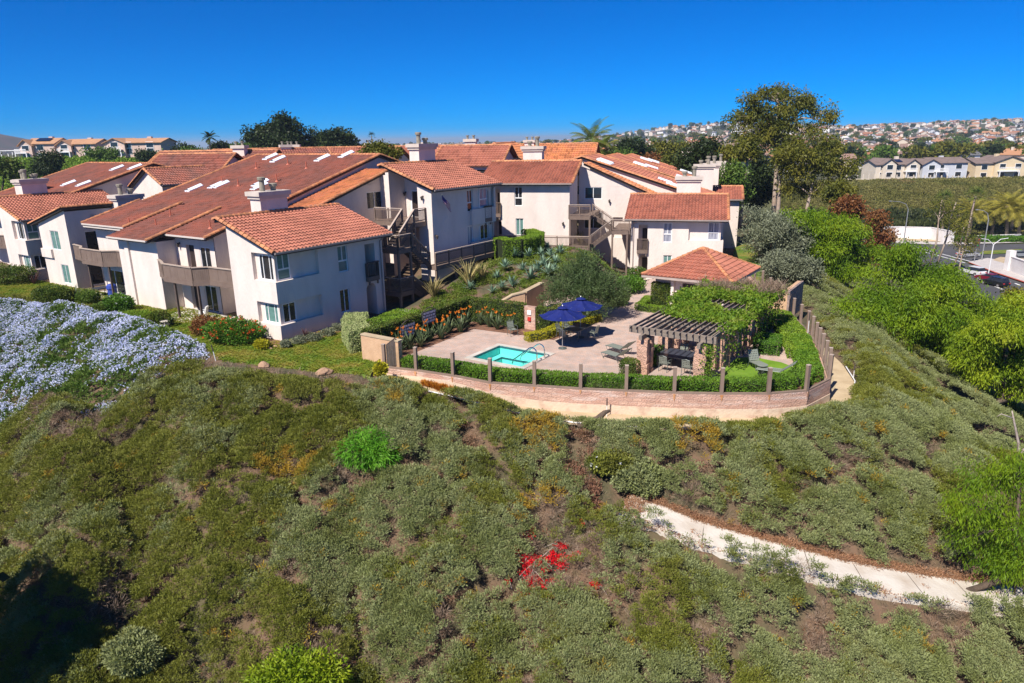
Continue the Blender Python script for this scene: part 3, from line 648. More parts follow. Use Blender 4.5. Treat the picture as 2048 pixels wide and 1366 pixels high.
# walls behind the balconies
FU2 = Face((2.75, 0), (0, 1), (-1, 0))
wall_face(w, FU2, 10.3, 15.3, -.4, 5.9, [(10.8, 12.3, .05, 2.1, .12), (13.1, 14.1, .05, 2.05, .3, ('back',)), (10.9, 12.2, 3.1, 5.05, .12), (12.9, 13.95, 3.1, 5.1, .3, ('back',))])
wall_face(w, FU2, 20.9, 27.3, -.4, 5.9, [(21.3, 22.8, 3.1, 5.1, .12), (21.3, 22.8, .05, 2.1, .12), (23.4, 26.2, .05, 2.1, .12)])
w.box(1.2, 2.74, 15.3, 20.9, -.4, 5.38); w.box(1.05, 1.196, 19.2, 19.75, -.4, 5.4)
FU3 = Face((4.9, 0), (0, 1), (-1, 0)); wall_face(w, FU3, 4.5, 10.3, -.4, 6.0, [(6.2, 7.6, 3.9, 5.2, .12), (6.6, 7.9, .9, 2.2, .12)])
w.build('wall', K['stucco'], B1)
window(B1, TL, FU2, 10.9, 12.2, 3.1, 5.05, -.08); window(B1, TL, FU2, 10.8, 12.3, .05, 2.1, -.08); window(B1, TL, FU2, 21.3, 22.8, 3.1, 5.1, -.08, glass='glass_teal')
window(B1, TL, FU2, 21.3, 22.8, .05, 2.1, -.08, glass='glass_teal'); window(B1, TL, FU2, 23.4, 26.2, .05, 2.1, -.08, 'three')
window(B1, TL, FU3, 6.2, 7.6, 3.9, 5.2, -.08, 'hung'); window(B1, TL, FU3, 6.6, 7.9, .9, 2.2, -.08)
window(B1, TL, FW, 15.75, 17.6, 6.85, 8.3, -.1)
for F_, a0, a1, z0, z1, e in ((FU2, 13.15, 14.05, .05, 2.03, -.28), (FU2, 12.95, 13.9, 3.1, 5.05, -.28), (FD, 2.75, 3.7, 6.26, 8.35, -.1)): d = MB(TL); fbox(d, F_, a0, a1, z0, z1, e, e+.04); d.build('door', K['door_dk'], B1)
d = MB(TL); fbox(d, FD, 2.62, 2.72, 6.25, 8.45, -.05, .05); fbox(d, FD, 3.73, 3.83, 6.25, 8.45, -.05, .05); fbox(d, FD, 2.72, 3.73, 8.36, 8.46, -.05, .05); d.build('door_frame', K['white'], B1)
for a in (9.3, 10.0):                                                  # paired attic vents
    d = MB(TL)
    for j in range(6): fbox(d, FW, a, a+.5, 7.0+j*.13-.0, 7.09+j*.13, .0, .05)
    d.build('attic_vent', K['stucco_trim'], B1)
lantern(B1, TL, Face((15.6, 0), (0, 1), (-1, 0)), .85, 8.0); lantern(B1, TL, FD, 4.4, 8.1); lantern(B1, TL, FVB, -.35, 0)if 0 else None
lantern(B1, TL, Face((15.6, 0), (1, 0), (0, -1)), .25, 4.9); lantern(B1, TL, FU2, 14.7, 5.0)
# balconies with boarded fronts
def boarded_balcony(root, pts, zf, posts, edge=(2.75,)):
    o = MB(TL)
    poly = [(p[0], p[1]) for p in pts]+[(2.74, pts[-1][1]), (2.74, pts[0][1])]
    o.prism(poly, zf-.28, zf-.02); b = o.build('balcony', K['brown'], root)
    f = MB(TL); c = MB(TL); g = MB(TL)
    for p, q in zip(pts, pts[1:]):
        P = lambda t, z: (p[0]+(q[0]-p[0])*t, p[1]+(q[1]-p[1])*t, z); d = math.hypot(q[0]-p[0], q[1]-p[1])
        dx, dy = (q[0]-p[0])/d, (q[1]-p[1])/d; nx, ny = -abs(dy) if True else 0, 0
        f.bar(P(0, zf+.5), P(1, zf+.5), .05, .98); f.bar(P(0, zf-.15), P(1, zf-.15), .12, .3)
        c.bar(P(0, zf+1.03), P(1, zf+1.03), .2, .06)
        n = max(1, int(round(d/.95)))
        for j in range(n+1): g.bar(P(j/n, zf+.02), P(j/n, zf+1.0), .09, .07)
        g.bar(P(0, zf+.05), P(1, zf+.05), .075, .09); g.bar(P(0, zf+.94), P(1, zf+.94), .075, .09)
        if d < 1.5:
            for j in range(1, 8): g.bar(P(j/8, zf+.1), P(j/8, zf+.9), .045, .06)
    f.build('boarding', K['brown'], b); g.build('trim', K['brown'], b); c.build('rail_cap', K['brown_cap'], b)
    for u, v in posts: m = MB(TL); m.box(u-.07, u+.07, v-.07, v+.07, -.3, zf-.3); m.build('post', K['brown_dk'], b)
    return b
boarded_balcony(B1, [(1.15, 15.25), (.75, 14.2), (.2, 13.1), (.2, 9.45), (1.0, 8.65), (1.15, 4.6)], 3.05, [(.35, 12.1), (.35, 9.2)])
boarded_balcony(B1, [(2.2, 30.6), (1.9, 28.6), (1.25, 27.4), (1.25, 23.9), (1.95, 22.9), (2.1, 20.95)], 3.05, [(1.5, 27.0), (1.5, 23.6)])
# skylights and vent pipes, set on the main roof
def on_main(u, v, zf=zm): # image point -> (u, v) on the roof plane
    d = ray(u, v); best = None
    for t in np.arange(40, 110, .02):
        p = (d.x*t, d.y*t, CAM_H+d.z*t); uu = (p[0]-LO[0])*LU[0]+(p[1]-LO[1])*LU[1]
        if p[2] < zf(uu): return uu, (p[0]-LO[0])*LV[0]+(p[1]-LO[1])*LV[1]
    return None
def skylight(root, T, zf, u, v, sl=SLp, wv=.75, lu=1.5):
    m = MB(T)
    for a0, a1, h in ((0, lu, .10),): m.extr([(u, v, zf(u)+.02), (u+lu, v, zf(u+lu)+.02), (u+lu, v+wv, zf(u+lu)+.02), (u, v+wv, zf(u)+.02)], (0, 0, .14))
    n = 6
    for j in range(n):                                                # shallow dome
        a, b = j/n, (j+1)/n; ha, hb = .14+.16*math.sin(math.pi*a), .14+.16*math.sin(math.pi*b)
        m.poly([(u+.05, v+wv*a, zf(u)+ha), (u+lu-.05, v+wv*a, zf(u+lu)+ha), (u+lu-.05, v+wv*b, zf(u+lu)+hb), (u+.05, v+wv*b, zf(u)+hb)])
    return m.build('skylight', K['skylight'], root)
SKY = [(14.4, 26.6), (13.2, 24.6), (15.6, 17.6), (17.6, 16.2), (10.5, 19.6), (8.2, 14.6), (11.5, 22.6), (9.0, 21.6), (9.6, 14.9), (17.0, 22.4)]
VENT = [(16.2, 20.5), (14.6, 16.2), (11.0, 16.0), (10.2, 18.6), (3.0, 19.4), (3.0, 16.6), (4.6, 17.9), (3.6, 11.4), (13.0, 20.0), (7.2, 20.4)]
if True:
    import os
    SKY = [on_main(*p) for p in ((530, 321), (545, 326), (634, 324), (682, 317), (429, 378), (506, 382), (375, 385), (420, 379), (508, 375))]
    VENT = [on_main(*p) for p in ((576, 331), (613, 339), (554, 365), (477, 374), (260, 454), (313, 456), (342, 436), (421, 459), (445, 369), (513, 339))]
for u, v in SKY: skylight(B1, TL, zm, u, v-.3)
for u, v in VENT:
    m = MB(TL); m.tube([(u, v, zm(u)-.1), (u, v, zm(u)+.72)], .055, 8); m.lathe([(.2, .05), (.14, .12), (.07, .2)], 8, (u, v, zm(u))); m.build('vent_pipe', K['vent_red'], B1)
# outside staircase between the two blocks
def platform(root, T, u0, u1, v0, v1, z, legs=()):
    m = MB(T); m.box(u0, u1, v0, v1, z-.08, z); m.box(u0, u1, v0, v0+.06, z-.34, z-.082); m.box(u0, u0+.06, v0+.062, v1, z-.34, z-.082); m.box(u1-.06, u1, v0+.062, v1, z-.34, z-.082)
    for a, b, zb in legs: m.box(a-.08, a+.08, b-.08, b+.08, zb, z-.084)
    return m.build('landing', K['brown'], root)
platform(B1, TL, 10.75, 12.3, -.6, 1.9, 4.6, [(10.85, -.5, -.3), (12.2, -.5, -.3), (10.85, 1.8, -.3)])
platform(B1, TL, 10.75, 12.3, -.6, 1.9, 1.32)
platform(B1, TL, 14.1, 17.49, .62, 5.0, 6.2, [(14.2, .72, 2.8)])
platform(B1, TL, 14.4, 25.5, -1.2, -.26, 2.85, [(14.5, -1.1, -.5), (17.0, -1.1, -.5), (19.5, -1.1, 0), (22, -1.1, 0), (25, -1.1, .5)])
stair(B1, TL, (14.4, -.6), (12.3, -.6), 2.85, 4.6, (0, 1), 1.15); stair(B1, TL, (12.3, .65), (14.1, .65), 4.6, 6.2, (0, 1), 1.15)
stair(B1, TL, (12.3, .65), (14.4, .65), 1.32, 2.85, (0, 1), 1.15); stair(B1, TL, (14.0, -.6), (12.3, -.6), .1, 1.32, (0, 1), 1.15)
for zf in (4.6, 1.32): railing(B1, TL, [(10.8, 1.85), (10.8, -.55), (12.3, -.55)], zf)
railing(B1, TL, [(12.3, -.55), (14.4, -.55)], 0, zs=[4.6, 2.85]); railing(B1, TL, [(12.3, .6), (14.1, .6)], 0, zs=[4.6, 6.2]); railing(B1, TL, [(12.3, 1.85), (14.1, 1.85)], 0, zs=[4.6, 6.2])
railing(B1, TL, [(14.1, .66), (15.55, .66)], 6.2); railing(B1, TL, [(14.15, 1.9), (14.15, 4.9)], 6.2); railing(B1, TL, [(12.3, -.55), (14.0, -.55)], 0, zs=[1.32, .1])
railing(B1, TL, [(14.4, -1.15), (22.8, -1.15)], 2.85)
# far wing with the shed roof at the left
w = MB(TL); zs_ = lambda v: 7.25-.26*(v-30.8); FS = Face((2.0, 0), (0, 1), (-1, 0)); FT = Face((0, 30.8), (1, 0), (0, -1))
wall_face(w, FS, 30.8, 36.2, -.4, 5.2, [(32.6, 34.2, 3.4, 5.15, .12), (31.9, 33.3, .35, 2.1, .12)]); w.poly([(2, 30.8, 5.2), (2, 36.2, 5.2), (2, 36.2, zs_(36.2)-.2), (2, 30.8, 7.05)])
wall_face(w, FT, 2.0, 8.6, -.4, 6.95, [(3.4, 5.5, 3.1, 5.05, .12), (3.2, 5.6, .1, 2.1, .12)])
w.box(1.8, 1.998, 34.25, 36.2, 2.6, 3.4); w.build('wall', K['stucco'], B1)
window(B1, TL, FS, 32.6, 34.2, 3.4, 5.15, -.08, glass='glass_teal'); window(B1, TL, FS, 31.9, 33.3, .35, 2.1, -.08, glass='glass_teal')
window(B1, TL, FT, 3.4, 5.5, 3.1, 5.05, -.08); window(B1, TL, FT, 3.2, 5.6, .1, 2.1, -.08)
m = MB(TL); m.extr([(1.7, 30.5, 7.33), (1.7, 37.2, zs_(37.2)), (9, 37.2, zs_(37.2)), (9, 30.5, 7.33)], (0, 0, -.16)); o = m.build('roof', K['fascia'], B1)
m = MB(lambda x, y, z: (x, y, z)); Tp = lambda u, v, z: Vector(TL(u, v, z))
tile_roof(m, Tp(1.7, 37.2, zs_(37.2)+.02), (Tp(9, 37, 0)-Tp(1.7, 37, 0)).normalized(), (Tp(2, 30.5, 7.33)-Tp(2, 37.2, zs_(37.2))).normalized(), 7.3, math.hypot(6.7, 7.33-zs_(37.2)), spt=5); m.build('roof_tiles', K['tile_old'], o, rel=B1.location)
m = MB(lambda x, y, z: (x, y, z)); cap_row(m, Tp(1.7, 37.3, zs_(37.2)+.04), Tp(1.7, 30.5, 7.38)); cap_row(m, Tp(1.7, 30.5, 7.38), Tp(9, 30.5, 7.38)); m.build('ridge_tiles', K['cap'], o, rel=B1.location)
for a in (4.2, 5.1):
    d = MB(TL)
    for j in range(5): fbox(d, FT, a, a+.5, 6.0+j*.11, 6.07+j*.11, 0, .05)
    d.build('attic_vent', K['stucco_trim'], B1)
chimney(B1, TL, 6.2, 8.5, 29.6, 30.7, -.4, 7.6)
# -- right-hand building (mirror image)
B2 = thing('apartment_building', 'cream stucco apartment building with brown outside stairs, behind the pool house', 'apartment building', TM(6, 3, -.9))
zc0 = -.9
tC, FVC, FUC = unit(B2, TM, .3, zc0, 8.5, ('glass_curtain', 'glass_teal', 'glass_curtain', 'glass_curtain'))
tD, FVD, FUD = unit(B2, TM, 14.75, 2.4, 8.5, ('glass_dk', 'glass_teal', 'glass_dk', 'glass_dk'), recess=False)
chimney(B2, TM, 2.6, 4.9, 5.1, 6.4, 6.0, 8.1); chimney(B2, TM, 18.6, 20.6, 5.2, 6.3, 9.6, 11.2)
zq = lambda u: 3.6+.445*u
zr2 = lambda u: 5.55+.33*u
main_roof(B2, TM, 3.0, 14.3, 5.4, 8.6, zq, 'tile_orange', lcap=False)
main_roof(B2, TM, .2, 15.0, 8.5, 20, zr2, 'tile', uback=24); 
w = MB(TM)
FQ = Face((0, 5.7), (1, 0), (0, -1))
wall_face(w, FQ, 9.4, 14.8, -1.5, 7.6, [(12.4, 14.2, 6.35, 7.55, .12), (12.3, 14.2, 3.3, 5.0, .12), (10.2, 11.2, 2.4, 4.5, .3, ('back',))])
w.poly([(3.2, 5.7, -1.5), (9.4, 5.7, -1.5), (9.4, 5.7, zq(9.4)-.2), (3.2, 5.7, zq(3.2)-.2)]); w.poly([(9.4, 5.7, 7.6), (14.8, 5.7, 7.6), (14.8, 5.7, zq(14.3)-.2), (9.4, 5.7, zq(9.4)-.2)])
slope_wall(w, 8.75, .5, 15, zr2, -1); slope_wall(w, 19.8, .5, 15, zr2, -1); w.build('wall', K['stucco'], B2)
window(B2, TM, FQ, 12.4, 14.2, 6.35, 7.55, -.08); window(B2, TM, FQ, 12.3, 14.2, 3.3, 5.0, -.08)
lantern(B2, TM, FQ, 11.6, 6.1); lantern(B2, TM, Face((14.75, 0), (1, 0), (0, -1)), .6, 4.4)
platform(B2, TM, 12.6, 14.7, -.6, 5.6, 5.25, [(12.7, -.5, 1.5), (14.6, -.5, 1.5)]); platform(B2, TM, 9.0, 10.6, -.6, 5.6, 3.9, [(9.1, -.5, -1.2), (10.5, -.5, -1.2)])
platform(B2, TM, 12.6, 24, -1.4, -.02, 2.35, [(13, -1.3, .2), (16, -1.3, .2), (19, -1.3, .5)])
stair(B2, TM, (10.6, .6), (12.6, .6), 3.9, 5.25, (0, 1), 1.1); stair(B2, TM, (12.6, -.6), (10.6, -.6), 2.35, 3.9, (0, 1), 1.1)
railing(B2, TM, [(12.65, -.55), (14.7, -.55)], 5.25); railing(B2, TM, [(10.6, .55), (12.6, .55)], 0, zs=[3.9, 5.25]); railing(B2, TM, [(10.6, -.55), (12.6, -.55)], 0, zs=[3.9, 2.35])
railing(B2, TM, [(8.9, -.55), (10.6, -.55)], 3.9); railing(B2, TM, [(12.6, -1.35), (23.5, -1.35)], 2.35)
for u, v in ((12.0, 9.4), (12.0, 10.6), (12.0, 11.8), (4.6, 9.4), (4.6, 10.6), (5.6, 12.2)): skylight(B2, TM, zr2, u, v, lu=1.6, wv=.8)
# flag on the upper block
fl = thing('flag', 'small striped red, white and blue flag on an angled pole under the eave', 'flag', TL(16.0, -.3, 8.2))
m = MB(TL); m.tube([(16.3, -.02, 7.75), (16.05, -.75, 8.35)], .018, 6); m.build('flag_pole', K['gutter_white'], fl)
m = MB(TL); cols = 7
for j in range(cols):
    for i in range(6):
        f = lambda i, j: (16.08+.17*i+.012*j, -.70+.04*math.sin(i*1.1+j*.4), 8.30-.085*j-.15*i)
        m.m = 2 if (i < 3 and j < 4) else j % 2
        m.poly([f(i, j), f(i+1, j), f(i+1, j+1), f(i, j+1)])
K['flag_red'] = mat('flag_red', (.35, .02, .04), .8); K['flag_white'] = mat('flag_white', (.6, .58, .58), .8); K['flag_blue'] = mat('flag_blue', (.03, .03, .16), .8)
m.build('flag_cloth', [K['flag_red'], K['flag_white'], K['flag_blue']], fl)
# ------------------------------------------------------------------ pool terrace
W_ = lambda x, y, z: (x, y, z)
K['paver'] = brickmat('paver', (.52, .35, .27), (.43, .345, .30), (.22, .165, .135), 2.4, .5, .25, .012, bump=.004, rot=(0, 0, math.radians(11)))
SPA = (3.35, 6.9, -16.5, -12.3)                          # u0, u1, v0, v1 of the coping
def sheet(name, pts, z, m, hole=None, kind='structure', thick=0):
    mb = MB()
    if hole:
        import mathutils.geometry as mg
        P = [Vector((x, y, 0)) for x, y in pts]; H = [Vector((x, y, 0)) for x, y in hole]
        tri = mg.tessellate_polygon([P, H]); A = P+H
        for t in tri: mb.poly([(A[k].x, A[k].y, z) for k in t])
    else: mb.poly([(x, y, z) for x, y in pts])
    return tag(mb.build(name, m), kind=kind)
_h = [TL(SPA[0], SPA[2])[:2], TL(SPA[1], SPA[2])[:2], TL(SPA[1], SPA[3])[:2], TL(SPA[0], SPA[3])[:2]]
sheet('terrace', [tuple(p) for p in TERR], 0.0, K['paver'], _h)
def offset(P, d):
    P = [Vector(p[:2]) for p in P]; out = []
    for k, p in enumerate(P):
        a = P[max(k-1, 0)]; b = P[min(k+1, len(P)-1)]; t = (b-a).normalized(); out.append(Vector((p.x+t.y*d, p.y-t.x*d)))
    return out
# retaining wall: pink split-face blocks over a paler footing
K['wall_pink'] = brickmat('pink_split_block', (.47, .27, .20), (.56, .36, .27), (.40, .25, .19), 1.0, .45, .2, .02, bump=.06, rot=(math.radians(90), 0, 0), col3=(.60, .47, .40))
K['wall_pale'] = mat('lime_stained_block', (.60, .48, .36), .9, (.46, .31, .23), sc=1.6, detail=9, bump=.03, bsc=8, contrast=(.5, .72))
rw = thing('retaining_wall', 'curved pink block retaining wall with a pale stained footing, below the glass fence', 'wall', (*WALL[7], -1))
def ribbon(mb, P, d0, d1, zf0, zf1):
    a = offset(P, d0); b = offset(P, d1)
    for k in range(len(P)-1):
        q = []
        for i in (k, k+1):
            x, y = P[i][:2]; z0, z1 = zf0(x, y), zf1(x, y)
            q.append([mb.pt((a[i].x, a[i].y, z0)), mb.pt((b[i].x, b[i].y, z0)), mb.pt((b[i].x, b[i].y, z1)), mb.pt((a[i].x, a[i].y, z1))])
        A, B = q
        for e in range(4): mb.face((A[e], A[(e+1) % 4], B[(e+1) % 4], B[e]))
        if k == 0: mb.face(A)
        if k == len(P)-2: mb.face(B[::-1])
def dense(P, n=5):
    out = []
    for a, b in zip(P, P[1:]):
        for j in range(n): out.append((a[0]+(b[0]-a[0])*j/n, a[1]+(b[1]-a[1])*j/n))
    return out+[tuple(P[-1][:2])]
WD = dense(WALL, 3)
foot = lambda x, y: path_z(x)+.46*sstep(-8, -2, x)
m = MB(W_); ribbon(m, WD, -.12, .10, foot, lambda x, y: .10); m.build('block_wall', K['wall_pink'], rw)
m = MB(W_); ribbon(m, WD, -.10, .13, lambda x, y: path_z(x)-.3, lambda x, y: foot(x, y)-.003); m.build('footing', K['wall_pale'], rw)
# glass fence on the wall
K['fence_glass'] = mat('clear_fence_glass', (.95, .97, .96), .03, transm=1.0, spec=.4)
def clear_glass():
    m_, n, b = _nodes('fence_glass_clear'); L = n.links.new
    t = n.nodes.new('ShaderNodeBsdfTransparent'); t.inputs[0].default_value = (.93, .955, .95, 1); g = n.nodes.new('ShaderNodeBsdfGlossy'); g.inputs['Roughness'].default_value = .02
    x = n.nodes.new('ShaderNodeMixShader'); x.inputs[0].default_value = .05
    L(t.outputs[0], x.inputs[1]); L(g.outputs[0], x.inputs[2]); L(x.outputs[0], n.nodes['Material Output'].inputs['Surface']); return m_
K['fence_glass'] = clear_glass()
gf = thing('glass_fence', 'clear glass panel fence with brown square posts on the retaining wall', 'fence', (*WALL[7], .1))
m = MB(W_); ribbon(m, WALL, -.05, .09, lambda x, y: .102, lambda x, y: .19); m.build('bottom_rail', K['post'], gf)
FP = WALL[:12]+[WALL[11+0]]
posts = list(WALL[:12])
rs = [(17.05, 35.75), (17.45, 37.1), (17.85, 38.5), (18.2, 39.75), (18.55, 41.0), (18.95, 42.5), (19.25, 43.9), (19.5, 45.7), (19.75, 47.6), (20.02, 49.6), (20.35, 52.2), (20.75, 55.0), (21.2, 58.0), (21.6, 61.0)]
posts += rs
for k, (x, y) in enumerate(posts):
    nx = posts[min(k+1, len(posts)-1)]; pv = posts[max(k-1, 0)]; a = math.atan2(nx[1]-pv[1], nx[0]-pv[0]); p = MB(W_); c, s = math.cos(a)*.085, math.sin(a)*.085
    q = [(x-c+s, y-s-c), (x+c+s, y+s-c), (x+c-s, y+s+c), (x-c-s, y-s+c)]; p.prism(q, .0, 1.46)
    po = p.build('post', K['post'], gf); p = MB(W_); q2 = [(x+(b-x)*1.12, y+(d-y)*1.12) for b, d in q]; p.prism(q2, 1.463, 1.49); p.build('post_cap', K['brown_cap'], po)
for a, b in zip(posts, posts[1:]):
    d = Vector((b[0]-a[0], b[1]-a[1])).normalized()*.1; p = MB(W_)
    p.poly([(a[0]+d.x, a[1]+d.y, .19), (b[0]-d.x, b[1]-d.y, .19), (b[0]-d.x, b[1]-d.y, 1.42), (a[0]+d.x, a[1]+d.y, 1.42)]); p.build('glass_panel', K['fence_glass'], gf)
K['rust'] = mat('rust_stain', (.42, .17, .05), .9, (.52, .28, .14), sc=9)
for (x, y), (x2, y2) in zip(WALL[1:11], WALL[2:12]):
    d = Vector((x2-x, y2-y)).normalized(); o_ = Vector((d.y, -d.x))*.133; L_ = U(.18, .42); w_ = U(.05, .09); m = MB(W_); P_ = lambda a, z: (x+d.x*a+o_.x, y+d.y*a+o_.y, z)
    m.poly([P_(-w_, .095), P_(w_, .095), P_(w_*.6, .095-L_*.5), P_(w_*.15, .095-L_), P_(-w_*.4, .095-L_*.7)]); m.build('rust_stain', K['rust'], rw)
# wooden gate
gt = thing('gate', 'weathered grey board gate with a peaked top beside the tan block wall', 'gate', (-6.9, 38.05, 0))
g0, g1 = Vector((-7.14, 38.0)), Vector((-6.35, 38.35)); n = 6
for j in range(n):
    a = g0.lerp(g1, j/n); b = g0.lerp(g1, (j+.92)/n); pk = lambda t: 1.35+.35*(1-abs(t-.62)/.62) if t < .62 else 1.35+.35*(1-(t-.62)/.38)
    m = MB(W_); m.extr([(a.x, a.y, .12), (b.x, b.y, .12), (b.x, b.y, pk((j+.92)/n)), (a.x, a.y, pk(j/n))], (.015, -.04, 0)); m.build('board', K['gate'], gt)
m = MB(W_); m.bar((*g0, pk(0)+.03), (*g0.lerp(g1, .62), pk(.62)+.03), .07, .05); m.bar((*g0.lerp(g1, .62), pk(.62)+.03), (*g1, pk(1)+.03), .07, .05); m.build('top_trim', K['brown_dk'], gt)
# tan entry wall beside the gate
bw = thing('block_wall', 'tan block wall with a flat cap at the lawn end of the terrace, beside the board gate', 'wall', TL(.1, -9, 0))
m = MB(TL); m.box(-.02, .28, -10.25, -7.3, -.4, 1.55); m.build('wall', K['block_tan'], bw); m = MB(TL); m.box(-.06, .32, -10.3, -7.3, 1.553, 1.63); m.build('wall_cap', K['soil'], bw)
# spa
K['spa_tile'] = mat('spa_blue_plaster', (.22, .70, .62), .5, (.28, .78, .70), sc=1.5)
def water():
    m_, n, b = _nodes('spa_water'); L = n.links.new
    b.inputs['Base Color'].default_value = (.75, .97, .95, 1); b.inputs['Roughness'].default_value = .03; b.inputs['Transmission Weight'].default_value = 1; b.inputs['IOR'].default_value = 1.33
    t = n.nodes.new('ShaderNodeBsdfTransparent'); t.inputs[0].default_value = (.74, .97, .95, 1); g = n.nodes.new('ShaderNodeBsdfGlossy'); g.inputs['Roughness'].default_value = .04
    x = n.nodes.new('ShaderNodeMixShader'); x.inputs[0].default_value = .06
    nz = n.nodes.new('ShaderNodeTexNoise'); nz.inputs['Scale'].default_value = 5; bp = n.nodes.new('ShaderNodeBump'); bp.inputs['Distance'].default_value = .02; L(nz.outputs['Fac'], bp.inputs['Height']); L(bp.outputs[0], g.inputs['Normal'])
    L(t.outputs[0], x.inputs[1]); L(g.outputs[0], x.inputs[2]); L(x.outputs[0], n.nodes['Material Output'].inputs['Surface']); return m_
K['water'] = water()
sp = thing('spa', 'small square turquoise spa pool with a pale coping set in the pavers', 'spa pool', TL(5.1, -14.4, 0))
u0, u1, v0, v1 = SPA; c = .34
m = MB(TL)
m.box(u0, u1, v0, v0+c, -.05, .035); m.box(u0, u1, v1-c, v1, -.05, .035); m.box(u0, u0+c, v0+c, v1-c, -.05, .035); m.box(u1-c, u1, v0+c, v1-c, -.05, .035); m.build('coping', K['concrete'], sp)
m = MB(TL); a0, a1, b0, b1 = u0+c, u1-c, v0+c, v1-c
def ring(mb, r0, r1, z0, z1):
    (p0, p1, q0, q1), (s0, s1, t0, t1) = r0, r1; A = [(p0, q0, z0), (p1, q0, z0), (p1, q1, z0), (p0, q1, z0)]; B = [(s0, t0, z1), (s1, t0, z1), (s1, t1, z1), (s0, t1, z1)]
    for k in range(4): mb.poly([A[k], A[(k+1) % 4], B[(k+1) % 4], B[k]])
R0 = (a0, a1, b0, b1); R1_ = (a0+.5, a1-.5, b0+.5, b1-.5)
ring(m, R0, R0, .03, -.52); ring(m, R0, R1_, -.52, -.52); ring(m, R1_, R1_, -.52, -1.0); m.poly([(R1_[0], R1_[2], -1.0), (R1_[1], R1_[2], -1.0), (R1_[1], R1_[3], -1.0), (R1_[0], R1_[3], -1.0)]); m.build('basin', K['spa_tile'], sp)
m = MB(TL)
for k in range(3): m.box(a0+1.0, a1-.25, b0+.5+.3*k, b0+.8+.3*k, -1.0, -.35-.22*k)
m.build('steps', K['spa_tile'], sp)
K['spa_line'] = mat('dark_tile_line', (.03, .10, .12), .4)
m = MB(TL); e = .03
for (p0, p1, q0, q1), z in ((R0, -.0), (R1_, -.515)):
    m.box(p0, p1, q0, q0+e, z-.1, z+.004); m.box(p0, p1, q1-e, q1, z-.1, z+.004); m.box(p0, p0+e, q0+e, q1-e, z-.1, z+.004); m.box(p1-e, p1, q0+e, q1-e, z-.1, z+.004)
m.build('tile_line', K['spa_line'], sp)
m = MB(TL); m.poly([(a0, b0, -.13), (a1, b0, -.13), (a1, b1, -.13), (a0, b1, -.13)]); m.build('water', K['water'], sp)
for uu in (4.9, 5.75):
    m = MB(TL); pts = [(uu, b0-.28, .03)]+[(uu, b0-.28, .5)]+[(uu, b0-.28+.32*(1-math.cos(t)), .5+.35*math.sin(t)) for t in (.5, 1.0, 1.57, 2.1)]+[(uu, b0+1.35, -.1), (uu, b0+1.45, -.35)]
    m.tube(pts, .035, 8); m.build('handrail', K['steel'], sp)
# ---- patio furniture (built at the origin, facing +x, then copied)
def strap_panel(mb, p, du, dv, nu, nv, w=.045):
    p, du, dv = Vector(p), Vector(du), Vector(dv)
    for i in range(nu): mb.bar(p+du*((i+.5)/nu), p+du*((i+.5)/nu)+dv, w, .012, up=du.cross(dv))
    for i in range(nv): mb.bar(p+dv*((i+.5)/nv), p+dv*((i+.5)/nv)+du, w, .014, up=du.cross(dv))
def make_chair():
    r = thing('patio_chair', 'dark green metal patio chair', 'chair')
    for s in (-1, 1):
        m = MB(); m.tube([(.28, s*.26, 0), (.25, s*.26, .40), (.22, s*.27, .64), (-.18, s*.27, .66), (-.24, s*.25, .45)], .018, 6); m.build('leg', K['iron'], r)
        m = MB(); m.tube([(-.30, s*.24, 0), (-.22, s*.24, .42), (-.36, s*.22, .90)], .018, 6); m.build('leg', K['iron'], r)
    m = MB(); m.tube([(-.36, -.22, .90), (-.37, 0, .95), (-.36, .22, .90)], .018, 6); m.build('back_frame', K['iron'], r)
    m = MB(); strap_panel(m, (-.22, -.24, .42), (.46, 0, .01), (0, .48, 0), 5, 5, .055); m.build('seat', K['strap'], r)
    m = MB(); strap_panel(m, (-.235, -.22, .46), (-.12, 0, .42), (0, .44, 0), 4, 5, .05); m.build('backrest', K['strap'], r)
    return r
def make_lounger():
    r = thing('sun_lounger', 'strap sun lounger', 'sun lounger')
    for s in (-1, 1):
        m = MB(); m.tube([(1.0, s*.30, .32), (-.25, s*.30, .34), (-.95, s*.30, .92)], .02, 6); m.build('side_rail', K['iron'], r)
        for x in (.75, -.45): m = MB(); m.tube([(x-.18, s*.31, .33), (x, s*.33, .0), (x+.2, s*.31, .33)], .016, 6); m.build('leg', K['iron'], r)
    m = MB(); strap_panel(m, (-.24, -.29, .345), (1.24, 0, -.02), (0, .58, 0), 12, 6, .06); m.build('seat', K['strap'], r)
    m = MB(); strap_panel(m, (-.95, -.29, .925), (.70, 0, -.58), (0, .58, 0), 8, 6, .055); m.build('backrest', K['strap'], r)
    return r
def make_table(name, lx, ly, lab):
    r = thing(name, lab, 'table'); m = MB(); m.box(-lx, lx, -ly, ly, .70, .735); m.build('tabletop', K['tabletop'], r)
    m = MB()
    for s in (-1, 1): m.box(-lx+.05, lx-.05, s*(ly-.06)-.015, s*(ly-.06)+.015, .655, .698); m.box(s*(lx-.06)-.015, s*(lx-.06)+.015, -ly+.08, ly-.08, .655, .698)
    m.build('apron', K['iron'], r)
    for a in (-1, 1):
        for b in (-1, 1): m = MB(); m.bar((a*(lx-.08), b*(ly-.08), 0), (a*(lx-.08), b*(ly-.08), .70), .045); m.build('leg', K['iron'], r)
    return r
def put(o, u, v, ang, label, group=None, z=0, T=TL):
    o.location = T(u, v, z); o.rotation_euler = (0, 0, ang); o['label'] = label
    if group: o['group'] = group
    return o
A56 = math.radians(56)
ch0 = make_chair(); used = [False]
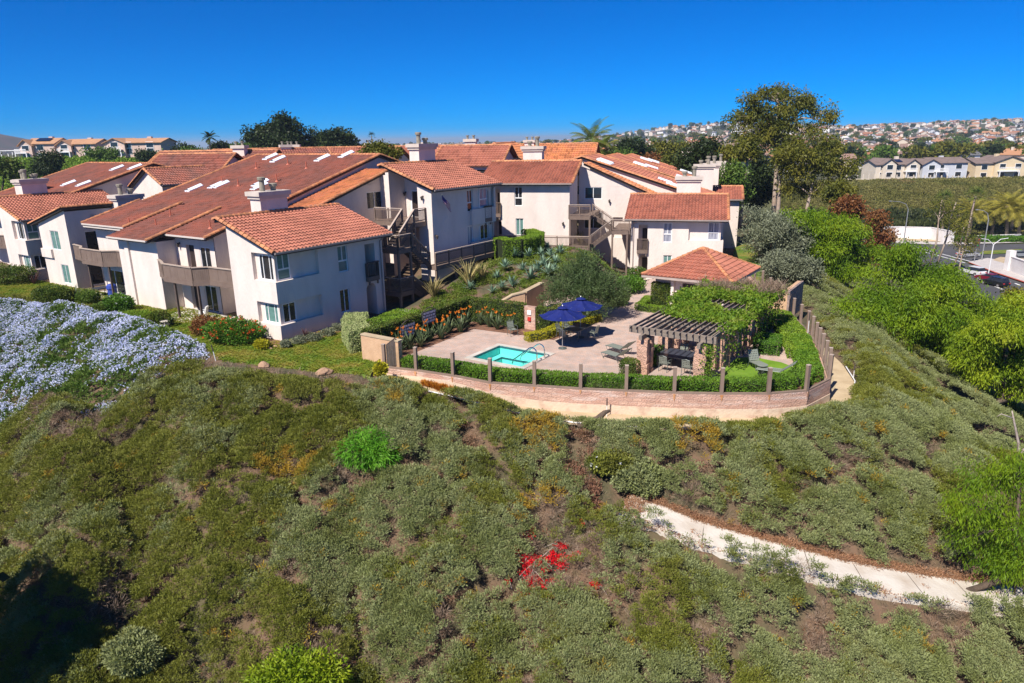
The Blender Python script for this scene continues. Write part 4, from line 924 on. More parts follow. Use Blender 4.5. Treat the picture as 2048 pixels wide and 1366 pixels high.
def chair(u, v, ang, label, group='metal patio chairs'):
    o = ch0 if not used[0] else copy_tree(ch0); used[0] = True; return put(o, u, v, A56+ang, label, group)
t = make_table('patio_table', .95, .55, 'dark patio table in the shade of the two navy umbrellas'); put(t, 10.7, -16.0, A56, t['label'])
chair(9.35, -15.75, 0, 'patio chair at the near end of the table under the navy umbrellas'); chair(10.9, -16.95, math.pi/2, 'patio chair on the open side of the umbrella table, partly in sun')
chair(10.3, -15.0, -math.pi/2, 'patio chair between the umbrella table and the yellow hedge, nearer the spa'); chair(11.3, -15.0, -math.pi/2, 'patio chair between the umbrella table and the yellow hedge, farther from the spa')
chair(9.0, -12.0, -math.pi/2-.5, 'lone patio chair standing by the ivy wall beside the flower bed'); 
t = make_table('dining_table', .80, 1.3, 'long dark dining table under the open end of the pergola'); put(t, 8.4, -23.9, A56, t['label'])
for k, (u, v, a, s) in enumerate(((7.25, -24.6, 0, 'patio chair at the pergola table, front side, nearest the round lawn'), (7.25, -23.3, 0, 'patio chair at the pergola table, front side, nearest the paving'), (9.6, -23.4, math.pi, 'patio chair at the pergola table, far side, nearest the paving'), (9.6, -24.5, math.pi, 'patio chair at the pergola table, far side, nearest the round lawn'), (8.4, -22.3, -math.pi/2, 'patio chair at the end of the pergola table nearest the spa'))): chair(u, v, a, s)
t2 = make_table('dining_table', .75, .75, 'square dark table deeper under the vine-covered pergola'); put(t2, 13.2, -24.0, A56, t2['label'])
chair(12.1, -24.0, 0, 'patio chair in front of the square table under the vine'); chair(14.3, -24.1, math.pi, 'patio chair behind the square table under the vine'); chair(13.2, -25.1, math.pi/2, 'patio chair on the round-lawn side of the square table under the vine')
l0 = make_lounger(); put(l0, 7.3, -20.3, A56+math.radians(142), 'strap sun lounger on the pavers beside the cube hedge', 'strap sun loungers')
l1 = copy_tree(l0); put(l1, 8.6, -19.6, A56+math.radians(142), 'strap sun lounger on the pavers, the one farther from the cube hedge', 'strap sun loungers')
l2 = copy_tree(l0); put(l2, 9.2, -28.8, A56+math.radians(100), 'strap sun lounger with raised back on the round artificial lawn', 'strap sun loungers')
for o, u, v, a in ((l0, 7.6, -20.2, -54), (l1, 9.0, -19.8, -54), (l2, 9.35, -28.75, -32)):
    o.rotation_euler = (0, 0, math.radians(180+a)); o.location = TL(u, v, 0 if o is not l2 else .03)
def make_lowchair():
    r = thing('lounge_chair', 'low strap lounge chair with an upright back on the round artificial lawn', 'lounge chair')
    for s in (-1, 1): m = MB(); m.tube([(.42, s*.3, 0), (.38, s*.3, .34), (-.3, s*.3, .30), (-.42, s*.3, 0)], .018, 6); m.build('leg', K['iron'], r); m = MB(); m.tube([(-.25, s*.3, .3), (-.55, s*.29, .92)], .018, 6); m.build('back_frame', K['iron'], r)
    m = MB(); strap_panel(m, (-.28, -.3, .33), (.68, 0, .03), (0, .6, 0), 7, 6, .06); m.build('seat', K['strap'], r)
    m = MB(); strap_panel(m, (-.55, -.29, .92), (.28, 0, -.56), (0, .58, 0), 5, 6, .06); m.build('backrest', K['strap'], r); return r
lc = make_lowchair(); lc.location = TL(10.2, -27.5, .03); lc.rotation_euler = (0, 0, math.radians(-78))
st = thing('side_table', 'small round side table between the two seats on the artificial lawn', 'side table', TL(9.55, -27.95, .03)); m = MB(); m.lathe([(.30, .42), (.31, .44), (.30, .46)], 16); m.build('tabletop', K['strap'], st); m = MB(); m.lathe([(.16, 0), (.03, .04), (.03, .42)], 10); m.build('stem', K['iron'], st)
# umbrellas
def umbrella(u, v, label, rz):
    r = thing('umbrella', label, 'patio umbrella', TL(u, v, 0), 'navy patio umbrellas'); R, n = 1.45, 8; m = MB(); zt, ze = 2.62, 2.10
    ang = [2*math.pi*(j+.5)/n+rz for j in range(n)]
    for j in range(n):
        a, b = ang[j], ang[(j+1) % n]; rows = []
        for q in range(6):
            t = q/5; z = zt-(zt-ze)*t-.05*math.sin(math.pi*t); sag = .05*t
            rows.append([(R*t*math.cos(a), R*t*math.sin(a), z), (R*t*.965*math.cos((a+b)/2+(math.pi if b < a else 0))*(math.cos(math.pi/n)) , R*t*.965*math.sin((a+b)/2+(math.pi if b < a else 0))*(math.cos(math.pi/n)), z-sag), (R*t*math.cos(b), R*t*math.sin(b), z)])
        for A, B in zip(rows, rows[1:]):
            for k in (0, 1): m.poly([A[k], A[k+1], B[k+1], B[k]])
    m.build('canopy', K['umb'], r)
    m = MB()
    m.lathe([(.34, 2.57), (.2, 2.63), (.05, 2.68)], 8); m.build('vent_cap', K['umb'], r)
    m = MB(); m.tube([(0, 0, 0), (0, 0, 2.6)], .024, 8); m.build('pole', K['alu'], r); m = MB(); m.lathe([(.03, 2.66), (.05, 2.72), (.0, 2.78)], 8); m.build('finial', K['alu'], r)
    for j in range(n): m = MB(); m.bar((0, 0, 2.50), (R*.95*math.cos(ang[j]), R*.95*math.sin(ang[j]), ze+.0), .02); m.build('rib', K['alu'], r)
    m = MB(); m.lathe([(.26, 0.0), (.26, .05), (.05, .1)], 14); m.build('base', K['iron'], r)
    return r
umbrella(8.06, -16.33, 'navy blue umbrella nearer the spa with its pole standing free on the pavers', .2); umbrella(10.8, -16.1, 'navy blue umbrella standing through the patio table, half behind the other one', .5)
# ---- pergola
pg = thing('pergola', 'long dark timber pergola on paired pink block piers, vine over its far half', 'pergola', TL(12, -24, 0))
K['pier'] = brickmat('pink_pier_block', (.50, .29, .20), (.56, .34, .24), (.38, .24, .17), 1.0, .6, .2, .014, bump=.09, rot=(math.radians(90), 0, math.radians(-56)))
PU = (6.45, 9.45, 12.1, 14.8, 17.5); PV = (-22.45, -25.65)
for v in PV:
    for u in PU:
        for s in (-1, 1):
            m = MB(TL); uu = u+s*.30; z = 0
            while z < 1.98:                                             # rough split-face courses
                e = [U(-.025, .045) for _ in range(4)]; m.box(uu-.15-e[0]*.5, uu+.15+e[1]*.5, v-.30-e[2], v+.30+e[3], z, z+.197); z += .2
            m.build('pier', K['pier'], pg)
        m = MB(TL); m.box(u-.12, u+.12, v-.2, v+.2, 1.3, 2.02); m.build('bracket', K['timber'], pg)
    m = MB(TL); m.box(PU[0]-.75, PU[-1]+.7, v-.09, v+.09, 2.02, 2.27); m.build('header_beam', K['timber'], pg)
for u in (6.5, 8.6, 10.8, 13.0, 15.2, 17.4):
    m = MB(TL); m.box(u-.05, u+.05, PV[1]-.65, PV[0]+.85, 2.273, 2.47); m.build('cross_beam', K['timber'], pg)
NR = 14
for k in range(NR):
    v = PV[0]+.75-(PV[0]-PV[1]+1.3)*k/(NR-1); m = MB(TL); m.box(5.95, 18.2, v-.03, v+.03, 2.473, 2.61); m.build('rafter', K['timber'], pg)
m = MB(TL); m.box(6.25, 6.33, PV[1]-.72, PV[0]+.9, 2.22, 2.6); m.build('front_beam', K['timber'], pg)
# ---- pool house with a hipped roof
ph = thing('pool_house', 'small pool house with a hipped clay tile roof behind the pergola', 'pool house', TL(23.3, -19.6, 0))
E0, E1, G0, G1, ze = 20.1, 26.9, -23.0, -16.2, 2.62; zt = 4.35; cu, cv = (E0+E1)/2, (G0+G1)/2
m = MB(TL); FP_ = Face((20.9, 0), (0, 1), (-1, 0)); wall_face(m, FP_, -22.2, -17.0, -.2, 2.6, [(-20.05, -19.1, -.1, 2.1, .18)]); m.box(20.92, 26.2, -22.2, -17.0, -.2, 2.58)if 0 else None
m.poly([(20.9, -22.2, -.2), (26.2, -22.2, -.2), (26.2, -22.2, 2.6), (20.9, -22.2, 2.6)]); m.poly([(26.2, -22.2, -.2), (26.2, -17, -.2), (26.2, -17, 2.6), (26.2, -22.2, 2.6)]); m.poly([(20.9, -17, -.2), (26.2, -17, -.2), (26.2, -17, 2.6), (20.9, -17, 2.6)])
m.build('wall', K['stucco'], ph)
m = MB(TL); fbox(m, FP_, -20.0, -19.15, -.05, 2.06, -.15, -.1); m.build('door', K['door_dk'], ph)
for a, z, n_ in ((-20.45, 1.55, 'notice_board'), (-21.3, 1.9, 'notice_board')): m = MB(TL); fbox(m, FP_, a, a+.25, z, z+.34, .002, .04); m.build(n_, K['fascia'], ph)
m = MB(TL); m.box(20.6, 20.88, -18.55, -18.3, -.2, 2.55); m.build('pier', K['stucco'], ph)
r = MB(W_); Ls = math.hypot(cu-E0, zt-ze); hw = (G1-G0)/2
for (P, Q, a) in (((E0, G0), (E0, G1), (1, 0)), ((E1, G0), (E0, G0), (0, 1)), ((E1, G1), (E1, G0), (-1, 0)), ((E0, G1), (E1, G1), (0, -1))):
    p = Vector(TL(*P, ze)); q = Vector(TL(*Q, ze)); A = (q-p).normalized(); mid = Vector(TL(cu, cv, zt)); base = (p+q)/2; S = (mid-base).normalized(); Wd = (q-p).length
    tile_roof(r, p, A, S, Wd, Ls, left=lambda s: s/Ls*Wd/2, right=lambda s: Wd-s/Ls*Wd/2, spt=6)
ro = r.build('roof', K['tile'], ph)
k = MB(TL); ap = (cu, cv, zt-.06); cs = [(E0+.05, G0+.05, ze-.06), (E1-.05, G0+.05, ze-.06), (E1-.05, G1-.05, ze-.06), (E0+.05, G1-.05, ze-.06)]
for j in range(4): k.poly([cs[j], cs[(j+1) % 4], ap])
k.poly([(a, b, z-.1) for a, b, z in cs]); k.box(E0, E0+.06, G0, G1, ze-.22, ze-.04); k.box(E1-.06, E1, G0, G1, ze-.22, ze-.04); k.box(E0+.06, E1-.06, G0, G0+.06, ze-.22, ze-.04); k.box(E0+.06, E1-.06, G1-.06, G1, ze-.22, ze-.04); k.build('fascia', K['gutter'], ro)
c_ = MB(W_)
for P in ((E0, G0), (E1, G0), (E1, G1), (E0, G1)): cap_row(c_, TL(*P, ze+.04), TL(cu, cv, zt+.06), .13)
c_.build('ridge_tiles', K['cap'], ro)
# stone-faced block wall at the far right corner of the terrace
sw = thing('block_wall', 'tall block wall with dark rubble stone on its end face, beyond the pergola by the fence', 'wall', TL(24.5, -25, 0))
K['rubble'] = mat('dark_rubble', (.16, .13, .13), .95, (.34, .24, .19), sc=3.5, detail=3, bump=.12, bsc=4, contrast=(.4, .6))
m = MB(TL); m.box(22.4, 22.8, -26.2, -24.2, -.2, 1.95); m.build('wall', K['block_tan'], sw); m = MB(TL); m.box(22.35, 26.6, -26.35, -26.19, -.2, 1.98); m.build('stone_face', K['rubble'], sw); m = MB(TL); m.box(22.8, 26.6, -26.19, -25.9, -.2, 1.95); m.build('side_wall', K['block_tan'], sw)
# angled planter wall in the agave garden
pw = thing('block_wall', 'low angled sandstone-coloured block wall with a pale cap in the agave garden', 'wall', TL(13, -9, 0))
P = [(11.6, -8.6), (12.6, -9.6), (13.3, -10.2), (16.5, -9.7), (17.6, -9.4)]
for (a, b, h0, h1) in ((P[0], P[1], 1.0, 1.75), (P[1], P[2], 1.75, 1.9), (P[2], P[3], 1.9, 1.95)):
    m = MB(TL); d = Vector((b[0]-a[0], b[1]-a[1])).normalized(); n_ = Vector((-d.y, d.x))*.15
    for off, e0, e1, kk, nm in ((n_, -.3, 0, 'block_tan', 'wall'), (n_*1.35, .003, .09, 'soil', 'wall_cap')):
        m = MB(TL); q = [(a[0]-off.x, a[1]-off.y), (b[0]-off.x, b[1]-off.y), (b[0]+off.x, b[1]+off.y), (a[0]+off.x, a[1]+off.y)]; hs_ = (h0, h1, h1, h0)
        lo = [m.pt((x, y, (-.3 if nm == 'wall' else h+e0))) for (x, y), h in zip(q, hs_)]; hi = [m.pt((x, y, h+e1)) for (x, y), h in zip(q, hs_)]
        m.face(lo[::-1]); m.face(hi)
        for j in range(4): m.face((lo[j], lo[(j+1) % 4], hi[(j+1) % 4], hi[j]))
        m.build(nm, K[kk], pw)
# artificial turf and planting beds (sheets a few mm above the pavers)
K['turf'] = leafmat('artificial_turf', [(.10, .19, .012), (.14, .25, .018), (.18, .28, .03)], sc=1.2, trans=0, rough=.95, vary=0)
tf = [TL(u, v)[:2] for u, v in ((5.6, -25.95), (7.5, -26.0), (9.5, -26.0), (11.6, -26.0), (12.2, -26.8), (12.0, -28.4), (11.2, -29.6), (10.0, -30.2), (8.5, -29.6), (6.8, -28.4), (5.8, -27.2))]
sheet('artificial_lawn', tf, .008, K['turf'])
sheet('flower_bed', [TL(u, v)[:2] for u, v in ((.35, -7.4), (.35, -10.2), (2.4, -9.0), (9.0, -8.8), (9.4, -13.2), (9.4, -14.9), (15.5, -15.2), (17.5, -13.6), (11, -12.9), (10.7, -7.6))], .008, K['mulch'])
sheet('flower_bed', [TL(u, v)[:2] for u, v in ((19.9, -18.0), (19.9, -16.4), (22.5, -16.0), (22.5, -16.9), (20.8, -17.0), (20.8, -18.0))], .008, K['mulch'])
_o = offset(dense(WALL, 2), -.2); _i = offset(dense(WALL, 2), -1.5)
hb = MB(); 
for a, b, c2, d in zip(_o, _o[1:], _i, _i[1:]): hb.poly([(a.x, a.y, .004), (b.x, b.y, .004), (d.x, d.y, .004), (c2.x, c2.y, .004)])
tag(hb.build('hedge_bed', K['mulch']), kind='structure')
# ------------------------------------------------------------------ plant makers
def unit_vecs(n, rg=RNG): v = rg.normal(size=(n, 3)); return v/np.linalg.norm(v, axis=1, keepdims=True)
def leaf_quads(P, D, L, Wd, rg=RNG):
    D = D/np.maximum(np.linalg.norm(D, axis=1, keepdims=True), 1e-6); S = np.cross(D, unit_vecs(len(P), rg)); S /= np.maximum(np.linalg.norm(S, axis=1, keepdims=True), 1e-6)
    L = np.broadcast_to(L, len(P))[:, None]; Wd = np.broadcast_to(Wd, len(P))[:, None]
    M_ = P+D*L*.5
    V = np.stack([P, M_+S*Wd, P+D*L, M_-S*Wd], 1).reshape(-1, 3); return V
def quads_idx(n): return np.arange(n*4).reshape(n, 4)
def foliage(name, mats, parent, P, D, L, Wd, rg=RNG, rnd=None, loc=None):
    V = leaf_quads(P, D, L, Wd, rg); n = len(P)
    return mesh_np(name, V, quads_idx(n), mats, parent, rg.random(n) if rnd is None else rnd, loc)
def blob_points(blobs, n, rg, shell=.55):
    b = np.array(blobs, float); w = (b[:, 3]*b[:, 4]*b[:, 5])**.67; k = rg.choice(len(b), n, p=w/w.sum()); d = unit_vecs(n, rg)
    r = shell+(1.02-shell)*rg.random(n)**.6; r *= 1+.22*(vnoise(d[:, 0]*2.2+k*3.1, d[:, 1]*2.2+d[:, 2]*1.7, 1.5, 2)-.5)*2
    return b[k, :3]+d*r[:, None]*b[k, 3:6], d
def tree(name, label, cat, base, trunk, blobs, n, ls, lw, leaf, bark='trunk', droop=.2, r0=.22, group=None, seed=1, clump=8, shell=.5, spread=.16, limbs=True, lumps=9):
    """trunk: list of points relative to base; blobs: ellipsoids relative to base; leaves gather in sprigs"""
    rg = np.random.default_rng(seed); rnd_ = random.Random(seed); big = blobs
    if lumps:                                                             # break each lobe into bunches with gaps between
        blobs = []
        for b in big:
            for _ in range(lumps):
                d = unit_vecs(1, rg)[0]; d[2] = d[2]*.9+.12; f = .45+.40*rg.random(); q = .30+.24*rg.random(); blobs.append((b[0]+d[0]*b[3]*f*1.1, b[1]+d[1]*b[4]*f*1.1, b[2]+d[2]*b[5]*f*1.1, b[3]*q*1.25, b[4]*q*1.25, b[5]*q*1.1))
    lumpy, blobs = blobs, big
    t = thing(name, label, cat, base, group)
    m = MB()
    if trunk:
        k = len(trunk); m.tube(trunk, [r0*(1-.6*i/(k-1)) for i in range(k)], 8)
        if limbs:
            for b in blobs:
                st = min(trunk[1:], key=lambda q: (Vector(q)-Vector(b[:3])).length+max(0, q[2]-b[2])*2); a = Vector(st); c = Vector(b[:3]); mid = a.lerp(c, .5)+Vector((rnd_.uniform(-.3, .3), rnd_.uniform(-.3, .3), .12*(c-a).length))
                m.tube([a, mid, c], [r0*.38, r0*.25, r0*.1], 6, caps=False)
                for _ in range(3):
                    e = c+Vector((rnd_.uniform(-1, 1)*b[3], rnd_.uniform(-1, 1)*b[4], rnd_.uniform(-.6, .8)*b[5]))*.75; m.tube([mid.lerp(c, .5), mid.lerp(e, .6)+Vector((0, 0, .1)), e], [r0*.16, r0*.1, .01], 5, caps=False)
        m.build('trunk', K[bark], t, smooth=True)
    ns = n//clump; P, d = blob_points(lumpy, ns, rg, shell)
    P = np.repeat(P, clump, 0)+rg.normal(size=(ns*clump, 3))*spread; d = np.repeat(d, clump, 0)
    D = d*.6+unit_vecs(len(P), rg)*.8; D[:, 2] -= droop*1.6
    sr = np.clip(np.repeat(rg.random(ns), clump)*.65+rg.random(ns*clump)*.35, 0, 1)
    foliage('crown', K[leaf], t, P, D, ls*(.7+.6*rg.random(len(P))), lw*(.7+.6*rg.random(len(P))), rg, sr)
    return t
def shrub(name, label, cat, base, r, h, n, ls, lw, leaf, seed=1, group=None, flat=.0, droop=0, stems=True, flowers=None, lump=1.0, shell=.6):
    rg = np.random.default_rng(seed); t = thing(name, label, cat, base, group)
    rx, ry = (r, r) if not isinstance(r, tuple) else r
    bl = [(0, 0, h*.5, rx*.8, ry*.8, h*.52)]
    for k in range(7):
        a = 2*math.pi*k/7+rg.random(); bl.append((math.cos(a)*rx*.55, math.sin(a)*ry*.55, h*(.35+.3*rg.random()), rx*.45*lump, ry*.45*lump, h*.36))
    P, d = blob_points(bl, n, rg, shell); P[:, 2] = np.maximum(P[:, 2], .02)
    D = d*.7+unit_vecs(n, rg)*.7; D[:, 2] += .35-droop
    foliage('foliage', K[leaf], t, P, D, ls*(.7+.6*rg.random(n)), lw*(.7+.6*rg.random(n)), rg)
    if stems:
        m = MB()
        for k in range(5): a = rg.random()*6.28; m.tube([(0, 0, -.1), (math.cos(a)*rx*.3, math.sin(a)*ry*.3, h*.35), (math.cos(a)*rx*.6, math.sin(a)*ry*.6, h*.7)], [.035, .025, .01], 5, caps=False)
        m.build('stems', K['trunk'], t)
    if flowers:
        nf, fm, fs = flowers; P, d = blob_points(bl, nf, rg, .95); q = (P[:, 2] > h*.35); P, d = P[q], d[q]; k = 7
        P = np.repeat(P, k, 0)+rg.normal(size=(len(P)*k, 3))*fs*.35; D = np.repeat(d, k, 0)+unit_vecs(len(P), rg)
        foliage('flowers', K[fm], t, P, D, fs, fs*.4, rg)
    return t
def hedge(name, label, path, wid, h, dens, ls, leaf, z=0, seed=1, T=TL, cat='hedge', group=None, round_=.1, core='hedge_core', hz=None, ivy=False, closed=False):
    """clipped hedge along a polyline (u, v): an inner mass and thousands of leaves on its faces"""
    rg = np.random.default_rng(seed); P = [Vector(T(*p, 0)[:2]) for p in path]
    c = P[len(P)//2]; t = thing(name, label, cat, (c.x, c.y, z), group)
    pts, dirs = [], []; m = MB()
    for k, (a, b) in enumerate(zip(P, P[1:])):
        L = (b-a).length; d = (b-a)/L; n = Vector((-d.y, d.x)); hh = (h, h) if hz is None else (hz[k], hz[k+1])
        ci = min(.3, wid*.28); e0 = d*(0 if k else ci); e1 = d*(0 if k < len(P)-2 else ci); q = [a+e0-n*(wid/2-ci)-c, b-e1-n*(wid/2-ci)-c, b-e1+n*(wid/2-ci)-c, a+e0+n*(wid/2-ci)-c]; lo = [m.pt((p.x, p.y, -.05)) for p in q]; hi = [m.pt((p.x, p.y, (hh[0] if i in (0, 3) else hh[1])-.16)) for i, p in enumerate(q)]
        m.face(hi); [m.face((lo[j], lo[(j+1) % 4], hi[(j+1) % 4], hi[j])) for j in range(4)]
        for side in (-1, 1, 0):
            ar = L*(max(hh) if side else wid); N = int(ar*dens); s = rg.random(N)*(L+.1)-.05; H = hh[0]+(hh[1]-hh[0])*s/L
            if side: zz = rg.random(N)*H; off = np.full(N, side*wid/2); nr = np.array([n.x*side, n.y*side, .25])
            else: zz = H.copy(); off = (rg.random(N)-.5)*wid; nr = np.array([0, 0, 1.])
            r = round_; edge = np.maximum(0, (zz-(H-r))/r) if side else np.maximum(0, (np.abs(off)-(wid/2-r))/r)
            if side: off = off*(1-.12*edge**2)
            else: zz = zz-r*.5*edge**2
            X = a.x+d.x*s+n.x*off-c.x; Y = a.y+d.y*s+n.y*off-c.y
            bump = (fbm(X*1.0+seed, Y+zz, 1.6, 2, 3)-.5)*.22
            pts.append(np.stack([X+nr[0]*bump, Y+nr[1]*bump, zz+(0 if side else 1)*bump*.6], 1)); dirs.append(np.tile(nr, (N, 1)))
    for e, sg in ((P[0], -1), (P[-1], 1)):
        d = ((P[1]-P[0]) if sg < 0 else (P[-1]-P[-2])).normalized(); n = Vector((-d.y, d.x)); N = int(wid*h*dens*1.6); off = (rg.random(N)-.5)*wid; zz = rg.random(N)*(h if hz is None else hz[0 if sg < 0 else -1])
        pts.append(np.stack([e.x+n.x*off-c.x+d.x*sg*.03+RNG.normal(size=N)*.04, e.y+n.y*off-c.y+d.y*sg*.03, zz], 1)); dirs.append(np.tile([d.x*sg, d.y*sg, .2], (N, 1)))
    Pp = np.concatenate(pts); Dd = np.concatenate(dirs); n = len(Pp); Pp = Pp-Dd*.06*rg.random((n, 1))
    D = Dd*.5+unit_vecs(n, rg)*.8; D[:, 2] += .15
    m.build('branches', K[core], t); foliage('foliage', K[leaf], t, Pp, D, ls*(.7+.6*rg.random(n)), ls*.33, rg); return t
def blades(n, ln, wd, spread, droop, seed=0, segs=4, up=.3, curl=0, jit=.2):
    """strap leaves fanning out of one crown: returns verts, quads, rnd"""
    rg = np.random.default_rng(seed); V, F_, R_ = [], [], []
    for k in range(n):
        a = rg.random()*2*math.pi; el = up+(1-up)*rg.random()**.7 if spread < 1 else up+(1-up)*rg.random(); el *= math.pi/2; L = ln*(1-jit+2*jit*rg.random()); p = np.array([math.cos(a)*.04, math.sin(a)*.04, 0]); s = np.array([-math.sin(a), math.cos(a), 0]); b = len(V)
        for j in range(segs+1):
            t = j/segs; w = wd*(.7+.6*math.sin(math.pi*min(t*1.15, 1)))*(1-t**3) if j < segs else .002
            V += [p-s*w/2, p+s*w/2]; e = el-droop*t*1.6*rg.uniform(.7, 1.3); p = p+np.array([math.cos(a)*math.cos(e), math.sin(a)*math.cos(e), math.sin(e)])*L/segs
        for j in range(segs): F_.append((b+2*j, b+2*j+1, b+2*j+3, b+2*j+2)); R_.append(k/n)
    return np.array(V), np.array(F_), np.array(R_)
def bladeplant(name, label, cat, loc, group, proto, rz, sc):
    o = copy_tree(proto) if proto.get('_used') else proto; proto['_used'] = 1
    o.location = loc; o.rotation_euler = (0, 0, rz); o.scale = (sc, sc, sc); o['label'] = label; o['category'] = cat
    if group: o['group'] = group
    return o
def scatter(name, pts, kinds, scales, protos, label=None, kind='stuff', tilt=.35, nrm=None):
    """many tufts as one object: a point mesh with instances of the tuft meshes on it"""
    me = bpy.data.meshes.new(name); n = len(pts); me.vertices.add(n); me.vertices.foreach_set('co', np.asarray(pts, np.float32).ravel())
    for nm, arr, ty in (('kindno', kinds, 'INT'), ('size', scales, 'FLOAT')):
        a = me.attributes.new(nm, ty, 'POINT'); a.data.foreach_set('value', np.asarray(arr, np.int32 if ty == 'INT' else np.float32))
    rot = np.stack([RNG.normal(size=n)*tilt, RNG.normal(size=n)*tilt, RNG.random(n)*6.283], 1)
    a = me.attributes.new('turn', 'FLOAT_VECTOR', 'POINT'); a.data.foreach_set('vector', rot.astype(np.float32).ravel())
    o = bpy.data.objects.new(name, me); COL.objects.link(o); tag(o, label, kind=kind)
    g = bpy.data.node_groups.new(name, 'GeometryNodeTree'); g.interface.new_socket('Geometry', in_out='INPUT', socket_type='NodeSocketGeometry'); g.interface.new_socket('Geometry', in_out='OUTPUT', socket_type='NodeSocketGeometry')
    N = g.nodes.new; L = g.links.new; gi, go = N('NodeGroupInput'), N('NodeGroupOutput'); jn = N('GeometryNodeJoinGeometry')
    def attr(nm, ty):
        q = N('GeometryNodeInputNamedAttribute'); q.data_type = ty; q.inputs['Name'].default_value = nm; return q.outputs[0]
    for k, p in enumerate(protos):
        ip = N('GeometryNodeInstanceOnPoints'); oi = N('GeometryNodeObjectInfo'); oi.inputs['Object'].default_value = p; oi.inputs['As Instance'].default_value = True
        cmp_ = N('FunctionNodeCompare'); cmp_.data_type = 'INT'; cmp_.operation = 'EQUAL'; L(attr('kindno', 'INT'), cmp_.inputs[2]); cmp_.inputs[3].default_value = k
        er = N('FunctionNodeEulerToRotation'); L(attr('turn', 'FLOAT_VECTOR'), er.inputs[0])
        L(gi.outputs[0], ip.inputs['Points']); L(cmp_.outputs[0], ip.inputs['Selection']); L(oi.outputs['Geometry'], ip.inputs['Instance']); L(er.outputs[0], ip.inputs['Rotation']); L(attr('size', 'FLOAT'), ip.inputs['Scale']); L(ip.outputs[0], jn.inputs[0])
    L(jn.outputs[0], go.inputs[0]); md = o.modifiers.new('tufts', 'NODES'); md.node_group = g
    return o
def tuft(name, leafkey, n, ln, wd, seed, up=.25, r=.75, flat=.7):
    rg = np.random.default_rng(seed); d = unit_vecs(n, rg); d[:, 2] = np.abs(d[:, 2])*.9+.05; P = d*(r*rg.random((n, 1))**.6); P[:, 2] *= flat
    D = d+unit_vecs(n, rg)*.7; D[:, 2] += up; V = leaf_quads(P, D, ln*(.6+.8*rg.random(n)), wd*(.7+.6*rg.random(n)), rg)
    o = mesh_np(name, V, quads_idx(n), K[leafkey], rnd=rg.random(n)); COL.objects.unlink(o); return o
# ------------------------------------------------------------------ leaf colours
K['hedge_core'] = mat('hedge_twigs', (.02, .03, .008), .95)
K['lf_gray'] = leafmat('grey_green_leaf', [(.14, .155, .04), (.215, .245, .08), (.28, .31, .135), (.20, .205, .055)], sc=.5)
K['lf_olive'] = leafmat('olive_leaf', [(.09, .105, .012), (.155, .172, .022), (.215, .225, .036), (.135, .14, .026)], sc=.5)
K['lf_yellow'] = leafmat('yellowing_leaf', [(.30, .19, .02), (.42, .27, .03), (.20, .16, .03)], sc=1.2)
K['lf_dry'] = leafmat('dry_twig', [(.15, .09, .06), (.23, .155, .105), (.28, .21, .145), (.12, .075, .055)], sc=1, trans=.05)
K['lf_brown'] = leafmat('brown_litter', [(.16, .075, .045), (.26, .13, .08), (.12, .07, .04), (.30, .17, .10)], sc=1, trans=.05)
K['lf_hedge_mid'] = leafmat('low_hedge_leaf', [(.07, .16, .012), (.12, .23, .016), (.18, .30, .022)], sc=.9, trans=.2)
K['lf_plum'] = leafmat('plumbago_leaf', [(.05, .10, .012), (.09, .16, .02), (.15, .21, .035)], sc=.6)
K['fl_blue'] = leafmat('pale_blue_flower', [(.42, .47, .72), (.60, .65, .86), (.74, .77, .92), (.36, .40, .75)], sc=.8, trans=.2)
K['fl_red'] = leafmat('red_bract', [(.50, .006, .012), (.70, .012, .02), (.42, .004, .02)], sc=3, trans=.2)
K['fl_white'] = leafmat('white_flower', [(.7, .7, .66), (.8, .8, .75)], sc=2)
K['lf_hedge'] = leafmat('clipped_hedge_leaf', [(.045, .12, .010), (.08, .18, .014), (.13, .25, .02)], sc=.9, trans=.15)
K['lf_hedge_lt'] = leafmat('pale_green_hedge_leaf', [(.10, .19, .012), (.17, .28, .02), (.24, .34, .03)], sc=.9)  # paler, yellower green leaf mix for several hedges, a mound and bank tufts
K['lf_ivy'] = leafmat('ivy_leaf', [(.035, .07, .008), (.07, .115, .012), (.12, .16, .02), (.14, .12, .03)], sc=1.1, trans=.15)
K['lf_yhedge'] = leafmat('yellow_hedge_leaf', [(.28, .27, .01), (.42, .38, .015), (.20, .22, .015)], sc=1)
K['lf_varieg'] = leafmat('variegated_leaf', [(.20, .27, .07), (.36, .42, .16), (.46, .48, .22), (.16, .22, .05)], sc=2)
K['lf_pepper'] = leafmat('pepper_tree_leaf', [(.06, .13, .006), (.12, .215, .008), (.19, .29, .010), (.26, .33, .012)], sc=.45, trans=.35)
K['lf_pepper2'] = leafmat('pepper_tree_leaf_yellow', [(.08, .15, .008), (.18, .27, .010), (.28, .36, .014), (.34, .37, .02)], sc=.4, trans=.35)
K['lf_gum'] = leafmat('gum_leaf', [(.055, .07, .010), (.105, .115, .014), (.16, .155, .018), (.19, .165, .02)], sc=.3, trans=.25)
K['lf_dark'] = leafmat('dark_tree_leaf', [(.015, .026, .008), (.03, .05, .012), (.055, .08, .018)], sc=.3)
K['lf_silver'] = leafmat('silver_leaf', [(.12, .135, .075), (.20, .22, .135), (.29, .31, .20)], sc=.8)
K['lf_bright'] = leafmat('bright_green_leaf', [(.07, .22, .012), (.12, .33, .018), (.19, .42, .03)], sc=1.2, trans=.4)
K['lf_rust'] = leafmat('rusty_leaf', [(.12, .04, .015), (.20, .075, .025), (.26, .12, .04), (.10, .07, .02)], sc=.6)
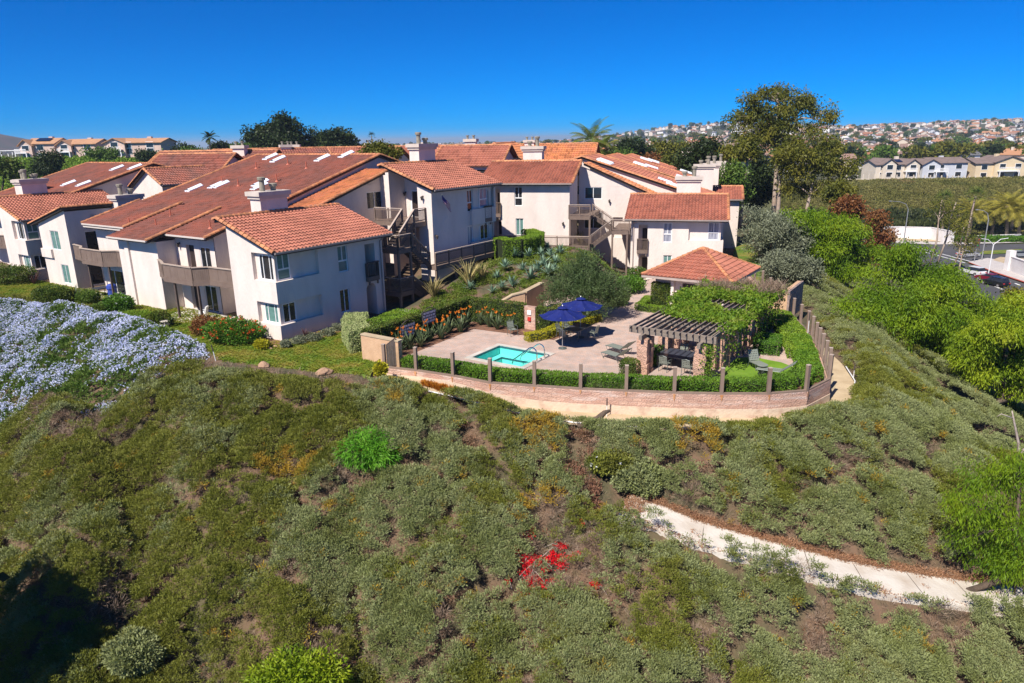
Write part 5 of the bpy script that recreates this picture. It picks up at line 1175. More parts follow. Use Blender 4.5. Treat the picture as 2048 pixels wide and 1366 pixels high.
K['lf_oliv2'] = leafmat('feathery_leaf', [(.045, .08, .025), (.085, .13, .04), (.14, .18, .07)], sc=1.0)
K['lf_flax'] = leafmat('flax_blade', [(.16, .15, .05), (.30, .25, .10), (.38, .30, .12), (.12, .10, .05)], sc=2, trans=.1, vary=.8)
K['lf_purple'] = leafmat('bronze_blade', [(.05, .02, .02), (.09, .035, .035), (.07, .04, .03)], sc=2, trans=.1)
K['lf_agave'] = leafmat('agave_blade', [(.13, .21, .135), (.20, .30, .20), (.27, .37, .25)], sc=2, trans=.05, vary=.7)
K['lf_strel'] = leafmat('strelitzia_blade', [(.06, .09, .04), (.10, .14, .06), (.16, .19, .09)], sc=2, trans=.1, vary=.7)
K['fl_orange'] = leafmat('orange_flower', [(.75, .20, .02), (.85, .30, .03)], sc=3)
K['fl_redor'] = leafmat('red_orange_flower', [(.62, .07, .02), (.75, .14, .03)], sc=3)
K['lf_palm'] = leafmat('palm_leaf', [(.05, .10, .012), (.10, .16, .018), (.18, .21, .03), (.24, .22, .04)], sc=.8)
K['lf_palm_y'] = leafmat('date_palm_leaf', [(.16, .17, .02), (.28, .25, .03), (.40, .33, .05), (.10, .13, .02)], sc=.8)
K['lf_ground'] = leafmat('low_green', [(.09, .15, .02), (.15, .21, .025), (.20, .20, .04)], sc=1.0)
# ------------------------------------------------------------------ the planted slope
TU = [tuft('tuft_grey', 'lf_gray', 84, .28, .045, 1), tuft('tuft_olive', 'lf_olive', 84, .28, .045, 2), tuft('tuft_yellow', 'lf_yellow', 46, .34, .05, 3), tuft('tuft_dry', 'lf_dry', 40, .65, .022, 4, up=.1), tuft('tuft_brown', 'lf_brown', 44, .3, .06, 5, up=.0, flat=.25)]
def patch(spots, X, Y):
    m = np.zeros(len(X))
    for (u, v, r) in spots:
        g = on_ground(u, v); d = np.hypot(X-g[0], Y-g[1])+(vnoise(X, Y, 1.3, 4)-.5)*r*.9; m = np.maximum(m, 1-sstep(r*.55, r*1.05, d))
    return m
YEL = [(1085, 885, 1.5), (1075, 1020, 1.0), (1375, 905, 1.3), (1330, 860, .9), (1400, 940, .7), (790, 840, .6), (1500, 850, .8), (1100, 830, .9), (560, 945, 1.0), (610, 960, .8)]
DRY = [(170, 880, 2.3), (110, 860, 1.6), (1085, 1085, 1.6), (1110, 1150, 1.6), (1180, 1150, 1.5), (1160, 930, .9), (1170, 990, .8), (235, 1230, 1.0), (250, 1180, .8), (690, 985, .7), (890, 1290, 1.0), (960, 915, .7), (585, 1190, .8), (1640, 1290, .9), (870, 795, .8), (1250, 1230, .9), (640, 1330, .8), (1490, 830, .5), (1640, 1130, .7), (1900, 1290, .9)]
GULLY = [(1150, 880, .6), (1156, 915, .7), (1160, 950, .75), (1166, 985, .8), (1190, 1010, .7), (1135, 960, .4), (700, 800, .5), (945, 915, .6)]
def domes(X, Y):
    """rounded shrub mounds: height (0-1) and how far from the seam between two mounds"""
    a = X*.85+Y*.45; b = (-X*.45+Y*.85)*.72; a = (a+1.1*(vnoise(X, Y, .5, 12)-.5))/2.5; b = (b+1.1*(vnoise(X, Y, .5, 13)-.5))/2.5
    ia, ib = np.floor(a).astype(int), np.floor(b).astype(int); f1 = np.full(len(X), 9.); f2 = np.full(len(X), 9.); hh = np.zeros(len(X))
    for da in (-1, 0, 1):
        for db in (-1, 0, 1):
            ca, cb = ia+da, ib+db; ja = _G[ca % 256, (cb+40) % 256]; jb = _G[(ca+90) % 256, cb % 256]; d = np.hypot(ca+.15+.7*ja-a, cb+.15+.7*jb-b); s = _G[(ca+17) % 256, (cb+151) % 256]
            n1 = d < f1; f2 = np.where(n1, f1, np.minimum(f2, d)); hh = np.where(n1, s, hh); f1 = np.where(n1, d, f1)
    return np.sqrt(np.clip(1-(f1/.85)**2, 0, 1))*(.55+.55*hh), f2-f1
def slope_cover():
    out = []
    rg = np.random.default_rng(11)
    for (x0, x1, y0, y1, dens) in ((-40, 34, 10, 40, 46), (-62, -12, 40, 72, 22), (18, 46, 40, 62, 26), (22, 60, 62, 100, 9)):
        n = int((x1-x0)*(y1-y0)*dens); X = rg.uniform(x0, x1, n); Y = rg.uniform(y0, y1, n)
        d = pdist(X, Y, CREST); ok = d > .1+.9*(vnoise(X, Y, .9, 6)-.55)+.75*((X < -7.5) & (Y < 50))
        # inside the camera's reach only
        zc = Y*_cp+12*_sp; ok &= (np.abs(X) < zc*.80+3)&(Y > 10)
        dt = seg_dist(X, Y, DITCH); ok &= dt > np.where(Y < np.interp(X, [p[0] for p in DITCH], [p[1] for p in DITCH]), 1.14, 1.15)+.36*(vnoise(X, Y, 1.2, 3)-.5)
        ok &= seg_dist(X, Y, PATH2) > 1.0
        X, Y = X[ok], Y[ok]; Zc = HZ(X, Y); out.append(np.stack([X, Y, Zc], 1))
    P = np.concatenate(out); X, Y = P[:, 0], P[:, 1]
    nz = fbm(X, Y, .33, 4, 21); west = 1-sstep(-17, 2, X); rg = np.random.default_rng(5)
    kind = np.where(nz+west*.26+rg.normal(size=len(X))*.05 > .60, 1, 0)
    ye = patch(YEL, X, Y); dr = np.maximum(patch(DRY, X, Y), sstep(.74, .81, fbm(X, Y, .55, 3, 33)))
    speck = fbm(X, Y, 2.2, 2, 44)
    kind = np.where((ye*.85 > rg.random(len(X))), 2, kind); kind = np.where((speck > .80) & (rg.random(len(X)) < .5), 2, kind); kind = np.where(dr*.85 > rg.random(len(X)), 3, kind)
    gul = patch(GULLY, X, Y); kind = np.where(gul > .45, 4, kind)
    plum = pdist(X, Y, PLUM) < 0
    gap = domes(X, Y)[1]; keep = ~plum & ~((gap < .12) & (rg.random(len(X)) < .8)) & ~((dr > .5) & (rg.random(len(X)) < .35)) & ~((fbm(X, Y, .8, 2, 61) < .14))
    P, kind = P[keep], kind[keep]
    sz = .30*(.7+.7*rg.random(len(P))); dc = pdist(P[:, 0], P[:, 1], CREST); lawn = (P[:, 0] < -7.5) & (P[:, 1] < 50); dome = domes(P[:, 0], P[:, 1])[0]; P[:, 2] += -.16+1.3*dome*np.where(lawn, .05+.95*sstep(.4, 3.2, dc), .35+.65*sstep(-.2, 1.5, dc))+.10*rg.random(len(P))-.25*(kind == 3)-.75*dome*(kind == 4)
    n2 = 11000; X2 = rg.uniform(-34, 34, n2); Y2 = rg.uniform(12, 44, n2); ok2 = (pdist(X2, Y2, CREST) > .3) & (seg_dist(X2, Y2, DITCH) > 1.15) & (pdist(X2, Y2, PLUM) > 0); X2, Y2 = X2[ok2], Y2[ok2]   # dry twigs and litter on the bare earth
    P = np.concatenate([P, np.stack([X2, Y2, HZ(X2, Y2)-.04], 1)]); kind = np.r_[kind, np.where(rg.random(len(X2)) < .72, 3, 4)]; sz = np.r_[sz, .26+.2*rg.random(len(X2))]
    scatter('ground_cover', P, kind, sz, TU)
PLUM = np.array([on_ground(u, v)[:2] for u, v in ((-200, 585), (0, 606), (150, 622), (300, 652), (405, 695), (415, 722), (310, 768), (215, 835), (90, 850), (0, 858), (-200, 870))])
PATH2 = [on_ground(1800, 735)[:2], on_ground(1880, 785)[:2], on_ground(1960, 845)[:2], on_ground(2060, 905)[:2], on_ground(2150, 960)[:2]]
slope_cover()
# plumbago: green bushes smothered in pale blue flowers
def plumbago():
    rg = np.random.default_rng(9); lo, hi = PLUM.min(0), PLUM.max(0); n = int((hi[0]-lo[0])*(hi[1]-lo[1])*16); X = rg.uniform(lo[0], hi[0], n); Y = rg.uniform(lo[1], hi[1], n); d = pdist(X, Y, PLUM); ok = (d < -.1) & (np.abs(X) < (Y*_cp+5)*.80+2); X, Y, d = X[ok], Y[ok], d[ok]
    rise = 1.1*sstep(0, 1.6, -d)*(.6+.7*fbm(X, Y, .45, 2, 8)); Zc = HZ(X, Y, False)+rise
    green = patch([(140, 735, 2.6), (160, 790, 1.8), (300, 705, 1.0), (110, 690, 1.0), (20, 790, 1.2)], X, Y)
    f = fbm(X, Y, .8, 3, 15); fl = (rg.random(len(X)) < np.clip((f-.28)*2.6, 0, .85)*(1-.93*green))
    kind = np.where(fl, 1, 0); scatter('plumbago', np.stack([X, Y, Zc], 1), kind, .34*(.7+.6*rg.random(len(X))), [tuft('tuft_plumbago', 'lf_plum', 46, .38, .09, 7), FLT], tilt=.25)
    m = 40  # the hidden body of the mass
rgq = np.random.default_rng(3)
def flower_tuft():
    rg = np.random.default_rng(8); n = 46; d = unit_vecs(n, rg); d[:, 2] = np.abs(d[:, 2]); P = d*(.7*rg.random((n, 1))**.5); P[:, 2] *= .75; V1 = leaf_quads(P[:26], d[:26]+unit_vecs(26, rg)*.8, .34, .08, rg)
    C = d[26:40]*.85; C[:, 2] = C[:, 2]*.75+.12; Q = np.repeat(C, 5, 0)+rg.normal(size=(70, 3))*.06; V2 = leaf_quads(Q, np.repeat(d[26:40], 5, 0)+unit_vecs(70, rg), .17, .075, rg)
    V = np.concatenate([V1, V2]); o = mesh_np('tuft_flower', V, quads_idx(len(V)//4), [K['lf_plum'], K['fl_blue']], rnd=rg.random(len(V)//4)); o.data.polygons.foreach_set('material_index', [0]*26+[1]*70); COL.objects.unlink(o); return o
FLT = flower_tuft(); plumbago()
# red bracts on the scrambling bougainvillea in the dry patch
RB = [(1056, 1075, .22), (1064, 1066, .1), (1123, 1080, .2), (1160, 1047, .15), (1106, 1102, .12), (1118, 1120, .32), (1110, 1113, .25), (1124, 1126, .2), (1145, 1106, .12), (1156, 1102, .12), (1030, 1117, .13), (1054, 1116, .15), (1058, 1129, .3), (1066, 1127, .2), (1055, 1141, .2), (1073, 1125, .15), (1094, 1121, .15), (1090, 1142, .14), (1058, 1152, .16), (1050, 1160, .2), (1060, 1163, .22), (1078, 1158, .2), (1070, 1170, .22), (1068, 1177, .25), (1082, 1173, .22), (1106, 1161, .14), (1118, 1164, .14), (1048, 1182, .2), (1054, 1190, .26), (1016, 1168, .12), (1101, 1190, .14), (1108, 1186, .14), (1118, 1190, .16), (1097, 1201, .1), (1127, 1206, .18), (1187, 1157, .14), (1192, 1165, .12), (1036, 1114, .1), (1077, 1140, .12)]
bv = thing('bougainvillea', 'sprawling bougainvillea with bright red bracts over dry twigs on the lower slope', 'bougainvillea', on_ground(1085, 1140))
P = []; rg = np.random.default_rng(4)
for u, v, r in RB:
    g = np.array(on_ground(u, v)); g[2] = float(HZ(g[0], g[1]))+.28; k = int(760*r); P.append(g+rg.normal(size=(k, 3))*r*np.array([.58, .58, .30]))
P = np.concatenate(P)-np.array(bv.location); foliage('bracts', K['fl_red'], bv, P, unit_vecs(len(P), rg)+np.array([0, -.2, .6]), .075, .034, rg)
m = MB(); c = Vector(bv.location)
for k in range(46):
    u, v, r = RB[k % len(RB)]; g = Vector(on_ground(u, v))-c; g.z = float(HZ(g.x+c.x, g.y+c.y))-c.z+.2; e = Vector((U(-.9, .9), U(-.7, .7), U(.05, .25))); m.tube([g+e*1.1-Vector((0, 0, .25)), g+e*.5+Vector((0, 0, .10)), g], [.014, .012, .006], 4, caps=False)
m.build('stems', K['dead'], bv)
# ------------------------------------------------------------------ hedges and garden plants round the terrace
def offp(d, a=0, b=None): q = offset(dense(WALL, 2), d); return [(p.x, p.y) for p in q[a:b]]
TW = lambda x, y, z=0: (x, y, z)
hedge('hedge', 'long low dark green clipped hedge just inside the glass fence, below the spa', offp(-.75, 1, 19), .95, .60, 620, .09, 'lf_hedge_mid', T=TW, seed=1)
hedge('hedge', 'low clipped hedge inside the glass fence round the outer edge of the artificial lawn', offp(-.95, 18, 27), 1.15, .60, 620, .09, 'lf_hedge_mid', T=TW, seed=2)
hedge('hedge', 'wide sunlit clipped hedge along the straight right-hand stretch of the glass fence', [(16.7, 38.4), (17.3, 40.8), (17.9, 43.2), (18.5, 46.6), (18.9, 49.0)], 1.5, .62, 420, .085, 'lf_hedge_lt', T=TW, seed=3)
hedge('hedge', 'short clipped hedge block standing between the artificial lawn and the far pavers', [(14.9, 39.3), (15.9, 41.6)], 1.5, .7, 420, .085, 'lf_hedge', T=TW, seed=4)
hedge('hedge', 'small dark clipped hedge by the last pergola pier at the far end', [(15.7, 43.6), (16.9, 45.4)], 1.1, .75, 420, .085, 'lf_hedge', T=TW, seed=5)
hedge('hedge', 'clipped cube hedge in front of the nearest pergola pier', [TL(5.35, -21.9)[:2], TL(6.15, -21.9)[:2]], .95, .8, 600, .075, 'lf_ivy', T=TW, seed=6)
hedge('hedge', 'dark cube hedge under the pergola between the first two piers', [TL(7.5, -22.2)[:2], TL(8.6, -22.2)[:2]], .8, 1.0, 600, .075, 'lf_hedge', T=TW, seed=7)
hedge('hedge', 'low bright yellow-green hedge curving behind the umbrella table', [(8.3, -13.6), (9.6, -14.3), (11.4, -14.2), (13.2, -14.7), (15.2, -15.1)], .75, .55, 600, .07, 'lf_yhedge', seed=8)
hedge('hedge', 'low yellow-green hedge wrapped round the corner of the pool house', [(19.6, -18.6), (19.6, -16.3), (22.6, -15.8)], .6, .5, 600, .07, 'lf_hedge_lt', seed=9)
hedge('ivy_panel', 'square-cut panel of ivy covering the pool house wall left of its door', [(20.72, -18.25), (20.72, -16.9)], .45, 2.0, 600, .085, 'lf_ivy', seed=10, cat='climbing plant')
hedge('vine_wall', 'long wall clad in dark ivy behind the orange flowers, carrying two framed signs', [(.5, -7.2), (4.0, -7.2), (7.4, -7.15), (10.7, -7.1)], .55, 1.75, 420, .09, 'lf_ivy', seed=11, cat='ivy wall')
hedge('vine_wall', 'ivy-clad wall with a pale cap, crossing behind the lone patio chair', [(10.7, -7.0), (10.85, -9.5), (10.9, -11.7)], .55, 1.75, 420, .09, 'lf_ivy', seed=12, cat='ivy wall')
hedge('vine_wall', 'ivy-clad wall piece right of the bare pink wall panel, left of the umbrellas', [(11.1, -12.7), (11.2, -13.6), (13.2, -13.9)], .5, 1.6, 420, .09, 'lf_ivy', seed=13, cat='ivy wall')
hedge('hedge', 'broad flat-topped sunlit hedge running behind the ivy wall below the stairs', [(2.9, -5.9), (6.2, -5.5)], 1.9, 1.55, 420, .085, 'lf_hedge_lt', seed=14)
hedge('hedge', 'pale variegated hedge beside the tan wall at the end of the lawn', [(1.0, -6.3), (2.6, -3.9), (4.2, -2.6)], 1.5, 1.45, 520, .085, 'lf_varieg', seed=15)
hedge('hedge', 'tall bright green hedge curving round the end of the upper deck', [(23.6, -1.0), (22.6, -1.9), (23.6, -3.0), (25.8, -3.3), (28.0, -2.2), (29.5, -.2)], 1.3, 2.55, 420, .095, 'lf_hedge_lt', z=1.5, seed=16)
hedge('hedge', 'low dark hedge at the foot of the right building behind the pool house roof', [TM(3.2, -1.4)[:2], TM(6.4, -1.2)[:2]], .9, .9, 300, .1, 'lf_ivy', z=-.8, T=TW, seed=17)
# bare pink panel between the ivy walls, with a red box and a notice
pp = thing('block_wall', 'bare pink block panel between the ivy walls with a notice and a red box', 'wall', TL(10.95, -12.2, 0))
m = MB(TL); m.box(10.8, 11.1, -12.65, -11.75, -.1, 1.6); m.build('wall', K['wall_pink'], pp); m = MB(TL); m.box(10.74, 10.797, -12.35, -12.05, 1.05, 1.35); m.build('notice', K['white'], pp); K['redbox'] = mat('red_box', (.5, .03, .02), .5); m = MB(TL); m.box(10.7, 10.797, -12.33, -12.1, .62, .88); m.build('emergency_box', K['redbox'], pp)
# two framed signs on the ivy wall (rows of pale lettering too small to read in the photograph)
K['sign'] = mat('sign_slate', (.05, .05, .06), .6); K['sign_txt'] = mat('sign_pale_block', (.50, .50, .56), .6)
for k, (a, z, lab) in enumerate(((3.1, .55, 'lower framed sign with pale lettering on the ivy wall, nearer the gate'), (5.2, .95, 'upper framed sign with pale lettering on the ivy wall, farther from the gate'))):
    s = thing('sign', lab, 'sign', TL(a, -7.5, z)); F = Face((a, -7.56), (1, 0), (0, -1)); m = MB(TL); fbox(m, F, 0, 1.35, z, z+.85, -.04, .03); m.build('sign_board', K['sign'], s); m = MB(TL)
    for r in range(4):
        x = .08+.04*(r % 2)
        while x < 1.2: w_ = U(.14, .34); fbox(m, F, x, min(x+w_, 1.29), z+.1+r*.19, z+.23+r*.19, .032, .04); x += w_+.05
    m.build('lettering', K['sign_txt'], s)
    m = MB(TL); m.tube([F.p(.1+1.15*t, z+.86+.22*math.sin(math.pi*t), 0) for t in [j/8 for j in range(9)]], .025, 6); m.build('arched_top', K['fascia'], s)
# ---- blade plants
def proto_blades(name, key, *a, **k): V, Fq, R_ = blades(*a, **k); o = mesh_np(name, V, Fq, K[key], rnd=R_); return o
ag = proto_blades('agave', 'lf_agave', 34, .62, .085, 1, .35, seed=1, up=.18)
AG = [(1010, 545), (1024, 575), (1046, 545), (1058, 522), (1082, 515), (1094, 500), (1100, 520), (1075, 545), (1062, 560), (1030, 520), (1086, 535), (1108, 545), (1005, 585), (995, 560), (1110, 530), (1070, 505), (1050, 500), (1120, 510), (1096, 557), (940, 582), (985, 588)]
WH = ['beside the curved hedge', 'low on the bank', 'in mid bank', 'near the far deck', 'below the deck rail', 'highest on the bank', 'under the tree edge', 'above the angled wall']
for k, (u, v) in enumerate(AG):
    g = on_ground(u, v); bladeplant('agave', 'blue-grey agave rosette on the planted bank between the two buildings', 'agave', (g[0], g[1], float(HZ(g[0], g[1], False))+.12+.25*(k % 3 == 0)), 'agaves on the planted bank', ag, k*1.3, U(.95, 1.55))
fx = proto_blades('flax_plant', 'lf_flax', 60, 1.9, .07, .5, .5, seed=2, up=.55)
for u, v, s, lab in ((868, 598, .95, 'tall bronze-green flax clump in front of the lower stair landing'), (800, 600, .8, 'tall flax clump at the foot of the staircase, beside the end wall'), (938, 575, 1.25, 'largest flax clump, arching, under the upper deck'), (965, 560, .8, 'flax clump under the deck beside the curved hedge'), (1160, 490, .8, 'flax clump under the rail of the right building')):
    g = on_ground(u, v); bladeplant('flax_plant', lab, 'flax plant', (g[0], g[1], float(HZ(g[0], g[1], False))), 'flax plants by the decks', fx, u, s)
pf = proto_blades('bronze_flax', 'lf_purple', 40, .95, .05, .5, .4, seed=3, up=.35)
bladeplant('bronze_flax', 'small dark bronze flax at the corner of the near block', 'flax plant', TL(1.2, -.9, .02), None, pf, 0, .9); bladeplant('bronze_flax', 'dark bronze flax in front of the far left windows', 'flax plant', TL(1.0, 37.0, .02), None, pf, 1, 1.5)
aloe = proto_blades('agapanthus', 'lf_strel', 44, 1.0, .06, .6, .5, seed=5, up=.4)
for u, v, s, lab in ((152, 600, 1.3, 'strappy clump between the dark bush and the patio of the left building'), (25, 560, .8, 'strappy clump at the far left of the lawn'), (345, 650, .7, 'low strappy clump in front of the near patio posts'), (700, 665, .8, 'strappy clump with an orange flower by the near block wall')):
    g = PZ(u, v, .03); bladeplant('agapanthus', lab, 'strappy plant', g, None, aloe, u, s)
V, Fq, R_ = blades(34, .95, .10, .7, .35, seed=6, up=.45); so = thing('bird_of_paradise', 'x', 'flower clump'); mesh_np('foliage', V, Fq, K['lf_strel'], so, rnd=R_)
rg = np.random.default_rng(2); P = []
fl = MB()
for k in range(3):
    a = k*2.2; p = Vector((math.cos(a)*.28, math.sin(a)*.28, 1.0+.1*k)); fl.tube([(0, 0, .1), p*.7+Vector((0, 0, .1)), p], .014, 5)
fl.build('flower_stalks', K['lf_strel'], so)
Q = np.repeat(np.array([[math.cos(k*2.2)*.28, math.sin(k*2.2)*.28, 1.0+.1*k] for k in range(3)]), 7, 0); foliage('flower', K['fl_orange'], so, Q, np.tile([[.5, .2, .7]], (21, 1))+unit_vecs(21, rg)*.9, .17, .03, rg)
SP = [(a, -8.2+.35*math.sin(a*3), k) for k, a in enumerate(np.linspace(1.1, 9.2, 13))]+[(9.9+.2*math.sin(b*5), b, 20+k) for k, b in enumerate(np.linspace(-8.6, -11.2, 4))]+[(12.3+.75*k, -14.5-.18*k, 30+k) for k in range(4)]
for n_, (a, b, k) in enumerate(SP):
    o = so if n_ == 0 else copy_tree(so); o.location = TL(a, b, 0); o.rotation_euler = (0, 0, k*1.7); s = U(.85, 1.15); o.scale = (s, s, s)
    o['label'] = 'clump of bird of paradise with orange flowers along the ivy wall bed'; o['group'] = 'bird of paradise clumps along the ivy walls'
# ---- shrubs by the left building
def sh(px, lab, r, h, n, ls, lw, leaf, z=.03, name='shrub', cat='shrub', **k): shrub(name, lab, cat, PZ(*px, z), r, h, n, ls, lw, leaf, seed=int(px[0]), **k)
sh((470, 685), 'large dark green shrub covered in orange-red flowers at the corner of the near block', (2.1, 1.5), 1.55, 9000, .12, .04, 'lf_hedge', flowers=(170, 'fl_redor', .11), name='flowering_shrub')
sh((412, 668), 'rusty-tipped shrub left of the orange-flowered bush', 1.0, 1.2, 3000, .12, .04, 'lf_rust')
sh((525, 698), 'small yellow-green shrub with rocks at the corner of the near block', .55, .6, 1600, .1, .035, 'lf_yhedge')
sh((108, 608), 'dense dark clipped bush on the lawn by the left balcony', (1.6, 1.2), 1.5, 8000, .11, .04, 'lf_ivy'); sh((15, 567), 'wide dark bush at the far left edge of the lawn', (3.0, 1.8), 1.7, 9000, .12, .045, 'lf_ivy')
sh((178, 607), 'mid green shrub in front of the left patio posts', .9, 1.1, 3000, .12, .04, 'lf_plum'); sh((240, 622), 'leafy shrub with pale flowers beside the left patio', (1.2, .9), 1.3, 4000, .13, .045, 'lf_hedge', flowers=(25, 'fl_white', .08), name='flowering_shrub')
sh((275, 643), 'low mound of fine yellow-green foliage below the blank wall bay', (1.5, .9), .75, 4500, .16, .02, 'lf_hedge_lt'); sh((318, 646), 'shrub beside the pot at the corner of the near patio', .8, .85, 2600, .11, .04, 'lf_ivy'); sh((205, 624), 'bright low shrub between lawn and left patio', .8, .7, 2400, .13, .04, 'lf_plum')
for k, (u, v, r_) in enumerate(((598, 688, .5), (628, 682, .55), (655, 672, .5), (676, 662, .45), (572, 696, .35))): sh((u, v), 'grey-green lavender mound in the strip along the shaded near block wall', r_, .5, 1100, .1, .025, 'lf_silver', group='lavender mounds by the near block', stems=False, name='lavender')
pt = thing('plant_pot', 'round pale plant pot at the corner of the near patio', 'plant pot', PZ(330, 655, .03)); m = MB(); m.lathe([(.18, 0), (.33, .2), (.30, .42), (.34, .46)], 14); m.build('pot', K['concrete'], pt); rg = np.random.default_rng(2); d = unit_vecs(400, rg); foliage('foliage', K['lf_ivy'], pt, d*.4+np.array([0, 0, .7]), d+np.array([0, 0, .5]), .14, .05, rg)
# white patio chair and blue barbecue cover glimpsed on the patios
wc = make_chair(); wc.name = 'cushioned_chair'; wc['label'] = 'white cushioned garden chair on the near patio under the balcony'; wc['category'] = 'chair'; wc.location = TL(1.1, 10.2, .05); wc.rotation_euler = (0, 0, A56+2.2)
for c in wc.children:
    if c.name.split('.')[0] in ('seat', 'backrest'): c.data.materials.clear(); c.data.materials.append(K['white'])
    else: c.data.materials.clear(); c.data.materials.append(K['metal_w'])
m = MB(); m.box(-.24, .26, -.26, .26, .43, .53); m.build('seat_cushion', K['white'], wc); m = MB(); m.extr([(-.24, -.25, .53), (-.24, .25, .53), (-.36, .25, .93), (-.36, -.25, .93)], (.09, 0, .02)); m.build('back_cushion', K['white'], wc)
K['bluecover'] = mat('blue_cover', (.03, .06, .32), .6); bq = thing('covered_grill', 'grill under a blue cover on the left patio', 'grill', TL(1.9, 24.6, 0)); m = MB(); m.lathe([(.35, 0), (.36, .6), (.42, .75), (.38, 1.0), (.2, 1.12)], 12); m.build('cover', K['bluecover'], bq)
tb = copy_tree(t2); tb['label'] = 'small dark table on the left patio under the balcony'; tb.location = TL(1.6, 25.8, 0); tb.rotation_euler = (0, 0, A56); tb.scale = (.7, .7, 1)
sheet('patio', [TL(u, v)[:2] for u, v in ((-.3, 8.4), (-.3, 13.0), (2.7, 15.2), (2.7, 8.4))], .055, K['concrete']); sheet('patio', [TL(u, v)[:2] for u, v in ((.8, 23), (.8, 27.8), (2.7, 27.8), (2.7, 21))], .055, K['concrete'])
# bed of stones and soil along the near building
strip('flower_bed', [TL(u, v)[:2] for u, v in ((-1.0, 7.6), (-1.9, 4.6), (-2.1, 2.4), (-1.2, .8), (-.5, -.6), (1.0, -1.6), (4.2, -1.6), (6.6, -.9))], [TL(u, v)[:2] for u, v in ((.2, 8.4), (0, 4.6), (0, .2), (.1, -.1), (4.5, -.05), (6.6, -.05))], .10, K['mulch'], z=lambda x, y: np.zeros(np.shape(x)))
def rock(px, s, lab, z=0.05, g=None):
    rg = random.Random(int(px[0])); m = MB(); n = 8; rings = []
    for t in (0.0, .35, .7, 1.0):
        rings.append([(s*math.cos(6.283*j/n)*(1-.75*t**2)*rg.uniform(.8, 1.15), s*.7*math.sin(6.283*j/n)*(1-.75*t**2)*rg.uniform(.8, 1.15), s*.6*t) for j in range(n)])
    I = [[m.pt(p) for p in r] for r in rings]
    for a, b in zip(I, I[1:]):
        for j in range(n): m.face((a[j], a[(j+1) % n], b[(j+1) % n], b[j]))
    m.face(I[-1]); o = m.build('rock', K['rock']); o.location = PZ(*px, z); o.rotation_euler = (0, 0, rg.random()*6); return tag(o, lab, 'rock', g)
rock((527, 731), .42, 'single tan rock on the lawn edge above the slope'); rock((648, 746), .5, 'flat orange rock at the lower edge of the lawn'); rock((540, 698), .22, 'small rock beside the yellow-green shrub at the building corner'); rock((550, 694), .2, 'small reddish rock nearest the building corner'); rock((425, 680), .3, 'pale rock at the foot of the orange-flowered bush')
# lone marker post, sprinkler risers, irrigation pipe and dead branch
def riser(p, lab, h=.95, tiltx=0):
    o = thing('sprinkler_riser', lab, 'sprinkler', p); m = MB(); m.tube([(0, 0, -.1), (tiltx*.6, 0, h*.6)], .022, 6); m.build('pipe', K['metal_w'], o); m = MB(); m.tube([(tiltx*.6, 0, h*.6), (tiltx, 0, h)], .035, 6); m.build('head', K['fascia'], o)
riser((4.74, 33.05, -1.1), 'black-topped sprinkler riser on the sandy path below the fence'); riser((19.55, 37.9, -1.1), 'sprinkler riser beside the path at the right-hand end of the fence', .9); riser(PZ(432, 722, 0), 'white marker stake on the lawn beside the blue flowers', 1.0, -.15); riser((-5.6, 36.2, -.75), 'short dark sprinkler stub at the left start of the path', .55); riser((18.9, 43.0, .3), 'sprinkler riser outside the right-hand fence', 1.3)
m = MB(W_); pp_ = [(-6.2+.0, 35.9), (-3.5, 34.85), (-.7, 33.75), (1.9, 32.55), (4.3, 31.75), (6.7, 31.35), (8.6, 31.3), (10.4, 31.4)]; m.tube([(x, y, float(path_z(x))+.06) for x, y in dense(pp_, 3)], .035, 6); tag(m.build('irrigation_pipe', K['metal_w']), 'thin white irrigation pipe lying along the outer edge of the sandy path', 'pipe')
m = MB(W_); m.tube([(18.3, 35.3, -.98), (19.3, 37.2, -.95), (19.9, 39.6, -.9)], .035, 6); tag(m.build('irrigation_pipe', K['metal_w']), 'white irrigation pipe edging the path round the right corner of the wall', 'pipe')
db = thing('dead_branch', 'dark twisted dead branch lying at the edge of the sandy path', 'dead branch', (4.0, 31.6, -1.05)); m = MB()
m.tube([(-.9, -.2, .12), (-.3, 0, .18), (.15, .25, .3), (.5, .45, .55), (.75, .5, .62)], [.1, .15, .17, .12, .07], 8); m.tube([(.1, .2, .28), (.55, .1, .2), (.9, -.05, .25)], [.12, .1, .05], 7); m.tube([(-.2, 0, .2), (-.1, -.5, .1), (.1, -.9, -.1)], [.1, .08, .03], 6); m.build('branch', K['trunk'], db, smooth=True)
# orange dry weeds along the foot of the wall
V, Fq, R_ = blades(60, .22, .03, .8, .3, seed=12); K['lf_weed'] = leafmat('orange_weed', [(.42, .16, .02), (.55, .24, .03)], sc=3)
wp = mesh_np('tuft_weed', V, Fq, K['lf_weed'], rnd=R_); COL.objects.unlink(wp); n = 160; t_ = RNG.random(n); X = -4.9+4.4*t_; Y = 36.35-2.0*t_+RNG.normal(size=n)*.10-.1; scatter('dry_weeds', np.stack([X, Y, path_z(X)+.03], 1), np.zeros(n), .8+.7*RNG.random(n), [wp])
V, Fq, R_ = blades(40, .5, .02, .8, .4, seed=13); wg = mesh_np('tuft_grass', V, Fq, K['lf_varieg'], rnd=R_); COL.objects.unlink(wg); n = 46; X = RNG.uniform(3.6, 7.0, n); P = [(x, np.interp(x, [p[0] for p in WALL[:12]], [p[1] for p in WALL[:12]])+.35+RNG.random()*.3, .02) for x in X]; scatter('pale_grass', P, np.zeros(n), .7+.6*RNG.random(n), [wg])
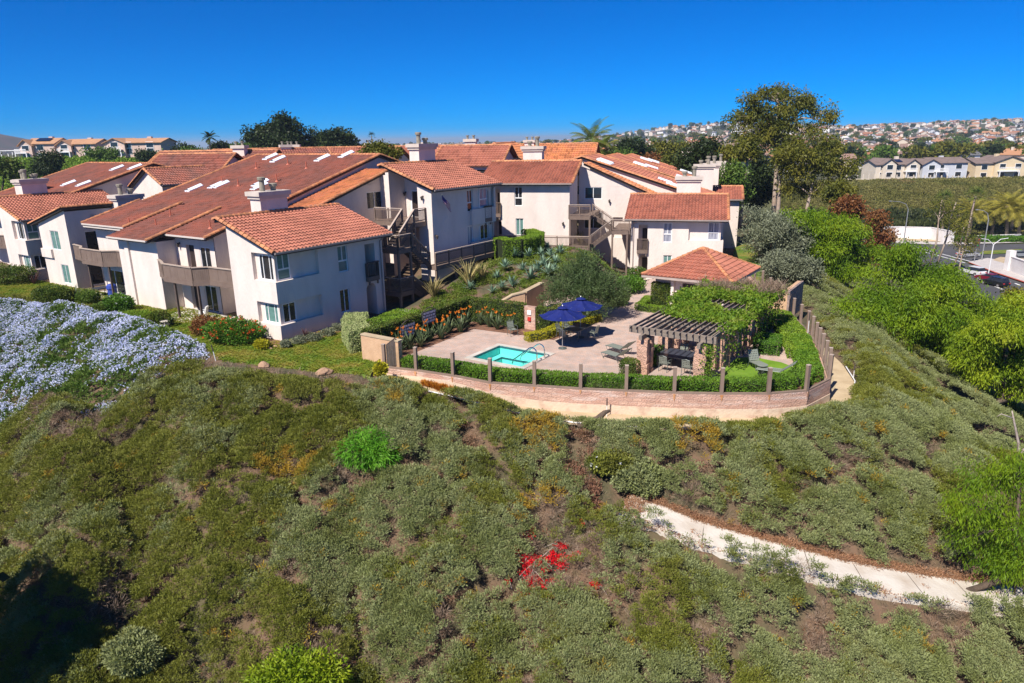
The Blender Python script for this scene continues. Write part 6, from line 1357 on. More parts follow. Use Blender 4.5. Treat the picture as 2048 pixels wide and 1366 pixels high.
# low groundcover on the agave bank and round the terrace walls
n = 9000; X = RNG.uniform(-9, 14, n); Y = RNG.uniform(44, 70, n); uu = (X-LO[0])*LU[0]+(Y-LO[1])*LU[1]; vv = (X-LO[0])*LV[0]+(Y-LO[1])*LV[1]
ok = (vv < -1.6) & (vv > -15) & (uu > 1.5) & (uu < 31) & ~((uu < 11.2) & (vv < -6.9)) & (pdist(X, Y, TERR) > .3) & ((fbm(X, Y, .5, 3, 77) > .43)); P = np.stack([X, Y, HZ(X, Y, False)+.02], 1)[ok]
scatter('bank_groundcover', P, np.zeros(len(P)), .26+.2*RNG.random(len(P)), [tuft('tuft_low', 'lf_ground', 40, .35, .08, 9, flat=.5)])
sheet('bank_path', [TL(u, v)[:2] for u, v in ((9.9, -.3), (9.9, -4.2), (13.5, -4.4), (14, -.3))], .12, K['concrete'])
# feathery round tree by the umbrellas
b0 = TL(15.4, -13.9, .2)
tree('feathery_tree', 'big rounded feathery grey-green tree between the umbrellas and the right building', 'tree', b0, [(0, 0, -.2), (.1, 0, .8), (.2, .1, 1.8)], [(0, 0, 2.1, 2.3, 2.1, 1.9), (-1.5, -.2, 1.5, 1.5, 1.4, 1.2), (1.6, .3, 1.7, 1.6, 1.4, 1.4), (.3, -.9, 1.4, 1.7, 1.3, 1.2), (.2, .3, 3.2, 1.5, 1.3, 1.1), (1.2, .8, 2.9, 1.1, 1.0, 1.0), (-1.1, .3, 2.7, 1.1, 1.0, .9)], 26000, .24, .022, 'lf_oliv2', droop=-.25, seed=3, clump=10, r0=.14, spread=.12)
sh((1262, 585), 'mixed green shrubbery between the feathery tree and the pool house', (1.3, 1.2), 1.3, 4500, .13, .045, 'lf_hedge', z=0); sh((1232, 610), 'low dark shrub under the right edge of the feathery tree', (1.1, .9), 1.0, 3600, .13, .045, 'lf_ivy', z=0); sh((1275, 560), 'shrub with orange blooms at the back corner of the pool house', .9, 1.1, 2600, .12, .04, 'lf_plum', z=0, flowers=(16, 'fl_orange', .1), name='flowering_shrub')
for px, lab, s in (((764, 712), 'succulent bush with yellowing leaves in front of the tan block wall', .42), ((762, 752), 'yellowing succulent bush at the foot of the first fence post', .36)): sh(px, lab, s, .8, 900, .13, .055, 'lf_yhedge')
# vine over the pergola, heavier towards the far end
rg = np.random.default_rng(12); n = 30000; u = rg.uniform(7.2, 18.6, n); v = rg.uniform(-26.9, -21.3, n); w_ = sstep(8.0, 12.5, u-.55*(v+24)*-1*0+.9*np.sin(v*1.3)+(-v-24)*.9); f = fbm(u, v, .55, 3, 5); ok = rg.random(n) < w_*sstep(.36, .58, f)*.95
u, v = u[ok], v[ok]; z = 2.62+.35*rg.random(len(u))*sstep(9, 14, u); hang = rg.random(len(u)) < .10; z = np.where(hang & (v < -25.2), 2.5-1.6*rg.random(len(u))**1.6, z)
vt = thing('climbing_vine', 'green flowering vine spread over the far half of the pergola', 'climbing plant', TL(14, -25.7, 0)); P = np.stack([LO[0]+u*LU[0]+v*LV[0], LO[1]+u*LU[1]+v*LV[1], z], 1)-np.array(vt.location); n = len(u)
P = np.repeat(P, 3, 0)+rg.normal(size=(n*3, 3))*.08; K['lf_vine'] = leafmat('vine_leaf', [(.06, .13, .01), (.12, .22, .015), (.19, .28, .02), (.22, .24, .05)], sc=1.2, trans=.35); foliage('foliage', K['lf_vine'], vt, P, unit_vecs(n*3, rg)+np.array([0, 0, .5]), .15, .055, rg)
q = (u > 15.8) & (f[ok] > .55); P = np.repeat(np.stack([LO[0]+u*LU[0]+v*LV[0], LO[1]+u*LU[1]+v*LV[1], z+.15], 1)[q]-np.array(vt.location), 2, 0); P += rg.normal(size=P.shape)*.12; foliage('bare_twigs', K['lf_dry'], vt, P, unit_vecs(len(P), rg)+np.array([0, 0, .3]), .45, .012, rg)
m = MB()
for k, uu_ in enumerate((9.6, 12.2, 14.9, 17.4)):
    a = Vector(TL(uu_, -26.15, 0))-Vector(vt.location); b = Vector(TL(uu_+.3, -25.9, 2.5))-Vector(vt.location); m.tube([a, a.lerp(b, .4)+Vector((.08, -.05, 0)), a.lerp(b, .7)+Vector((-.06, .05, 0)), b, b+Vector((-1.2, .9, .2))], [.05, .045, .04, .03, .015], 6)
m.build('stems', K['trunk'], vt)
v2 = thing('climbing_vine', 'thin young climber on the nearest right-hand pergola pier', 'climbing plant', TL(6.2, -26.1, 0)); n = 900; P = np.stack([rg.normal(size=n)*.22, rg.normal(size=n)*.18, 2.2*rg.random(n)**1.1], 1); foliage('foliage', K['lf_vine'], v2, P, unit_vecs(n, rg), .11, .04, rg); m = MB(); m.tube([(0, 0, 0), (.05, .02, .9), (-.05, .05, 2.0)], [.03, .025, .01], 5); m.build('stems', K['trunk'], v2)
# shrubs on the slope
def slope_shrub(px, *a, **k): g = on_ground(*px); a = list(a); shrub(k.pop('name', 'shrub'), a[0], 'shrub', (g[0], g[1], float(HZ(g[0], g[1]))), *a[1:], seed=int(px[0]), **k)
slope_shrub((748, 952), 'vivid light-green young pepper bush standing out on the middle of the slope', (1.35, 1.0), 1.75, 6500, .26, .022, 'lf_bright', droop=1.0, name='pepper_bush', lump=1.5, shell=.3)
slope_shrub((278, 1345), 'round silvery grey shrub at the lower left of the slope', (1.15, 1.0), 1.35, 11000, .13, .03, 'lf_gray')
slope_shrub((595, 1420), 'yellow-green bush cut off by the bottom edge of the photo', (1.7, 1.2), 2.5, 9000, .2, .03, 'lf_pepper2', droop=.5, lump=1.4, shell=.35)
slope_shrub((1222, 955), 'bush with small white flowers and yellow tips at the head of the slope gully', (1.15, .9), 1.15, 6500, .13, .04, 'lf_olive', flowers=(26, 'fl_white', .1), name='flowering_shrub')
slope_shrub((1275, 985), 'dense dark grey-green bush beside the white-flowered bush', (1.25, 1.0), 1.3, 8000, .13, .035, 'lf_gray')
# ------------------------------------------------------------------ grass on the lawn, litter along the concrete path, low cover on the far bank
V, Fq, R_ = blades(26, .42, .05, .9, .4, seed=21, segs=2, up=.45); K['lf_lawn'] = leafmat('lawn_blade', [(.13, .21, .014), (.20, .275, .02), (.31, .30, .04), (.44, .32, .08)], sc=.55, trans=.15, vary=.15)
gp = mesh_np('tuft_lawn', V, Fq, K['lf_lawn'], rnd=R_); COL.objects.unlink(gp)
LP = np.array(_lawn_out+_lawn_in[::-1], float); n = 60000; lo, hi = LP.min(0), LP.max(0); X = RNG.uniform(lo[0], hi[0], n*3); Y = RNG.uniform(lo[1], hi[1], n*3); ok = (pdist(X, Y, LP) < -.05) & (X > -52); X, Y = X[ok], Y[ok]
keep = fbm(X, Y, .9, 3, 91) > .12; X, Y = X[keep], Y[keep]; scatter('lawn_grass', np.stack([X, Y, _lz(X, Y)+.02], 1), np.zeros(len(X)), .15+.12*RNG.random(len(X)), [gp])
K['litter'] = leafmat('leaf_litter', [(.25, .11, .055), (.36, .20, .11), (.18, .09, .055)], sc=3, trans=.05); lt = tuft('tuft_litter', 'litter', 34, .30, .05, 31, up=-.1, flat=.12); n = 1700
t = RNG.random(n)*(len(DITCH)-1); k = t.astype(int); fr = t-k; D_ = np.array(DITCH); C = D_[k]*(1-fr)[:, None]+D_[np.minimum(k+1, len(DITCH)-1)]*fr[:, None]; tg = D_[np.minimum(k+1, len(DITCH)-1)]-D_[k]; tg /= np.linalg.norm(tg, axis=1, keepdims=True); nn = np.stack([-tg[:, 1], tg[:, 0]], 1)
side = RNG.random(n); off = np.where(side < .70, .92+.25*np.abs(RNG.normal(size=n)), np.where(side < .84, -.74-.16*np.abs(RNG.normal(size=n)), RNG.uniform(-.5, .8, n))); hd = t < .35+.3*RNG.random(n); off = np.where(hd, RNG.uniform(-.8, 1.0, n), off)
ok = ~((off > -.68) & (off < .88) & ~hd & (RNG.random(n) < .94)) & ~((off < -.7) & (t > 2.5) & (RNG.random(n) < .6)); C, off, nn = C[ok], off[ok], nn[ok]; XY = C+nn*off[:, None]
zc = HZ(C[:, 0], C[:, 1], False)+.17+np.maximum(0, off-.95)*.25; scatter('leaf_litter', np.c_[XY, zc], np.zeros(len(XY)), .16+.16*RNG.random(len(XY)), [lt], tilt=.15)
mj = MB()
for a in (2.05, 3.1, 4.15, 5.2, 6.3, 7.3):                                # joints across the slab
    k = int(a); f_ = a-k; c = _dl[k].lerp(_dl[k+1], f_); d = (_dl[k+1]-_dl[k]).normalized(); nrm = Vector((-d.y, d.x)); z = float(_dz(np.array(_dl[k].x), np.array(_dl[k].y)))*(1-f_)+float(_dz(np.array(_dl[k+1].x), np.array(_dl[k+1].y)))*f_
    p, q = c-nrm*.71, c+nrm*.97; mj.poly([(p.x-d.x*.013, p.y-d.y*.013, z+.135), (q.x-d.x*.013, q.y-d.y*.013, z+.186), (q.x+d.x*.013, q.y+d.y*.013, z+.186), (p.x+d.x*.013, p.y+d.y*.013, z+.135)])
tag(mj.build('path_joint', K['trunk']), kind='structure')
K['lf_bank'] = leafmat('bank_cover_leaf', [(.11, .12, .028), (.19, .185, .045), (.25, .22, .07), (.15, .16, .04), (.28, .20, .085)], sc=.05, vary=.3); bt = tuft('tuft_bankcover', 'lf_bank', 60, .42, .10, 41, flat=.45)
n = 17000; X = RNG.uniform(84, 190, n); Y = RNG.uniform(186, 250, n); ok = (Y < 247.0-.0*X) & (X/Y < .86); X, Y = X[ok], Y[ok]; scatter('bank_cover', np.stack([X, Y, HZ(X, Y, False)+.15*fbm(X, Y, .2, 2, 3)], 1), np.zeros(len(X)), .75+.6*RNG.random(len(X)), [bt])
n = 5000; X = RNG.uniform(-150, -55, n); Y = RNG.uniform(120, 216, n); scatter('bank_cover', np.stack([X, Y, HZ(X, Y, False)], 1), np.zeros(n), .9+.7*RNG.random(n), [tuft('tuft_bankgreen', 'lf_hedge_lt', 50, .42, .12, 42, flat=.45)])
# ------------------------------------------------------------------ trees
def gz(x, y): return float(HZ(np.array(x), np.array(y), False))
def mpp(y): return y/_cp/F_PX*1.0
def ptree(name, label, y, base_u, blobs, n, ls, lw, leaf, trunk=None, bark='trunk', group=None, seed=1, r0=.25, dp=.75, zb=None, **k):
    """tree at depth y: crown lobes given where they stand, with depth of their own"""
    rg = np.random.default_rng(seed+99); bx = PY(base_u, 450, y)[0]; z0 = gz(bx, y) if zb is None else zb; s = mpp(y)*1.03
    B = []
    for (u, v, ru, rv) in blobs:
        dy = rg.uniform(-.6, .6)*max(b[2] for b in blobs)*s*dp; p = PY(u, v, y+dy); B.append((p[0]-bx, dy, p[2]-z0, ru*s, max(ru, rv)*s*.8, rv*s))
    T_ = [(0, 0, -.3)]
    top = max(B, key=lambda b: b[2])
    if trunk:
        for (u, v) in trunk: p = PY(u, v, y); T_.append((p[0]-bx, 0, p[2]-z0))
    else:
        c = np.mean([b[:3] for b in B], 0); T_ += [(c[0]*.3, c[1]*.3, c[2]*.4), (c[0]*.8, c[1]*.8, c[2]*.95)]
    return tree(name, label, cat='tree', base=(bx, y, z0), trunk=T_, blobs=B, n=n, ls=ls, lw=lw, leaf=leaf, bark=bark, group=group, seed=seed, r0=r0, **k)
GUM = dict(leaf='lf_gum', bark='trunk_pale', droop=.35, clump=14)
ptree('eucalyptus', 'tallest eucalyptus with two lit lobes and open gaps, rising above the horizon on the right', 112, 1545, [(1554, 183, 34, 11), (1527, 186, 18, 9), (1507, 197, 16, 10), (1592, 198, 32, 16), (1616, 212, 24, 15), (1655, 228, 16, 15), (1661, 245, 9, 10), (1487, 240, 26, 15), (1466, 240, 12, 11), (1509, 227, 27, 17), (1542, 232, 32, 18), (1574, 224, 26, 17), (1504, 263, 28, 20), (1542, 264, 30, 18), (1574, 252, 20, 16), (1614, 257, 20, 8), (1548, 281, 25, 11), (1640, 240, 12, 8)], 15000, .50, .085, trunk=[(1549, 400), (1553, 340), (1556, 300), (1560, 250), (1556, 205)], seed=21, r0=.42, spread=.36, shell=.45, **GUM)
ptree('eucalyptus', 'leaning pale-trunked eucalyptus with a bare lower trunk at the left of the tall group', 104, 1480, [(1475, 302, 20, 11), (1462, 306, 12, 7), (1496, 290, 16, 12), (1500, 305, 12, 8)], 4200, .5, .1, trunk=[(1486, 380), (1493, 340), (1497, 300)], seed=22, r0=.34, spread=.4, **GUM)
ptree('eucalyptus', 'broad lower eucalyptus with golden-green foliage under the right side of the tallest one', 106, 1617, [(1641, 280, 22, 16), (1604, 304, 36, 18), (1649, 314, 34, 20), (1629, 340, 40, 19), (1580, 340, 22, 16), (1671, 298, 12, 20), (1680, 340, 26, 15), (1703, 330, 18, 12), (1579, 370, 19, 12), (1617, 376, 27, 15), (1660, 366, 24, 12)], 13000, .46, .08, trunk=[(1612, 425), (1620, 390), (1632, 340)], seed=23, r0=.34, spread=.36, shell=.4, **GUM)
ptree('eucalyptus', 'second straight pale trunk right of the tallest eucalyptus with foliage high up', 108, 1552, [(1575, 300, 18, 12), (1590, 285, 14, 10), (1566, 318, 16, 10)], 3200, .5, .1, trunk=[(1557, 410), (1560, 360), (1566, 310)], seed=24, r0=.36, spread=.4, **GUM)
ptree('dark_tree', 'dark dense tree filling the gap behind the pale eucalyptus trunks', 124, 1515, [(1519, 335, 28, 26), (1510, 366, 26, 26), (1530, 390, 24, 22), (1500, 395, 20, 20)], 8000, .5, .16, 'lf_dark', seed=25, spread=.3)
ptree('eucalyptus', 'small gum with rusty lower foliage right of the tall group', 96, 1685, [(1682, 378, 20, 13), (1668, 392, 16, 10)], 3000, .45, .09, seed=26, r0=.2, spread=.3, **GUM)
ptree('rusty_tree', 'rust-brown shrubby tree above the bright pepper tree', 94, 1700, [(1700, 412, 20, 13), (1684, 420, 14, 10), (1714, 424, 12, 10)], 3600, .4, .1, 'lf_rust', seed=27, r0=.16, spread=.3)
ptree('pepper_tree', 'bright green pepper tree beside the silver shrubs, behind the right end of the fence', 76, 1650, [(1640, 450, 50, 26), (1590, 440, 26, 18), (1690, 465, 40, 26), (1650, 490, 60, 30), (1700, 510, 45, 30), (1620, 500, 30, 26), (1680, 535, 40, 22), (1720, 540, 26, 22), (1600, 465, 28, 22)], 42000, .34, .045, 'lf_pepper', seed=31, droop=.55, spread=.28, r0=.3)
ptree('pepper_tree', 'largest bright yellow-green pepper tree, spreading in front of the road', 52, 1850, [(1830, 560, 70, 34), (1770, 590, 50, 36), (1900, 590, 60, 40), (1740, 640, 50, 40), (1830, 640, 90, 60), (1930, 650, 60, 50), (1720, 690, 34, 26), (1790, 700, 50, 34), (1860, 700, 60, 34), (1800, 535, 36, 22), (1960, 620, 30, 30), (1690, 610, 18, 20), (1820, 510, 40, 20), (1770, 735, 40, 24), (1890, 745, 50, 28)], 80000, .27, .034, 'lf_pepper', seed=32, droop=.7, spread=.24, r0=.34, clump=10)
ptree('pepper_tree', 'pepper tree at the right edge with its dark trunk above the red soil bank', 44, 2010, [(1990, 660, 60, 34), (2040, 640, 50, 40), (1950, 700, 46, 34), (2020, 720, 60, 36), (2060, 700, 50, 44), (1960, 745, 36, 22), (2045, 770, 40, 26)], 40000, .25, .034, 'lf_pepper2', seed=33, droop=.7, spread=.22, r0=.30, trunk=[(2010, 800), (2006, 750), (2012, 700)])
ptree('pepper_tree', 'nearest pepper tree overhanging the concrete path at the right edge', 24.0, 2035, [(1985, 965, 66, 36), (2045, 930, 50, 36), (1940, 1010, 44, 36), (2020, 1040, 66, 50), (1925, 1075, 30, 26), (2045, 1130, 50, 54), (1985, 1120, 50, 34), (1915, 1000, 22, 16), (2060, 1230, 36, 54), (2030, 1270, 26, 36), (1960, 1170, 20, 14)], 15000, .19, .017, 'lf_pepper', seed=34, droop=.9, spread=.2, r0=.14, shell=.35, clump=14, trunk=[(2036, 1150), (2032, 1060), (2040, 980)])
ptree('silver_shrub', 'larger silvery-grey shrub behind the upper end of the glass fence', 74, 1545, [(1545, 445, 40, 20), (1520, 470, 34, 22), (1575, 470, 40, 22), (1540, 495, 40, 20), (1590, 495, 28, 18), (1500, 430, 14, 10)], 15000, .3, .045, 'lf_silver', seed=35, droop=.1, spread=.3, r0=.12)
ptree('silver_shrub', 'lower silvery-grey shrub spreading over the fence end', 60, 1578, [(1570, 525, 34, 20), (1600, 535, 30, 18), (1550, 535, 24, 18), (1580, 555, 36, 16), (1625, 545, 14, 9)], 12000, .26, .04, 'lf_silver', seed=36, droop=.1, spread=.26, r0=.1)
ptree('rusty_tree', 'red-brown tree standing between the pepper trees and the road', 92, 1762, [(1755, 440, 20, 16), (1762, 470, 22, 20), (1770, 505, 24, 22), (1750, 495, 16, 16), (1788, 525, 14, 12)], 8000, .35, .08, 'lf_rust', seed=37, spread=.3, r0=.2)
ptree('dark_tree', 'mixed green and bronze bush on the right edge below the parked cars', 66, 2020, [(2020, 600, 26, 20), (2050, 625, 26, 20), (2000, 625, 20, 14)], 6000, .3, .08, 'lf_gum', seed=38, spread=.25, r0=.15)
# dark and bright trees between the right building and the far ridge
ptree('dark_tree', 'tall dark tree right of the right building, with a pale trunk in front', 112, 1410, [(1405, 325, 34, 24), (1430, 350, 28, 26), (1390, 345, 24, 20), (1415, 300, 22, 14)], 9000, .5, .13, 'lf_dark', seed=41, spread=.4, r0=.3)
ptree('green_tree', 'mid green rounded tree above the lawn strip right of the right building', 100, 1455, [(1450, 365, 30, 24), (1470, 385, 26, 22), (1440, 400, 26, 22), (1478, 350, 18, 18)], 8000, .4, .1, 'lf_plum', seed=42, spread=.35, r0=.25)
ptree('dark_tree', 'dark brown-green tree behind the skylit roofs, leftmost of the wooded row', 175, 1262, [(1262, 300, 28, 18), (1240, 305, 16, 12), (1285, 306, 16, 12)], 5000, .6, .2, 'lf_dark', seed=43, spread=.5, r0=.3)
ptree('green_tree', 'lighter green tree in front of the wooded row behind the skylit roofs', 150, 1225, [(1226, 316, 26, 14), (1250, 322, 18, 10)], 4000, .5, .16, 'lf_plum', seed=44, spread=.4, r0=.3)
ptree('rusty_tree', 'orange-tinted small tree in the wooded row behind the skylit roofs', 150, 1310, [(1308, 325, 18, 14), (1325, 330, 12, 10)], 3000, .5, .14, 'lf_rust', seed=45, spread=.4, r0=.2)
ptree('dark_tree', 'broad dark tree in the middle of the wooded row behind the skylit roofs', 180, 1345, [(1330, 302, 26, 14), (1360, 300, 26, 14), (1380, 310, 20, 16)], 5600, .6, .2, 'lf_gum', seed=46, spread=.5, r0=.3)
ptree('green_tree', 'olive green tree at the right of the wooded row, above the chimney', 140, 1365, [(1350, 330, 24, 14), (1375, 335, 22, 14)], 4200, .5, .15, 'lf_gum', seed=47, spread=.4, r0=.25)
# skyline trees behind the left building
ptree('eucalyptus', 'largest dark tree on the skyline behind the left building, with a ragged top', 178, 560, [(573, 240, 16, 7), (560, 252, 22, 10), (540, 262, 24, 12), (575, 262, 20, 12), (512, 272, 16, 12), (498, 280, 10, 8), (540, 282, 34, 14), (575, 284, 22, 14), (592, 258, 6, 8), (595, 278, 10, 12), (505, 295, 20, 10), (560, 298, 34, 10)], 11000, .75, .2, 'lf_dark', seed=51, spread=.6, r0=.5)
ptree('eucalyptus', 'thin open tree on the skyline right of the largest dark tree', 180, 625, [(621, 263, 7, 4), (612, 277, 9, 6), (634, 275, 10, 7), (625, 288, 18, 8), (645, 285, 9, 8)], 2600, .6, .16, 'lf_dark', seed=52, spread=.5, r0=.3)
ptree('eucalyptus', 'rounded dark tree on the skyline, third of the group behind the left building', 178, 672, [(672, 270, 16, 8), (688, 276, 12, 10), (660, 280, 14, 10), (676, 288, 24, 12)], 4600, .7, .2, 'lf_dark', seed=53, spread=.5, r0=.4)
ptree('green_tree', 'bright bush rising between the roofs right of the long ridge', 92, 760, [(755, 302, 20, 12), (778, 308, 18, 10), (740, 310, 14, 8)], 5000, .35, .1, 'lf_gum', seed=54, spread=.3, r0=.15)
ptree('green_tree', 'small green tree behind the roof at the left, below the skyline palm', 150, 480, [(480, 298, 14, 9), (470, 304, 12, 7)], 2200, .5, .14, 'lf_plum', seed=55, spread=.35, r0=.2)
ptree('dark_tree', 'dark cedar-like tree on the green bank below the left houses', 140, 95, [(100, 318, 16, 10), (95, 330, 24, 12), (90, 342, 30, 10)], 5000, .5, .12, 'lf_dark', seed=56, spread=.4, r0=.25)
ptree('dark_tree', 'dark tree at the far left edge below the small hill', 130, 10, [(5, 335, 24, 14), (25, 345, 14, 10)], 3600, .5, .14, 'lf_ivy', seed=57, spread=.4, r0=.25)
for k, (u, v, ru, rv, y, lab) in enumerate(((205, 308, 22, 9, 190, 'green garden tree below the middle left house'), (292, 312, 14, 7, 180, 'green tree in front of the right-hand left house'), (332, 318, 12, 8, 170, 'small green tree beside the flues at the left'), (370, 300, 14, 9, 200, 'dark tree right of the left houses on the skyline'), (385, 305, 20, 7, 190, 'bright hedge-like tree left of the skyline palm'), (445, 296, 20, 8, 190, 'dark palm-like clump right of the skyline palm'))):
    ptree('green_tree', lab, y, u, [(u, v, ru, rv), (u-ru*.5, v+2, ru*.6, rv*.8), (u+ru*.5, v+3, ru*.6, rv*.7)], 2400, .55, .16, ('lf_plum', 'lf_dark')[k % 2], seed=60+k, spread=.4, r0=.2)
# palms
def palm(name, label, base, h, L, n, key, lean=(0, 0), fan=False, r=.22, seed=1, group=None, old=True, parts=True):
    rg = np.random.default_rng(seed); t = thing(name, label, 'palm tree', base, group); top = Vector((lean[0], lean[1], h)); m = MB()
    m.tube([(0, 0, -.4), (lean[0]*.2, lean[1]*.2, h*.35), (lean[0]*.6, lean[1]*.6, h*.75), top], [r*1.25, r, r*.9, r], 9); m.build('trunk', K['palm_trunk'], t, smooth=True)
    V, Fq, R_ = [], [], []
    for k in range(n):
        a = k*2.399+rg.random()*.3; el = (1.35-1.75*(k/n)); fr = L*(.85+.3*rg.random()); p = np.array(top); d0 = np.array([math.cos(a), math.sin(a), 0]); sd = np.array([-math.sin(a), math.cos(a), 0]); S = 7; spine = [p.copy()]
        for j in range(S): e = el-(1.2 if not fan else .5)*(j/S)**1.3; p = p+(d0*math.cos(e)+np.array([0, 0, math.sin(e)]))*fr/S; spine.append(p.copy())
        if fan:
            c = spine[3]; ax = (spine[3]-spine[0]); ax /= np.linalg.norm(ax); sd2 = sd
            for q in range(9):
                b = (q-4)/4*1.25; dr = ax*math.cos(b)+sd2*math.sin(b); dr = dr+np.array([0, 0, -.25*abs(b)]); i = len(V); w_ = sd2*math.cos(b)*.09-ax*math.sin(b)*.09
                V += [c-w_*.5, c+w_*.5, c+dr*fr*.38+w_, c+dr*fr*.55]; Fq.append((i, i+1, i+2, i+3)); R_.append(rg.random()*.5+.5*k/n)
            i = len(V); V += [spine[0]-sd*.02, spine[0]+sd*.02, c+sd*.02, c-sd*.02]; Fq.append((i, i+1, i+2, i+3)); R_.append(k/n)
        else:
            for j in range(1, S):
                for q in range(3):
                    tt = j+q/3; c = spine[j]+(spine[min(j+1, S)]-spine[j])*q/3; dirv = spine[min(j+1, S)]-spine[j]; dirv /= np.linalg.norm(dirv); ll = L*.26*math.sin(math.pi*min(.98, .12+tt/S*.85))
                    for sgn in (-1, 1):
                        dr = dirv*.6+sd*sgn*.8+np.array([0, 0, -.35]); i = len(V); w_ = dirv*.075; V += [c-w_, c+w_, c+dr*ll*.6+w_*.8, c+dr*ll]; Fq.append((i, i+1, i+2, i+3)); R_.append(k/n*.7+.3*rg.random())
    mesh_np('fronds', np.array(V), np.array(Fq), K[key], t, np.array(R_)); return t
def ppalm(name, label, y, ub, vb, ut, vt, L, n, key, **k):
    b = PY(ub, vb, y); t = PY(ut, vt, y); z0 = gz(b[0], y); return palm(name, label, (b[0], y, min(z0, b[2])), t[2]-min(z0, b[2]), L, n, key, lean=(t[0]-b[0], 0), **k)
ppalm('queen_palm', 'feathery palm behind the right building roofs, crown above the ridge line', 120, 1184, 320, 1183, 281, 4.6, 26, 'lf_palm', seed=1, r=.3)
ppalm('queen_palm', 'shorter palm right of the feathery palm behind the right building', 125, 1205, 320, 1206, 298, 3.6, 20, 'lf_palm', seed=2, r=.25)
ppalm('skyline_palm', 'slim palm with drooping fronds alone on the skyline at the left', 185, 418, 296, 419, 275, 2.6, 16, 'lf_dark', seed=3, r=.2)
ppalm('skyline_palm', 'distant slim palm on the skyline above the middle roofs', 330, 745, 292, 743, 272, 2.6, 14, 'lf_dark', seed=4, r=.2, fan=True)
ppalm('fan_palm', 'fan palm with pale dead-looking trees around it, left of the date palms', 178, 1884, 470, 1888, 398, 3.0, 26, 'lf_palm', seed=5, r=.28, fan=True)
ppalm('fan_palm', 'fan palm with a leaning trunk crossing the left date palm', 168, 1932, 480, 1951, 392, 3.0, 26, 'lf_palm', seed=6, r=.26, fan=True)
for k, (ub, vb, ut, vt, y, lab) in enumerate(((1934, 492, 1945, 425, 180, 'left date palm with golden arching fronds by the road'), (1981, 482, 1990, 425, 186, 'date palm second from the left in the row by the road'), (2010, 498, 2014, 412, 182, 'tall date palm in the middle of the road verge'), (2034, 492, 2040, 424, 180, 'date palm near the right edge by the road'), (2019, 480, 2028, 415, 190, 'date palm standing behind the others at the right edge'))): ppalm('date_palm', lab, y, ub, vb, ut, vt, 5.4, 34, 'lf_palm_y', seed=10+k, r=.42)
# open, half-bare gums by the road
for k, (u0_, v0_, pts_, lab, y) in enumerate(((1872, 525, [(1874, 480), (1877, 440), (1884, 400)], 'half-bare slender gum left of the lamp post by the road', 128), (1886, 528, [(1892, 480), (1900, 440), (1912, 405)], 'half-bare slender gum leaning right beside the road', 130), (1916, 545, [(1919, 505), (1924, 470), (1928, 455)], 'thin gum with a small crown in front of the white car', 122))):
    b = PY(u0_, v0_, y); top = pts_[-1]; ptree('slender_gum', lab, y, u0_, [(top[0], top[1]+10, 14, 8), (top[0]-14, top[1]+26, 11, 8), (top[0]+14, top[1]+24, 11, 8), (top[0]+4, top[1]+44, 14, 7)], 1300, .4, .07, trunk=pts_, seed=70+k, r0=.2, zb=b[2], spread=.5, **GUM)
# tree standing out of the frame on the left, whose shade falls across the lower left corner
gs = on_ground(20, 1290); bx, by = gs[0]-2.0, gs[1]-5.0
if True: tree('shade_tree', 'big tree outside the left edge whose shade falls on the lower left slope', 'tree', (bx, by, gz(bx, by)), [(0, 0, -.5), (.2, .2, 4), (.1, .1, 8)], [(0, 0, 9.2, 3.0, 3.0, 2.4), (-1.8, -1, 8.0, 2.4, 2.4, 1.8), (1.6, .8, 7.8, 2.4, 2.4, 1.8), (.4, -1.2, 10.8, 2.0, 2.0, 1.4)], 16000, .5, .2, 'lf_dark', seed=80, r0=.3, spread=.3)
# dead pale tree at the right edge
dt = thing('dead_tree', 'bare pale dead tree forking at the right edge beside the red soil bank', 'dead tree', (*on_ground(2046, 945)[:2], on_ground(2046, 945)[2])); m = MB(); s_ = .025
m.tube([(0, 0, -.3), (-.35, 0, .7), (-.45, .1, 1.5), (-.8, .2, 2.6), (-1.05, .2, 3.3)], [.10, .085, .07, .05, .025], 7); m.tube([(-.42, 0, 1.0), (.1, .1, 1.4), (.6, .2, 1.9)], [.06, .05, .03], 6); m.tube([(-.95, .2, 2.9), (-1.5, .3, 3.1), (-1.7, .3, 2.95)], [.035, .025, .01], 5); m.tube([(-.2, 0, .4), (.3, -.1, .7), (.5, -.1, 1.2)], [.05, .04, .02], 5); m.build('branches', K['dead'], dt, smooth=True)
